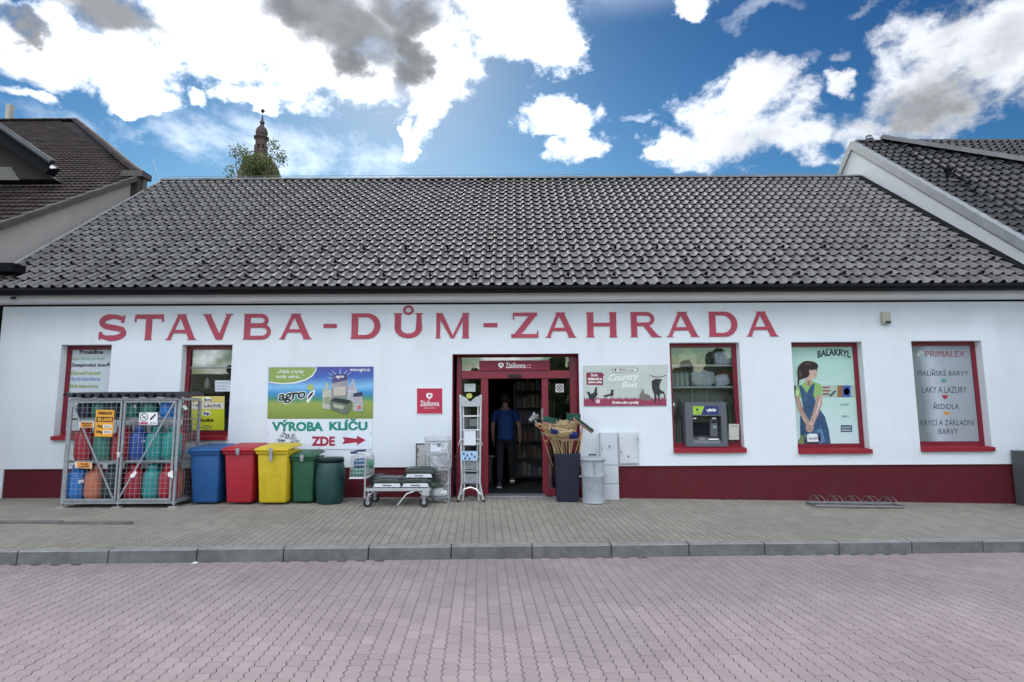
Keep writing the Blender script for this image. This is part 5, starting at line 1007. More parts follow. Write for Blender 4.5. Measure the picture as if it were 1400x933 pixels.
for lb, px, dz_, sx, dy_ in q:
    o = bag('sack', None, (X(px, 662, YT), yy + dy_, pz + dz_), sx, .26, .085, SACK); tag(o, lb, 'sack', 'sacks on the trolley')
    mb = MB(); mb.add([(-sx * .88, -.268, .012), (sx * .88, -.268, .012), (sx * .80, -.262, .075), (-sx * .80, -.262, .075), (-sx * .88, -.20, .012), (sx * .88, -.2, .012), (sx * .8, -.2, .075), (-sx * .8, -.2, .075)], [(0, 1, 2, 3), (0, 1, 5, 4), (1, 2, 6, 5), (2, 3, 7, 6), (3, 0, 4, 7)]); mb.build('white_end', SACKW, o, world=False, bevel=.006)
    mb = MB(); mb.box(-.07, .07, -.2705, -.266, .035, .05); mb.build('print_line', pr(70, 75, 85), o, world=False)
o = bag('sack', 'small dark sack bulging beside the basket on the trolley', (tx0 + .13, YT + .42, pz), .13, .12, .09, M('dark_sack_b', (.02, .024, .026), .3, var=.8, scale=14, stain=.5, stain_col=(.3, .28, .27)), wr=.2, cat='sack', group='sacks on the trolley')
o = bag('sack', 'greenish flat sack hanging over the right end of the trolley', (tx1 - .06, YT + .28, pz), .16, .24, .05, M('green_sack', (.015, .035, .024), .3, var=.7, scale=9, stain=.4, stain_col=(.25, .3, .25)), wr=.2, cat='sack', group='sacks on the trolley'); o.rotation_euler = (0, R(14), 0)
for k, (dx_, dz_, c, s_) in enumerate(((-.14, 0, (.05, .22, .16), .10), (-.07, .0, (.25, .32, .33), .09), (-.12, .14, (.04, .13, .28), .09), (-.02, .12, (.05, .25, .15), .07))):
    bag('basket_pack', ['green packet at the bottom left of the trolley basket', 'pale packet at the bottom right of the trolley basket', 'blue packet on top in the trolley basket', 'green packet leaning on the rim of the trolley basket'][k], (tx0 + dx_ + .0, YT + .2 + (k % 2) * .14, bz1 + dz_), s_, .12, .075, M('basket_pack_%d' % k, c, .35, var=.6, scale=18), cat='packet', wr=.2)

# ------------------------------------------------------------------ meter box and plastic wrapped shelf unit left of the door
mbx = board('wall_meter_box', 'narrow grey meter box on the wall behind the wrapped shelf unit', 'meter box', (568.5, 606.5, 588, 643), YF - .05, M('meter_grey', (.45, .46, .45), .55, stain=.2), .05); flat('frame', rect(568.5, 606.5, 588, 608.3), DMETAL, mbx, YF - .05, 1); flat('lock', rect(570.5, 613, 572, 620), BLACK, mbx, YF - .05, 1); flat('lock', rect(570.8, 624, 572, 627), BLACK, mbx, YF - .05, 1); flat('frame', rect(568.5, 608, 569.8, 643), DMETAL, mbx, YF - .05, 1)
YR_ = 10.35; t = thing('wrapped_shelf_unit', 'pale plastic shelf unit wrapped in clear film beside the entrance', 'shelf unit', (X(598, 680, YR_), YR_ + .15, gz(X(598, 680, YR_), YR_)))
rx0, rx1 = X(581, 640, YR_), X(613, 640, YR_); rg = gz(rx0, YR_) + .003; rz = Z(597, 598.5, YR_); PLW = M('pale_plastic', (.62, .66, .70), .35, var=.06)
mb = MB()
for x in (rx0, rx1):
    for y in (YR_, YR_ + .30): mb = MB(); mb.tube([(x, y, rg), (x, y, rz)], .014, 8); mb.build('leg', PLW, t)
for py in (604, 623, 643, 662, 681):
    z = Z(597, py, YR_); mb = MB(); mb.box(rx0 - .01, rx1 + .01, YR_ - .01, YR_ + .31, z - .012, z + .012); mb.build('shelf', PLW, t, bevel=.004)
mb = MB()
for s_ in (0, 1):
    n = 18; m0 = len(mb.v); 
vs = []; nx, nz = 14, 30
for j in range(nz + 1):
    for i in range(nx + 1):
        u = i / nx; v = j / nz; vs.append((rx0 - .02 + (rx1 - rx0 + .04) * u, YR_ - .03 + .012 * math.sin(9 * u + 13 * v) + .008 * math.sin(31 * v - 17 * u), rg + .02 + (rz - rg) * v))
mb.add(vs, [(j * (nx + 1) + i, j * (nx + 1) + i + 1, (j + 1) * (nx + 1) + i + 1, (j + 1) * (nx + 1) + i) for j in range(nz) for i in range(nx)])
def crinkle(name, base, bumpk, tint):
    mt = glass(name, base, tint, 1.5)
    t_ = mt.node_tree; ge = t_.nodes.new('ShaderNodeNewGeometry'); n = t_.nodes.new('ShaderNodeTexNoise'); n.inputs['Scale'].default_value = 14; n.inputs['Detail'].default_value = 8; n.inputs['Distortion'].default_value = 1.5; t_.links.new(ge.outputs['Position'], n.inputs['Vector'])
    bp = t_.nodes.new('ShaderNodeBump'); bp.inputs['Strength'].default_value = bumpk; bp.inputs['Distance'].default_value = .05; t_.links.new(n.outputs['Fac'], bp.inputs['Height'])
    for q_ in t_.nodes:
        if q_.type in ('BSDF_GLOSSY', 'FRESNEL'): t_.links.new(bp.outputs[0], q_.inputs['Normal'])
        if q_.type == 'BSDF_GLOSSY': q_.inputs['Roughness'].default_value = .15
    return mt
WRAP = crinkle('shrink_wrap', .22, 1.0, (.85, .87, .9)); mb.build('wrapping', WRAP, t, smooth=60)
flat('paper_label', rect(588.5, 606, 603, 617.5), pr(215, 222, 232), t, YR_ - .035, 1); flat('blue_stripe', rect(590, 607, 601, 608), pr(90, 100, 160), t, YR_ - .035, 2)
for k, (py, c) in enumerate(((681, (.30, .33, .36)), (662, (.10, .10, .11)), (643, (.14, .14, .15)))):
    pass
bag('wrapped_item', 'dark wrapped item on the third shelf of the wrapped shelf unit', ((rx0 + rx1) / 2, YR_ + .15, Z(597, 661.5, YR_) + .012), .14, .10, .07, M('dark_wrap', (.10, .10, .11), .3, var=.8, scale=16, stain=.5, stain_col=(.4, .4, .4)), cat='package', wr=.2)
bag('wrapped_item', 'pale crumpled package at the foot of the wrapped shelf unit', ((rx0 + rx1) / 2 + .02, YR_ + .10, Z(597, 680.5, YR_) + .012), .17, .14, .08, CELLO, cat='package', wr=.25)
# ------------------------------------------------------------------ folded step ladders
YL = 10.42; lg = gz(X(643, 680, YL), YL) + .003; t = thing('step_ladder', 'tall folded aluminium step ladder with wide flared feet standing left of the door', 'ladder', (X(643, 680, YL), YL + .12, lg))
def LP(px, py, y=YL): a, b = P(px, py, y); return (a, y, b)
for s_ in (-1, 1):
    px_t, px_b = (628.5, 628), (659, 658.5)
for (a, b, c, d) in ((629.5, 540, 631.5, 660), (657.5, 540, 656, 660)):
    mb = MB(); p0, p1 = LP(a, b), LP(c, d); pe = LP(c + (-5 if a < 643 else 5), 679.5); mb.tube([p0, p1, (p1[0] + (pe[0] - p1[0]) * .4, YL, (p1[2] + pe[2]) / 2 - .02), (pe[0], YL, lg + .02)], .019, 8); mb.build('stile', ALU, t, smooth=40)
    mb = MB(); sft = 3.6 if a < 643 else -3.6; mb.tube([LP(a + sft, b + 2, YL + .03), LP(c + sft, 665, YL + .03), (LP(c + sft * .3, 680, YL + .03)[0], YL + .03, lg + .02)], .015, 8); mb.build('inner_stile', ALU, t, smooth=40)
    mb = MB(); mb.tube([LP(a, b + 4, YL + .20), LP(c, 676, YL + .16)], .015, 8); mb.build('rear_stile', ALU, t)
    mb = MB(); mb.tube([(pe[0], YL, lg), (pe[0], YL, lg + .035)], .026, 8); mb.build('foot', BLACK, t)
STEP = M('ribbed_step', (.30, .32, .34), .45, metal=.5, var=.3, scale=30)
for k, py in enumerate((552, 569, 588, 607, 625, 644, 660)):
    mb = MB(); a, b = LP(632, py), LP(656, py); mb.box(a[0], b[0], YL - .01, YL + .15, a[2] - .015, a[2] + .012); mb.build('step', STEP if k > 4 else ALU, t)
for py0, py1, c in ((629.5, 642, STEP), (648, 660, STEP)): mb = MB(); a, b = LP(633, py1), LP(655, py0); mb.box(a[0], b[0], YL + .02, YL + .032, a[2], b[2]); mb.build('tread_plate', c, t)
mb = MB(); a = [LP(628, 546), LP(631, 541), LP(637, 544), LP(643, 550), LP(649, 544), LP(656, 541), LP(659, 546), LP(658, 556), LP(629, 556)]; mb.prism([(p[0], p[2]) for p in a], YL - .02, YL - .008); mb.build('top_tray', M('tray_grey', (.42, .45, .48), .4, var=.3, scale=20), t)
mb = MB(); mb.tube([LP(627, 609, YL - .03), LP(629, 601.5, YL - .05), LP(636, 600, YL - .06), LP(651, 600, YL - .06), LP(657, 602, YL - .05), LP(659.5, 609, YL - .03)], .010, 6); mb.build('hoop', ALU, t, smooth=40)
mb = MB(); cu = [LP(630, 677), LP(635, 669), LP(643, 666.5), LP(651, 669), LP(657, 677)]; mb.tube([(p[0], YL - .005, p[2]) for p in cu], .014, 6); mb.build('foot_brace', ALU, t, smooth=40)
lb = board('ladder_label_sheet', 'blue and white instruction sheet stuck on the step ladder', 'label', (630.5, 617, 652.5, 630), YL - .075, pr(165, 195, 225), .002, 'sheet')
for a, b in ((633, 620), (638, 622), (644, 620.5), (648, 624), (635, 626), (641, 626.5)): flat('pictogram', [(a, b), (a + 1, b - 1.5), (a + 2, b), (a + 2.5, b + 2.5), (a - .5, b + 2.5)], pr(60, 85, 120), lb, YL - .075, 1)
lb = board('ladder_paper', 'white paper sheet hanging on the upper rungs of the step ladder', 'paper', (634.5, 589.5, 650.5, 609), YL - .075, pr(215, 222, 228), .002, 'sheet')
lc = board('ladder_disc', 'small yellow disc at the top of the step ladder', 'disc', (0, 0, 1, 1), YL - .03, pr(185, 190, 90), .004, 'disc', ell(641.5, 541.5, 4.2, 3.6, 12))
for k, (a, b, c, d) in enumerate(((634, 571, 640, 585), (642, 573, 655, 583))): board('pane_leaflet', ['narrow dark and white leaflet on the left behind the ladder rungs', 'framed leaflet on the right behind the ladder rungs'][k], 'leaflet', (a, b, c, d), YD + .036, pr(120, 125, 125) if k else pr(90, 95, 95), .002, 'sheet')

# ------------------------------------------------------------------ dark bin with brooms
YV = 10.40; NAVY = M('bin_navy', (.008, .011, .03), .4, var=.1); vx0, vx1 = X(759, 622, YV), X(793, 622, YV); vg = gz(vx0, YV) + .003; vz = Z(776, 621, YV); w2 = (vx1 - vx0) / 2; xc = (vx0 + vx1) / 2
t = thing('navy_broom_bin', 'dark navy open bin holding a bunch of brooms by the door', 'bin', (xc, YV + w2, vg)); mb = MB()
o_, i_ = w2 * .84, w2; H = vz - vg
for (b, tt) in (((-o_, o_, -o_, o_), (-i_, i_, -i_, i_)),): 
    vs = [(b[0], b[2], 0), (b[1], b[2], 0), (b[1], b[3], 0), (b[0], b[3], 0), (tt[0], tt[2], H), (tt[1], tt[2], H), (tt[1], tt[3], H), (tt[0], tt[3], H)]; k_ = .93; vs += [(x * k_, y * k_, z) for x, y, z in vs[4:]] + [(x * k_, y * k_, .03) for x, y, z in vs[:4]]
    mb.add(vs, [(0, 3, 2, 1), (0, 1, 5, 4), (1, 2, 6, 5), (2, 3, 7, 6), (3, 0, 4, 7), (4, 5, 9, 8), (5, 6, 10, 9), (6, 7, 11, 10), (7, 4, 8, 11), (8, 9, 13, 12), (9, 10, 14, 13), (10, 11, 15, 14), (11, 8, 12, 15), (12, 13, 14, 15)])
mb.build('body', NAVY, t, world=False); mb = MB()
for a, b, c, d in ((-i_ * 1.04, i_ * 1.04, -i_ * 1.04, -i_ * .99), (-i_ * 1.04, i_ * 1.04, i_ * .99, i_ * 1.04), (-i_ * 1.04, -i_ * .99, -i_ * .99, i_ * .99), (i_ * .99, i_ * 1.04, -i_ * .99, i_ * .99)): mb.box(a, b, c, d, H - .05, H + .006)
mb.build('rim', NAVY, t, world=False)
WOOD = M('broom_wood', (.48, .31, .17), .6, var=.12, scale=14); STRAW = M('straw', (.52, .41, .22), .9, var=.35, scale=30, bump=1, bscale=160); NB = M('navy_bristle', (.01, .02, .13), .8, var=.4, scale=60); GB = M('green_bristle', (.012, .085, .055), .75, var=.35, scale=60, bump=1, bscale=200); GW = M('green_block', (.015, .07, .045), .4); RDP = M('red_edge_wood', (.42, .22, .18), .6)
vc = Vector((xc, YV + w2, vg))
def broom(label, px, py, Yt, kind, tilt, w=.30, h=.16, bx=0, by=0, cl=None, cat='broom'):
    tx, tz = P(px, py, Yt); top = Vector((tx, Yt, tz)); rim = vc + Vector((max(-.16, min(.16, (tx - xc) * .45 + bx * .4)), max(-.15, min(.15, by)), H - .01)); bot = rim + (rim - top).normalized() * .30; ax_ = (top - bot).normalized(); L = (top - bot).length
    r = thing('broom', label, cat, tuple(bot), 'brooms in the navy bin'); r.rotation_mode = 'QUATERNION'; 
    xdir = Vector((math.cos(R(tilt)), -.25 * math.sin(R(tilt * 2)), math.sin(R(tilt)))); 
    zz = ax_; xx = (Vector((1, 0, 0)) - zz * zz.x).normalized(); yy_ = zz.cross(xx); r.rotation_quaternion = Matrix((xx, yy_, zz)).transposed().to_quaternion()
    mb = MB(); mb.tube([(0, 0, 0), (0, 0, L)], .0125, 8); mb.build('handle', WOOD, r, world=False)
    T = Matrix.Translation((0, 0, L)) @ Matrix.Rotation(R(-tilt), 4, 'Y'); mb = MB()
    if kind == 'straw':
        vs = []; n = 15
        rr = random.Random(label)
        for k in range(n):
            u = -1 + 2 * k / (n - 1); a = u * w * .22; b = u * w * .52; dd = rr.uniform(-.012, .012)
            q = [(a - .012, -.016, -.02), (a + .012, -.016, -.02), (b + .012, -.022 + dd, h + dd * 1.4), (b - .012, -.022 + dd, h + dd), (a - .012, .016, -.02), (a + .012, .016, -.02), (b + .012, .022 + dd, h + dd * 1.4), (b - .012, .022 + dd, h + dd)]
            mb.add([T @ Vector(p) for p in q], [(0, 1, 2, 3), (4, 5, 6, 7), (0, 1, 5, 4), (1, 2, 6, 5), (2, 3, 7, 6), (3, 0, 4, 7)])
        mb.build('bristle_head', STRAW, r, world=False); mb = MB()
        mb.box(-w * .36, w * .36, -.028, .028, h * .30, h * .36, T); mb.box(-w * .42, w * .42, -.029, .029, h * .5, h * .55, T); mb.build('binding', M('binding_twine', (.30, .12, .07), .8), r, world=False)
    else:
        mb.box(-w / 2, w / 2, -.035, .035, -.02, .025, T); mb.build('head_block', {'navy': WOOD, 'green': RDP, 'pan': WOOD}[kind], r, world=False, bevel=.006); mb = MB()
        rr = random.Random(label)
        for k in range(14):
            a = -w / 2 + .006 + k * (w - .012) / 14; e = (w - .02) / 14; d_ = rr.uniform(-.006, .006); mb.box(a, a + e, -.035 - .01, .045, .026, h + d_, T)
        mb.build('bristle', {'navy': NB, 'green': GB, 'pan': STRAW}[kind], r, world=False)
    return r
broom('straw broom standing upright and topmost in the middle of the bin', 768, 590, YV + .25, 'straw', 0, .24, .20, 0, .02)
broom('straw broom leaning left with a wide pale head', 753, 596, YV + .10, 'straw', -38, .36, .17, -.03, -.05)
broom('straw broom with navy brush touching it, leaning slightly left', 762, 600, YV + .02, 'straw', -20, .30, .18, -.02, -.08)
broom('straw broom in the front centre of the bunch', 774, 602, YV + .00, 'straw', 4, .24, .18, .02, -.06)
broom('straw broom at the right of the bunch beside the navy brush', 782, 592, YV + .18, 'straw', 16, .24, .18, .05, .04)
broom('long wooden broom leaning far to the left, pale head', 745, 588, YV + .14, 'pan', -58, .40, .06, -.06, .0)
broom('navy bristle broom at the left of the bunch', 757, 594, YV - .04, 'navy', -28, .15, .09, -.05, -.09)
broom('navy bristle broom at the right of the bunch', 784, 600, YV - .03, 'navy', 8, .16, .11, .04, -.07)
broom('green bristle broom at the upper left behind the straw heads', 752, 580, YV + .28, 'green', -28, .30, .12, -.04, .08)
broom('dark green bristle broom upright behind the straw heads', 784, 577, YV + .28, 'green', 5, .26, .15, .03, .09)
# wide green yard broom pointing right
t = broom('wide green yard broom head with red edge sticking out to the right', 797, 582, YV + .05, 'green', -25, .42, .05, .07, .0)
for o in kids(t):
    if o.name.startswith('bristle') or o.name.startswith('head_block'): pass
wb_ = [(764, 609, 752, 1), (771, 609, 766, 2), (779, 609, 778, 3), (788, 608, 793, 4)]
for k, (a, b, c, d) in enumerate(wb_):
    mb = MB(); p0 = P(a, 625, YV + .1); p1 = P(c if k != 3 else 796, 588, YV + .08); mb.tube([(p0[0], YV + .1, p0[1] - .3), (p1[0], YV + .08, p1[1])], .012, 8)
    tag(mb.build('wooden_pole', WOOD), ['spare wooden handle leaning farthest left in the bin', 'spare wooden handle left of centre in the bin', 'spare wooden handle right of centre in the bin', 'spare wooden handle leaning farthest right in the bin'][k], 'pole', 'loose poles in the navy bin')
# garden windmill
YW_ = 10.30; t = thing('garden_windmill', 'silver and red foil garden windmill sticking up left of the brooms', 'windmill', (X(744, 622, YW_), YW_ + .1, vz - .3)); mb = MB(); a = P(752, 622, YW_ + .1); b = P(735, 576, YW_); mb.tube([(a[0] + .05, YW_ + .2, a[1] - .2), (b[0], YW_, b[1])], .005, 6); mb.build('stick', WOOD, t)
SF = M('silver_foil', (.6, .62, .65), .22, metal=.7); RF = M('red_foil', (.5, .02, .05), .3, metal=.3)
for k in range(8):
    an_ = k * math.pi / 4; c = P(731, 573, YW_); d = Vector((math.cos(an_), 0, math.sin(an_))); e = Vector((-math.sin(an_), 0, math.cos(an_))); c3 = Vector((c[0], YW_ - .01, c[1])); l = .085 + .02 * (k % 3)
    q = [c3, c3 + d * l * .6 + e * .05 + Vector((0, -.05, 0)), c3 + d * l + e * .01, c3 + d * l * .5 - e * .03 + Vector((0, .01, 0))]; mb = MB(); mb.add([tuple(v) for v in q], [(0, 1, 2, 3)]); mb.build('vane', SF if k % 2 == 0 or k < 5 else DMETAL, t)
for k in range(5): c = P(738 + k * 2.2, 583 + k * 5, YW_ - .02); mb = MB(); mb.add([(c[0] - .03, YW_ - .02, c[1] + .01), (c[0] + .02, YW_ - .05, c[1] + .03), (c[0] + .03, YW_ - .01, c[1] - .02), (c[0] - .005, YW_ + .02, c[1] - .025)], [(0, 1, 2, 3)]); mb.build('ribbon', (RF, RF, SF, RF, WOOD)[k], t)
c = P(741, 566, YW_ + .02); mb = MB()
for k in range(6): mb.box(c[0] - .02 + .01 * (k % 2), c[0] + .02, YW_ + .01, YW_ + .02, c[1] - .10 + k * .035, c[1] - .085 + k * .035)
mb.build('spotted_ribbon', SF, t)
# ------------------------------------------------------------------ metal dustbin
YG = 10.42; x = X(811, 660, YG); gg = gz(x, YG) + .003; hz_ = Z(811, 630, YG - .2) - gg; t = thing('metal_dustbin', 'ribbed galvanised dustbin with domed lid and side handles', 'dustbin', (x, YG, gg)); r0 = .205
ZN = M('zinc_sheet', (.34, .38, .41), .55, metal=.0, var=.15, scale=8, stain=.3, stain_col=(.25, .27, .28))
mb = MB(); prof = [(r0 * .93, 0), (r0 * .97, .015), (r0 * .93, .03), (r0 * .92, .09)]
for z, rr in ((hz_ * .62, r0 * .965),): prof += [(rr, z), (rr + .004, z + .006), (rr + .004, z + .012), (rr, z + .018)]
prof += [(r0 * .99, hz_ - .03), (r0 * 1.05, hz_ - .02), (r0 * 1.05, hz_), (r0 * .95, hz_)]; mb.lathe(prof, 36); mb.build('body', ZN, t, world=False, smooth=35)
mb = MB()
for k in range(12): a = 2 * math.pi * k / 12 + .13; mb.box(-.012, .012, -.004, .004, .05, .075, Matrix.Translation((r0 * .94 * math.cos(a), r0 * .94 * math.sin(a), 0)) @ Matrix.Rotation(a + math.pi / 2, 4, 'Z'))
mb.build('rivet_band', M('bright_zinc', (.7, .72, .75), .3, metal=.6), t, world=False)
mb = MB(); mb.lathe([(r0 * 1.10, hz_ - .004), (r0 * 1.12, hz_ + .012), (r0 * 1.05, hz_ + .03), (r0 * .6, hz_ + .055), (r0 * .2, hz_ + .062)], 36); mb.build('lid', ZN, t, world=False, smooth=35)
mb = MB(); mb.tube([(-.06, 0, hz_ + .055), (-.05, 0, hz_ + .085), (.05, 0, hz_ + .085), (.06, 0, hz_ + .055)], .012, 8); mb.build('lid_handle', BLACK, t, world=False)
for s_ in (-1, 1): mb = MB(); mb.tube([(s_ * r0 * .96, -.05, hz_ * .62), (s_ * (r0 + .035), -.045, hz_ * .61), (s_ * (r0 + .035), .045, hz_ * .61), (s_ * r0 * .96, .05, hz_ * .62)], .009, 6); mb.build('side_handle', ZN, t, world=False)
mb = MB(); mb.box(-.016, .016, -r0 * 1.08, -r0 * 1.0, hz_ - .26, hz_ - .01); mb.box(-.012, .012, -r0 * 1.16, -r0 * 1.02, hz_ - .01, hz_ + .02); mb.build('latch', GALV, t, world=False, bevel=.003)
mb = MB(); mb.add([(-.10, -r0 * .97, hz_ - .07), (.02, -r0 * 1.06, hz_ - .07), (.02, -r0 * 1.06, hz_ - .04), (-.10, -r0 * .97, hz_ - .04)], [(0, 1, 2, 3)])
# ------------------------------------------------------------------ utility cabinets
CB = M('cabinet_pale', (.56, .60, .64), .5, var=.03, stain=.1)
t = thing('tall_utility_cabinet', 'tall pale grey utility cabinet behind the dustbin, reaching the ground', 'cabinet', (X(834, 683, YF - .12), YF - .12, gz(X(834, 683, YF), YF - .12)))
def UB(par, px0, py0, px1, py1, y, d, nm, mat=CB, bev=.004): mb = MB(); mb.box(X(px0, 640, y), X(px1, 640, y), y, y + d, Z(840, py1, y), Z(840, py0, y)); return mb.build(nm, mat, par, bevel=bev)
UB(t, 821.5, 592, 845, 636, YF - .13, .13, 'door'); UB(t, 822, 636.6, 845.5, 661.5, YF - .125, .125, 'panel'); UB(t, 822, 662.1, 845.5, 684, YF - .125, .125, 'panel'); flat('lightning_mark', [(833, 608), (834.8, 612), (831.4, 612)], pr(70, 90, 120), t, YF - .13, 1); text('POZOR ELEKTRO', (829.5, 613.3, 837.5, 614.6), YF - .13, pr(90, 110, 130), t, 1)
UB(t, 824, 611, 825, 616, YF - .138, .01, 'lock', GALV, 0)
t = thing('square_meter_cabinet', 'square pale grey meter cabinet on the wall right of the tall one', 'cabinet', (X(859, 636, YF - .05), YF - .05, Z(859, 636, YF - .05)))
UB(t, 845.8, 591.5, 874.5, 635.5, YF - .03, .03, 'frame', CB); UB(t, 847.5, 593.5, 872.8, 634, YF - .05, .02, 'door', M('cabinet_door', (.60, .63, .65), .5, stain=.15)); flat('lightning_mark', [(859, 622), (860.6, 625.5), (857.4, 625.5)], pr(70, 80, 90), t, YF - .05, 1); UB(t, 848.5, 617, 850.5, 620, YF - .06, .01, 'lock', GALV, 0); UB(t, 872.5, 599, 874, 603, YF - .056, .02, 'hinge', GALV, 0)
# ------------------------------------------------------------------ bicycle rack
YK = 10.42; kx0, kx1 = X(1113, 693, YK - .12), X(1233, 693, YK - .12); kg = gz((kx0 + kx1) / 2, YK); t = thing('bicycle_rack', 'low galvanised bicycle rack with five pairs of hoops by the plinth', 'bicycle rack', ((kx0 + kx1) / 2, YK, kg))
ZKR = M('rack_zinc', (.20, .21, .225), .4, metal=.5)
for y, z in ((YK - .18, .03), (YK + .15, .03)):
    mb = MB(); mb.tube([(kx0, y, gz(kx0, y) + z), (kx1, y, gz(kx1, y) + z)], .017, 8); mb.build('rail', ZKR, t)
for x in (kx0, kx1): mb = MB(); mb.tube([(x, YK - .18, gz(x, YK) + .035), (x, YK + .15, gz(x, YK) + .035)], .017, 8); mb.build('rail', ZKR, t)
for k in range(5):
    for d in (0, 1):
        x = kx0 + .07 + (kx1 - kx0 - .17) * k / 4.35 + d * .10; g_ = gz(x, YK); mb = MB(); mb.tube([(x, YK - .18, g_ + .03), (x - .0, YK - .15, g_ + .13), (x, YK - .05, g_ + .175), (x, YK + .05, g_ + .175), (x, YK + .13, g_ + .12), (x, YK + .15, g_ + .03)], .008, 8); mb.build('hoop', ZKR, t, smooth=40)
# ------------------------------------------------------------------ litter bin at the right edge
YX = 10.35; x0 = X(1385.5, 650, YX + .5); x1 = x0 + .55; lg2 = gz(x0, YX) - .01; zt = Z(1392, 618.5, YX); CN = M('litter_bin_panel', (.085, .10, .105), .6, var=.1); t = thing('litter_bin', 'dark grey square litter bin at the right edge of the picture', 'litter bin', (x0 + .27, YX + .25, lg2))
mb = MB(); mb.box(x0, x0 + .05, YX, YX + .5, lg2, zt - .03); mb.box(x1 - .05, x1, YX, YX + .5, lg2, zt - .03); mb.box(x0 + .05, x1 - .05, YX + .45, YX + .499, lg2, zt - .03); mb.box(x0 + .05, x1 - .05, YX + .001, YX + .45, zt - .13, zt - .03); mb.build('body', CN, t)
mb = MB(); mb.box(x0 - .01, x1 + .01, YX - .01, YX + .51, zt - .03, zt); mb.build('top', CN, t, bevel=.008)
mb = MB(); mb.box(x0 + .05, x1 - .05, YX + .03, YX + .06, lg2 + .05, zt - .35); mb.build('door', M('litter_door', (.05, .058, .062), .5), t, bevel=.006); mb = MB(); mb.box(x0 + .05, x1 - .05, YX + .12, YX + .14, lg2 + .05, zt - .13); mb.build('liner', BLACK, t)

# ------------------------------------------------------------------ shop interior and the customer
SH = M('shop_shelf_metal', (.09, .09, .085), .5); GC = [(.16, .13, .08), (.2, .18, .13), (.10, .03, .02), (.05, .06, .10), (.14, .10, .04), (.16, .16, .15)]
t = thing('shop_shelf_unit', 'tall metal shelf unit full of goods seen through the open door', 'shelf unit', (.15, 13.6, zf)); random.seed(11)
shx0, shx1 = .05, .95
for x in (shx0, shx1): mb = MB(); mb.box(x - .02, x + .02, 13.4, 13.9, zf, zf + 2.2); mb.build('side_panel', SH, t)
mb = MB(); mb.box(shx0 + .02, shx1 - .02, 13.86, 13.88, zf, zf + 2.2); mb.build('back_panel', SH, t)
for k in range(6):
    z = zf + .12 + k * .38; mb = MB(); mb.box(shx0 + .021, shx1 - .021, 13.38, 13.85, z - .015, z); mb.build('shelf', SH, t)
    x = shx0 + .05
    while x < shx1 - .12:
        w_ = random.uniform(.07, .13); h_ = random.uniform(.16, .30); c = random.randrange(6); mb = MB(); mb.box(x, x + w_, 13.42, 13.6, z, z + h_); tag(mb.build('goods_box', M('goods_%d' % c, GC[c], .5)), 'small packaged item standing on the shelf seen through the door', 'package', 'goods on the shop shelves'); x += w_ + .02
t = thing('shop_counter', 'low dark counter inside the shop at the left of the doorway', 'counter', (-1.1, 13.2, zf)); mb = MB(); mb.box(-1.9, -.45, 13.0, 13.5, zf, zf + .55); mb.build('body', M('counter_dark', (.10, .08, .07), .5), t); mb = MB(); mb.box(-1.95, -.4, 12.95, 13.55, zf + .55, zf + .59); mb.build('top', M('counter_top', (.30, .26, .2), .4), t)
def skin_body(name, verts, edges, radii, mat, parent, lv=2, root=0):
    me = bpy.data.meshes.new(name); me.from_pydata(verts, edges, []); o = bpy.data.objects.new(name, me); COL.objects.link(o); o.parent = parent
    md = o.modifiers.new('skin', 'SKIN'); md.use_smooth_shade = True; sv = me.skin_vertices[0].data if me.skin_vertices else None
    if sv is None:
        bm = bmesh.new(); bm.from_mesh(me); bm.verts.layers.skin.verify(); bm.to_mesh(me); bm.free(); sv = me.skin_vertices[0].data
    for k, r in enumerate(radii): sv[k].radius = r if isinstance(r, tuple) else (r, r); sv[k].use_root = (k == root)
    s2 = o.modifiers.new('sub', 'SUBSURF'); s2.levels = s2.render_levels = lv
    dg = bpy.context.evaluated_depsgraph_get(); m2 = bpy.data.meshes.new_from_object(o.evaluated_get(dg)); o.modifiers.clear(); o.data = m2; m2.materials.clear(); m2.materials.append(mat)
    for p in m2.polygons: p.use_smooth = True
    return o
YM = 12.25; MS = 1.07; mx_ = X(691, 600, YM); man = thing('person', 'person in blue shirt and dark trousers walking into the shop, seen from behind', 'person', (mx_, YM, zf))
SK = M('skin', (.26, .15, .11), .6); HS = 1.0
V = [(0, 0, .96), (0, 0, 1.12), (0, .0, 1.30), (0, .01, 1.44), (0, .01, 1.52), (0, .02, 1.60), (0, .025, 1.70), (0, .02, 1.76),
     (-.20, 0, 1.42), (-.25, .02, 1.15), (-.24, .10, .92), (-.235, .13, .84), (.20, 0, 1.42), (.27, .0, 1.15), (.28, .05, .92), (.28, .08, .84),
     (-.095, 0, .90), (-.11, .02, .50), (-.11, -.02, .09), (-.12, .10, .03), (.10, 0, .90), (.12, .12, .52), (.12, .25, .13), (.13, .36, .07)]
E = [(0, 1), (1, 2), (2, 3), (3, 4), (4, 5), (5, 6), (6, 7), (3, 8), (8, 9), (9, 10), (10, 11), (3, 12), (12, 13), (13, 14), (14, 15), (0, 16), (16, 17), (17, 18), (18, 19), (0, 20), (20, 21), (21, 22), (22, 23)]
RD = [(.15, .10), (.145, .10), (.17, .11), (.12, .08), .055, (.065, .075), (.075, .09), .05, .058, .045, .033, .028, .058, .045, .033, .028, .08, .058, .042, .035, .08, .058, .042, .035]
skin_body('body', V, E, RD, SK, man)
def sub(ix, extra, nm, mat, grow=.012):
    mp = {a: b for b, a in enumerate(ix)}; vv = [V[a] for a in ix]; ee = [(mp[a], mp[b]) for a, b in E if a in mp and b in mp]; rr = [(tuple(q + grow for q in RD[a]) if isinstance(RD[a], tuple) else RD[a] + grow) for a in ix]
    return skin_body(nm, vv, ee, rr, mat, man)
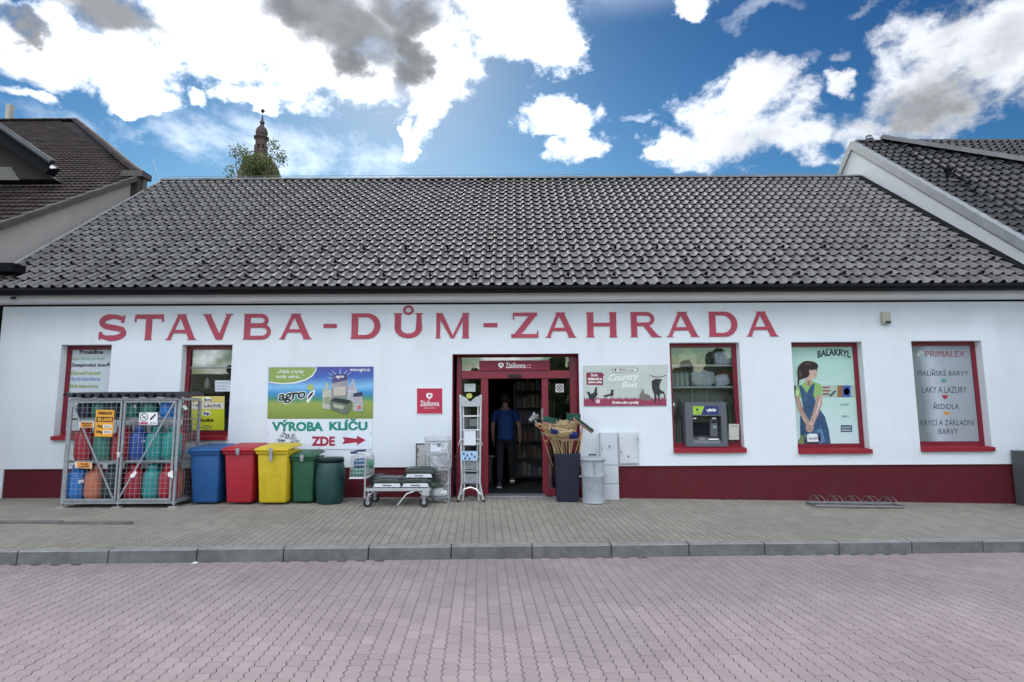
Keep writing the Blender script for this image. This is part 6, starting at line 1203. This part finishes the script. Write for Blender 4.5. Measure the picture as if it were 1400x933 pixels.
V_s = [(0, 0, .86), (0, 0, .98), (0, 0, 1.12), (0, 0, 1.30), (0, .01, 1.43), (-.20, 0, 1.41), (-.235, .01, 1.22), (.20, 0, 1.41), (.24, .0, 1.22)]
skin_body('shirt', V_s, [(0, 1), (1, 2), (2, 3), (3, 4), (4, 5), (5, 6), (4, 7), (7, 8)], [(.20, .15), (.185, .14), (.165, .12), (.19, .13), (.13, .095), (.078, .078), (.068, .068), (.078, .078), (.068, .068)], M('royal_blue_shirt', (.004, .035, .15), .8, bump=.3, bscale=30), man)
V_t = [(0, 0, .98), (-.095, 0, .88), (-.11, .02, .50), (-.11, -.02, .08), (.10, 0, .88), (.12, .12, .52), (.12, .25, .14)]
skin_body('trousers', V_t, [(0, 1), (1, 2), (2, 3), (0, 4), (4, 5), (5, 6)], [(.165, .115), .098, .076, .066, .098, .076, .066], M('dark_trousers', (.012, .013, .018), .8), man)
mb = MB(); mb.lathe([(.03, 1.59), (.085, 1.62), (.098, 1.68), (.092, 1.74), (.06, 1.785), (.01, 1.80)], 16, (0, .005, 0), .95, 1.08); mb.build('hair', M('dark_hair', (.02, .015, .012), .7), man, world=False, smooth=60)
for s_ in (-1, 1):
    mb = MB(); mb.lathe([(.012, -.02), (.018, 0), (.012, .02)], 8, (s_ * .09, .02, 1.665)); mb.build('ear', SK, man, world=False, smooth=60)
    c = Vector((-.235, .13, .84)) if s_ < 0 else Vector((.28, .08, .84))
    for k in range(5):
        f = c + Vector((0, (k - 1.5) * .02 if k < 4 else -.05, -.01)); ln = (.075, .085, .08, .065, .05)[k]; mb = MB(); mb.tube([f, f + Vector((-s_ * .006, .006, -ln * .55)), f + Vector((-s_ * .02, .012, -ln))], [.010, .009, .006], 6); mb.build('finger' if k < 4 else 'thumb', SK, man, world=False, smooth=60)
for (x, y, z, rx) in ((-.12, .04, .0, 0), (.13, .30, .03, 35)):
    mb = MB(); mt = Matrix.Translation((x, y, z)) @ Matrix.Rotation(R(-rx), 4, 'X'); vs = [mt @ Vector(p) for p in ((-.045, -.11, .0), (.045, -.11, 0), (.05, .16, 0), (-.05, .16, 0), (-.04, -.10, .10), (.04, -.10, .10), (.04, .13, .05), (-.04, .13, .05))]
    mb.add(vs, ((0, 3, 2, 1), (4, 5, 6, 7), (0, 1, 5, 4), (1, 2, 6, 5), (2, 3, 7, 6), (3, 0, 4, 7))); mb.build('shoe', M('dark_shoe', (.02, .02, .022), .5), man, world=False, bevel=.015, seg=2, smooth=60)
    mb = MB(); mb.box(-.047, .047, -.115, -.03, -.012, .014, mt); mb.build('shoe_heel', WHITE, man, world=False)

man.scale = (MS, MS, MS)
# ------------------------------------------------------------------ neighbour house on the left
HW = M('neighbour_plaster', (.46, .43, .41), .9, var=.10, scale=1.2, bump=.3, bscale=60, stain=.35, stain_col=(.22, .21, .21))
nl = thing('left_neighbour_house', 'larger house with weathered brown tiled roof and grey plaster gable at the left', 'house', (-14, 14, 0))
XG = -10.05
def onX(px, py, Xc): d = ray(px, py); t_ = Xc / d.x; return Vector((Xc, d.y * t_, CAM.z + d.z * t_))
gC = onX(192, 239, XG); gD = onX(0, 304, XG); sl_ = math.atan2(gC.z - gD.z, gC.y - gD.y)
ux = Vector((1, 0, 0)); uy = Vector((0, math.cos(sl_), math.sin(sl_))); un = ux.cross(uy)
org = gD - uy * 4.5; org.x = XG + .10
def onPlane(px, py, o, n): d = ray(px, py); t_ = (o - CAM).dot(n) / d.dot(n); return CAM + d * t_
def to2(p, o, a, b): return ((p - o).dot(a), (p - o).dot(b))
pB = onPlane(104, 166, org, un); pC = onPlane(193, 240, org, un); pA = onPlane(0, 158.5, org, un)
hip_m = [onPlane(x, y, org, un) for x, y in ((182, 232), (165, 218), (140, 196))]
ridge_y = to2(pB, org, ux, uy)[1]; poly = [(-16, 0), (0, 0), (0, to2(pC, org, ux, uy)[1])] + [to2(p, org, ux, uy) for p in hip_m] + [to2(pB, org, ux, uy), (-16, ridge_y)]
rfb = MB(); rfb.add([org + ux * a + uy * b - un * .03 for a, b in poly], [tuple(range(len(poly)))]); lroof = rfb.build('roof', UNDER, nl)
lay_tiles(lroof, TILEB, org, ux, uy, poly, .30, .335, hump=.022, lift=.03, two=True, n=8)
cv = MB()
def cap_line(parent, mat, p, q, r=.12, step=.36, name='ridge_cap'):
    d = (q - p); n = max(1, int(d.length / step)); dd = d.normalized(); sx = dd.cross(Vector((0, 0, 1))).normalized(); uz = sx.cross(dd); mb = MB(); half(mb, 0, step * 1.08, r, r * .88, 0, 0); me = mb.mesh(name, mat, smooth=50); mm = Matrix((dd, sx, uz)).transposed().to_4x4()
    for k in range(n): o = bpy.data.objects.new(name, me); COL.objects.link(o); o.parent = parent; o.matrix_local = Matrix.Translation(p + d * k / n - wloc(parent)) @ mm
hp = [pC] + hip_m + [pB]
for a, b in zip(hp[::-1], hp[::-1][1:]): cap_line(lroof, TILEB, a + un * .03, b + un * .03, .15)
cap_line(lroof, TILEB, org + uy * ridge_y - ux * 15.5 + un * .03, pB + un * .03, .14)
vt = MB(); vt.box(-.06, .06, 0, .345, -.085, .035); vme = vt.mesh('verge_tile', M('verge_grey_brown', (.085, .078, .074), .8, var=.2, scale=4), bevel=.008)
L_ = to2(pC, org, ux, uy)[1]; k = 0
while k * .33 < L_ - .1:
    o = bpy.data.objects.new('verge_tile', vme); COL.objects.link(o); o.parent = lroof; o.matrix_local = Matrix.Translation(org + uy * k * .33 + ux * .02 - wloc(lroof) + un * (.01 * (k % 2))) @ Matrix((ux, uy, un)).transposed().to_4x4() @ Matrix.Rotation(R(-1.2), 4, 'X'); k += 1
wl = MB(); e0 = org - un * .075; top_ = pC - un * .075; wl.prismx([(e0.y, -.5), (e0.y, e0.z), (top_.y, top_.z), (top_.y + .02, -.5)], XG - .3, XG); wl.build('gable_wall', HW, nl)
wl = MB(); wl.box(-24, XG - .31, e0.y + .3, e0.y + .6, -.5, e0.z + .2); wl.build('front_wall', HW, nl)
wl = MB(); wl.box(-24, XG - .31, top_.y - .3, top_.y, -.5, top_.z - .3); wl.build('rear_wall', HW, nl)
gt_ = MB(); p = onX(197, 238, XG + .2); gt_.box(XG - .25, XG + .32, p.y - .25, p.y + .15, p.z - .16, p.z); gt_.box(XG - .02, XG + .2, p.y - .2, p.y + .1, p.z - .9, p.z - .16); gt_.tube([(XG + .22, p.y, p.z - .05), (XG + .22, p.y, p.z - .45), (XG + .4, p.y, p.z - .7), (XG + .5, p.y, p.z - .9)], .07, 10); gt_.build('gutter', M('brown_gutter', (.07, .06, .055), .5), nl)
# dormer eave at the far left
dm = thing_part('dormer', nl, (-12, 12, 6)); YDm = 13.2
q = [P(-60, 150, YDm), P(0, 176, YDm), P(72, 226, YDm), P(62, 237, YDm), P(0, 196, YDm), P(-60, 168, YDm)]; mb = MB(); mb.prism(q, YDm, YDm + .25); mb.build('eave_board', DMETAL, dm)
a_, b_ = P(-60, 147, YDm), P(0, 173, YDm); c_ = P(74, 224, YDm); mb = MB(); mb.tube([(a_[0], YDm - .06, a_[1]), (b_[0], YDm - .06, b_[1]), (c_[0], YDm - .06, c_[1])], .075, 10); mb.build('gutter', M('slate_metal', (.05, .06, .07), .35, metal=.4), dm, smooth=40)
q = [P(-60, 168, YDm), P(0, 196, YDm), P(60, 237, YDm), P(60, 238.5, YDm), P(-60, 238.5, YDm)]; mb = MB(); mb.prism(q, YDm + .3, YDm + .6); mb.build('shadowed_soffit', M('soffit_shade', (.025, .023, .022), .9), dm)  # near-black sheet painting the shade below the dormer eave
q = [P(-60, 222, YDm), P(2, 222, YDm), P(13, 240, YDm), P(-60, 240, YDm)]; mb = MB(); mb.prism(q, YDm + .27, YDm + .31); mb.build('dormer_wall', M('shaded_dormer_render', (.15, .145, .14), .9), dm)  # wall colour darkened to hold the shade of the soffit
q = [P(72, 231, YDm), P(75, 228, YDm), P(82, 232.5, YDm), P(74, 233, YDm)]; mb = MB(); mb.prism(q, YDm - .1, YDm - .08); mb.build('flashing', WHITE, dm)
ch = MB(); cp = onPlane(5, 160, org, un); ch.box(cp.x - .14, cp.x + .09, cp.y + .2, cp.y + .5, cp.z - .5, cp.z + .85); ch.build('chimney', M('chimney_render', (.42, .40, .37), .9), nl, bevel=.01)
gb = MB(); p0, p1 = P(-40, 359, 10.75), P(27, 362, 10.75); gb.box(p0[0], p1[0], 10.6, 10.9, p1[1] - .16, p1[1]); gb.box(XL - 1.5, XL - .15, 10.95, 11.1, -.5, p1[1] - .16); gb.build('low_flashing', DMETAL, nl)
dp = MB(); dp.tube([(XL - .12, YF + .1, 0), (XL - .12, YF + .1, ZC)], .05, 10); dp.build('downpipe', DMETAL, shop)

# ------------------------------------------------------------------ neighbour house on the right
nr = thing('right_neighbour_house', 'taller white gabled house with dark grey tiled roofs at the right', 'house', (13, 14, 0)); XH = 9.80
hP = onX(1165, 196, XH); hD = onX(1400, 331, XH); s2 = math.atan2(hP.z - hD.z, hP.y - hD.y); uy2 = Vector((0, math.cos(s2), math.sin(s2))); un2 = ux.cross(uy2); hE = onX(1146, 243, XH)
o2 = hD - uy2 * 2.6; o2.x = XH; LU = (hP - o2).dot(uy2)
wr = MB(); bk = (hE - hP); rear = hP + bk * 4
wr.prismx([(o2.y, -.5), (o2.y, o2.z - .05), (hP.y, hP.z - .05), (rear.y, rear.z), (rear.y, -.5)], XH, XH + .3); wr.build('gable_wall', M('neighbour_white', (.72, .75, .79), .85, var=.03, scale=1.5, bump=.15, bscale=90), nr)
wr = MB(); wr.box(XH + .31, 24, o2.y + .3, o2.y + .6, -.5, o2.z + .1); wr.build('front_wall', PLASTER, nr)
bd = MB(); bd.prismx([(o2.y, o2.z - .17), (o2.y, o2.z + .06), (hP.y, hP.z + .06), (hP.y, hP.z - .19)], XH - .05, XH + .12); bd.prismx([(hP.y + .001, hP.z - .19), (hP.y + .001, hP.z + .06), (rear.y, rear.z + .1), (rear.y, rear.z - .1)], XH - .05, XH + .12); bd.build('verge_band', BAND, nr)
bd = MB(); bd.prismx([(o2.y, o2.z - .20), (o2.y, o2.z - .172), (hP.y, hP.z - .192), (hP.y, hP.z - .22)], XH - .03, XH - .001); bd.build('verge_dark_strip', DMETAL, nr)  # thin dark strip along the lower edge of the verge band
def rp(px, py): return onPlane(px, py, o2, un2)
vA = rp(1238, 203); vB = rp(1400, 300); V2 = lambda p: to2(p, o2, ux, uy2)
a1 = V2(vA); b1 = V2(vB); t_ = (0 - b1[1]) / (a1[1] - b1[1]); c1 = (b1[0] + (a1[0] - b1[0]) * t_, 0)
poly = [(0.10, 0), c1, (a1[0], LU), (.10, LU)]
rb = MB(); rb.add([o2 + ux * a + uy2 * b - un2 * .03 for a, b in poly], [(0, 1, 2, 3)]); rroof = rb.build('roof', UNDER, nr)
lay_tiles(rroof, TILER, o2.copy(), ux, uy2, poly, .21, .33, hump=.05)
# wing: left slope between valley and hip, right slope beyond the hip
top = o2 + ux * a1[0] + uy2 * LU; vlow = o2 + ux * c1[0]; 
hq = ray(1400, 226); HX = 12.55; hpnt = CAM + hq * (HX / hq.x); hdir = (hpnt - (top + Vector((-.35, 0, .03)))); htop = top + Vector((-.35, 0, .03)); hfar = htop + hdir * 1.8
nn = (vlow - htop).cross(hdir).normalized()
if nn.z < 0: nn = -nn
axv = Vector((0, 0, 1)).cross(nn).normalized(); 
ayv = nn.cross(axv).normalized()
if ayv.z < 0: ayv = -ayv; axv = -axv
P4 = [htop, vlow, vlow + (hfar - htop), hfar]; pl2 = [to2(p, vlow, axv, ayv) for p in P4]
m4 = MB(); m4.add([p - nn * .03 for p in P4], [(0, 1, 2, 3)]); wroof = m4.build('wing_roof', UNDER, nr)
if axv.cross(ayv).dot(nn) < 0: axv = -axv; pl2 = [to2(p, vlow, axv, ayv) for p in P4]
lay_tiles(wroof, TILER, vlow.copy(), axv, ayv, pl2, .21, .36, hump=.055)
cap_line(wroof, M('ridge_cap_grey', (.13, .13, .135), .5, rnd=.15), htop + Vector((0, 0, .05)), hfar + Vector((0, 0, .05)), .20, .40)
# beyond the hip
rt_ = onPlane(1480, 202, Vector((0, hP.y, 0)), Vector((0, 1, 0))); far = Vector((24, hP.y, hP.z - .0))
n3 = (far - htop).cross(hdir).normalized(); n3 = n3 if n3.z > 0 else -n3
if n3.z > .05:
    ax3 = Vector((0, 0, 1)).cross(n3).normalized(); ay3 = n3.cross(ax3).normalized()
    if ay3.z < 0: ay3 = -ay3
    if ax3.cross(ay3).dot(n3) < 0: ax3 = -ax3
    P5 = [htop, hfar, hfar + (far - htop), far]; pl3 = [to2(p, htop, ax3, ay3) for p in P5]
    m5 = MB(); m5.add([p - n3 * .03 for p in P5], [(0, 1, 2, 3)]); w2r = m5.build('far_wing_roof', UNDER, nr); lay_tiles(w2r, TILER, htop.copy(), ax3, ay3, pl3, .21, .36, hump=.055)
cap_line(rroof, TILER, hP + Vector((.1, 0, .02)), Vector((24, hP.y, hP.z + .02)), .10)
vl = MB(); d_ = (vlow - top); sd_ = d_.cross(un2).normalized() * .035; vl.add([top + sd_ + un2 * .10, top - sd_ + un2 * .10, vlow - sd_ + un2 * .10, vlow + sd_ + un2 * .10, top + sd_, top - sd_, vlow - sd_, vlow + sd_], [(0, 1, 2, 3), (0, 1, 5, 4), (1, 2, 6, 5), (2, 3, 7, 6), (3, 0, 4, 7)]); vl.build('valley_strip', DMETAL, nr)
cl = rp(1298, 246); mb = MB(); mb.lathe([(.075, -.1), (.075, .22), (.10, .23), (.10, .27), (.02, .31)], 14, tuple(cl)); mb.build('vent_pipe', DMETAL, nr, smooth=40)
cl = Vector((X(1191, 192, hP.y), hP.y + .1, hP.z)); mb = MB(); mb.lathe([(.05, 0), (.05, .14), (.12, .15), (.12, .19), (.07, .23), (.09, .25), (.02, .30)], 14, tuple(cl)); mb.build('ridge_vent', GALV, nr, smooth=40)
fb_ = MB(); q0 = Vector((XH - .02, YE, ZEV)); fb_.prismx([(YE, ZEV + .02), (YE, ZEV + .10), (YR, ZR_ + .10), (YR, ZR_ + .02)], XRR - .02, XH - .004); fb_.build('wall_flashing', DMETAL, shop)

# ------------------------------------------------------------------ church turret and tree behind the roof
YCh = 70.0
def U(px, py): return P(px, py, YCh)
ct = thing('church_turret', 'baroque onion turret with open lantern and cross rising behind the roof ridge', 'church tower', (U(357, 300)[0], YCh, 0)); cxx = U(357, 200)[0]; sc1 = YCh * .99 / F_PX
CP = M('weathered_copper_brown', (.055, .038, .034), .6, var=.25, scale=.6); ST = M('turret_stone', (.085, .055, .048), .8, var=.2, scale=.6); CG = M('dome_brown', (.085, .072, .05), .75, var=.35, scale=.5)
def zz_(py): return U(357, py)[1]
def lat(nm, pr_, mat, n=8, sm=35): mb = MB(); mb.lathe([(r * sc1, zz_(py)) for r, py in pr_], n, (cxx, YCh, 0)); return mb.build(nm, mat, ct, smooth=sm)
lat('cross_shaft', [(.35, 158), (.35, 149)], CP, 6); mb = MB(); mb.lathe([(0.02, -.32), (.30, 0), (.02, .32)], 6, (cxx, YCh, zz_(152))); mb.box(cxx - .22, cxx + .22, YCh - .03, YCh + .03, zz_(152) - .05, zz_(152) + .05); mb.build('cross', CP, ct)
lat('spire', [(2.2, 167), (1.3, 163), (.7, 158)], CP, 10); lat('small_bulb', [(1.6, 173), (2.6, 170), (3.6, 168.5), (3.2, 167), (2.0, 166)], CP, 12)
lat('onion', [(6.5, 188), (8.2, 184), (8.4, 181), (7.2, 177), (4.2, 174), (2.4, 171)], CP, 16)
lat('cornice', [(8.5, 192.5), (9.5, 191), (11, 189.5), (10.5, 188), (8, 187)], ST, 8); lat('lantern_head', [(8.2, 200), (8.2, 192)], ST, 8)
for k in range(8): a = math.pi / 8 + k * math.pi / 4; mb = MB(); mb.box(-.16, .16, -.16, .16, zz_(209), zz_(200) + .02, Matrix.Translation((cxx + 7.2 * sc1 * math.cos(a), YCh + 7.2 * sc1 * math.sin(a), 0)) @ Matrix.Rotation(a, 4, 'Z')); mb.build('lantern_pillar', ST, ct)
lat('lantern_base', [(9, 213), (9.2, 209), (8, 208)], ST, 8); lat('dome', [(30, 270), (29.5, 250), (28.5, 238), (25, 228), (19, 220), (12, 215), (9, 212)], CG, 16); lat('tower', [(30, 420), (30, 268)], M('tower_render', (.5, .45, .36), .9), 8)
def leafcloud(mb, c, rad, n, s, rr, squash=1.0):
    for _ in range(n):
        d = Vector((rr.gauss(0, 1), rr.gauss(0, 1), rr.gauss(0, 1) * squash)).normalized() * rad * rr.random() ** .45; p = Vector(c) + d; a = Vector((rr.uniform(-1, 1), rr.uniform(-1, 1), rr.uniform(-1, 1))).normalized(); b = a.cross(Vector((rr.uniform(-1, 1), rr.uniform(-1, 1), rr.uniform(-1, 1)))).normalized(); l = s * rr.uniform(.6, 1.3)
        mb.add([p - a * l, p + b * l * .5, p + a * l, p - b * l * .5], [(0, 1, 2, 3)])
YTr = 40.0; rr = random.Random(5); tx = X(350, 230, YTr); tree = thing('sparse_tree', 'thin leafed tree showing beside the church turret behind the ridge', 'tree', (tx, YTr, 0)); mb = MB(); lf = MB(); tpx = YTr / F_PX
tops = [(329, 205), (318, 236), (338, 214), (330, 222), (373, 197), (379, 214), (371, 226), (362, 222), (347, 232), (343, 242), (355, 238), (368, 240), (312, 244), (326, 212), (350, 226), (340, 228), (376, 206)]
mb.tube([(tx, YTr, 0), (tx + .1, YTr, 6), (tx, YTr, 13)], [.25, .18, .1], 8)
for i, (a, b) in enumerate(tops):
    e = P(a, b, YTr); yy = YTr + rr.uniform(-.8, .8); mb.tube([(tx, YTr, 10 + rr.uniform(0, 2.5)), ((tx + e[0]) / 2 + rr.uniform(-.3, .3), yy, (12.5 + e[1]) / 2), (e[0], yy, e[1])], [.06, .035, .012], 5)
    dn = i in (8, 9, 10, 14, 15, 11, 7); leafcloud(lf, (e[0], yy, e[1]), .55 if not dn else .72, 150 if not dn else 520, .08, rr)
    leafcloud(lf, ((tx + e[0]) / 2, yy, (12.8 + e[1]) / 2 + .3), .5, 60, .07, rr)
mb.build('trunk', M('bark', (.08, .065, .05), .9), tree); lf.build('crown', M('tree_leaf', (.12, .145, .045), .7, var=.4, scale=1.5), tree)

# ------------------------------------------------------------------ wooded hill across the street, seen only in the window reflections
wd = MB(); rr = random.Random(9)
for i in range(60):
    x = -150 + i * 5 + rr.uniform(-2, 2); h = max(6, 12 + .045 * x + 1.5 * math.sin(i * .8)) + rr.uniform(-1, 1.5); y = -110 + rr.uniform(-8, 8)
    for k in range(5):
        c = (x + rr.uniform(-2.5, 2.5), y + rr.uniform(-2, 2), h * (.2 + .19 * k)); r = rr.uniform(2.2, 3.6) * (1 - .1 * k)
        vs = []; fs = []; 
        for a in range(5):
            for b in range(7): th_ = math.pi * (a + .5) / 5; ph_ = 2 * math.pi * b / 7; q = r * rr.uniform(.75, 1.25); vs.append((c[0] + q * math.sin(th_) * math.cos(ph_), c[1] + q * math.sin(th_) * math.sin(ph_), c[2] + q * math.cos(th_)))
        for a in range(4):
            for b in range(7): fs.append((a * 7 + b, a * 7 + (b + 1) % 7, (a + 1) * 7 + (b + 1) % 7, (a + 1) * 7 + b))
        wd.add(vs, fs)
stuff(wd.build('far_wood', M('wood_green', (.04, .06, .025), .9, var=.4, scale=.3)))
hl = MB(); hl.add([(-170, -100, -1), (170, -100, -1), (170, -190, 16), (-170, -190, 16)], [(0, 1, 2, 3)]); struct(hl.build('hill', M('hill_grass', (.07, .09, .04), .95)))

sx_ = X(272, 768, 7.25); mb = MB(); mb.box(-.03, .03, -.012, .012, 0, .006); mb.box(-.01, .035, .004, .02, .006, .014)
o = tag(mb.build('paper_scrap', WHITE), 'tiny white paper scrap lying on the road against the kerb at the left', 'litter'); o.location = (sx_, yk(sx_) - .05, zr(sx_) + .002); o.rotation_euler = (0, 0, .4)
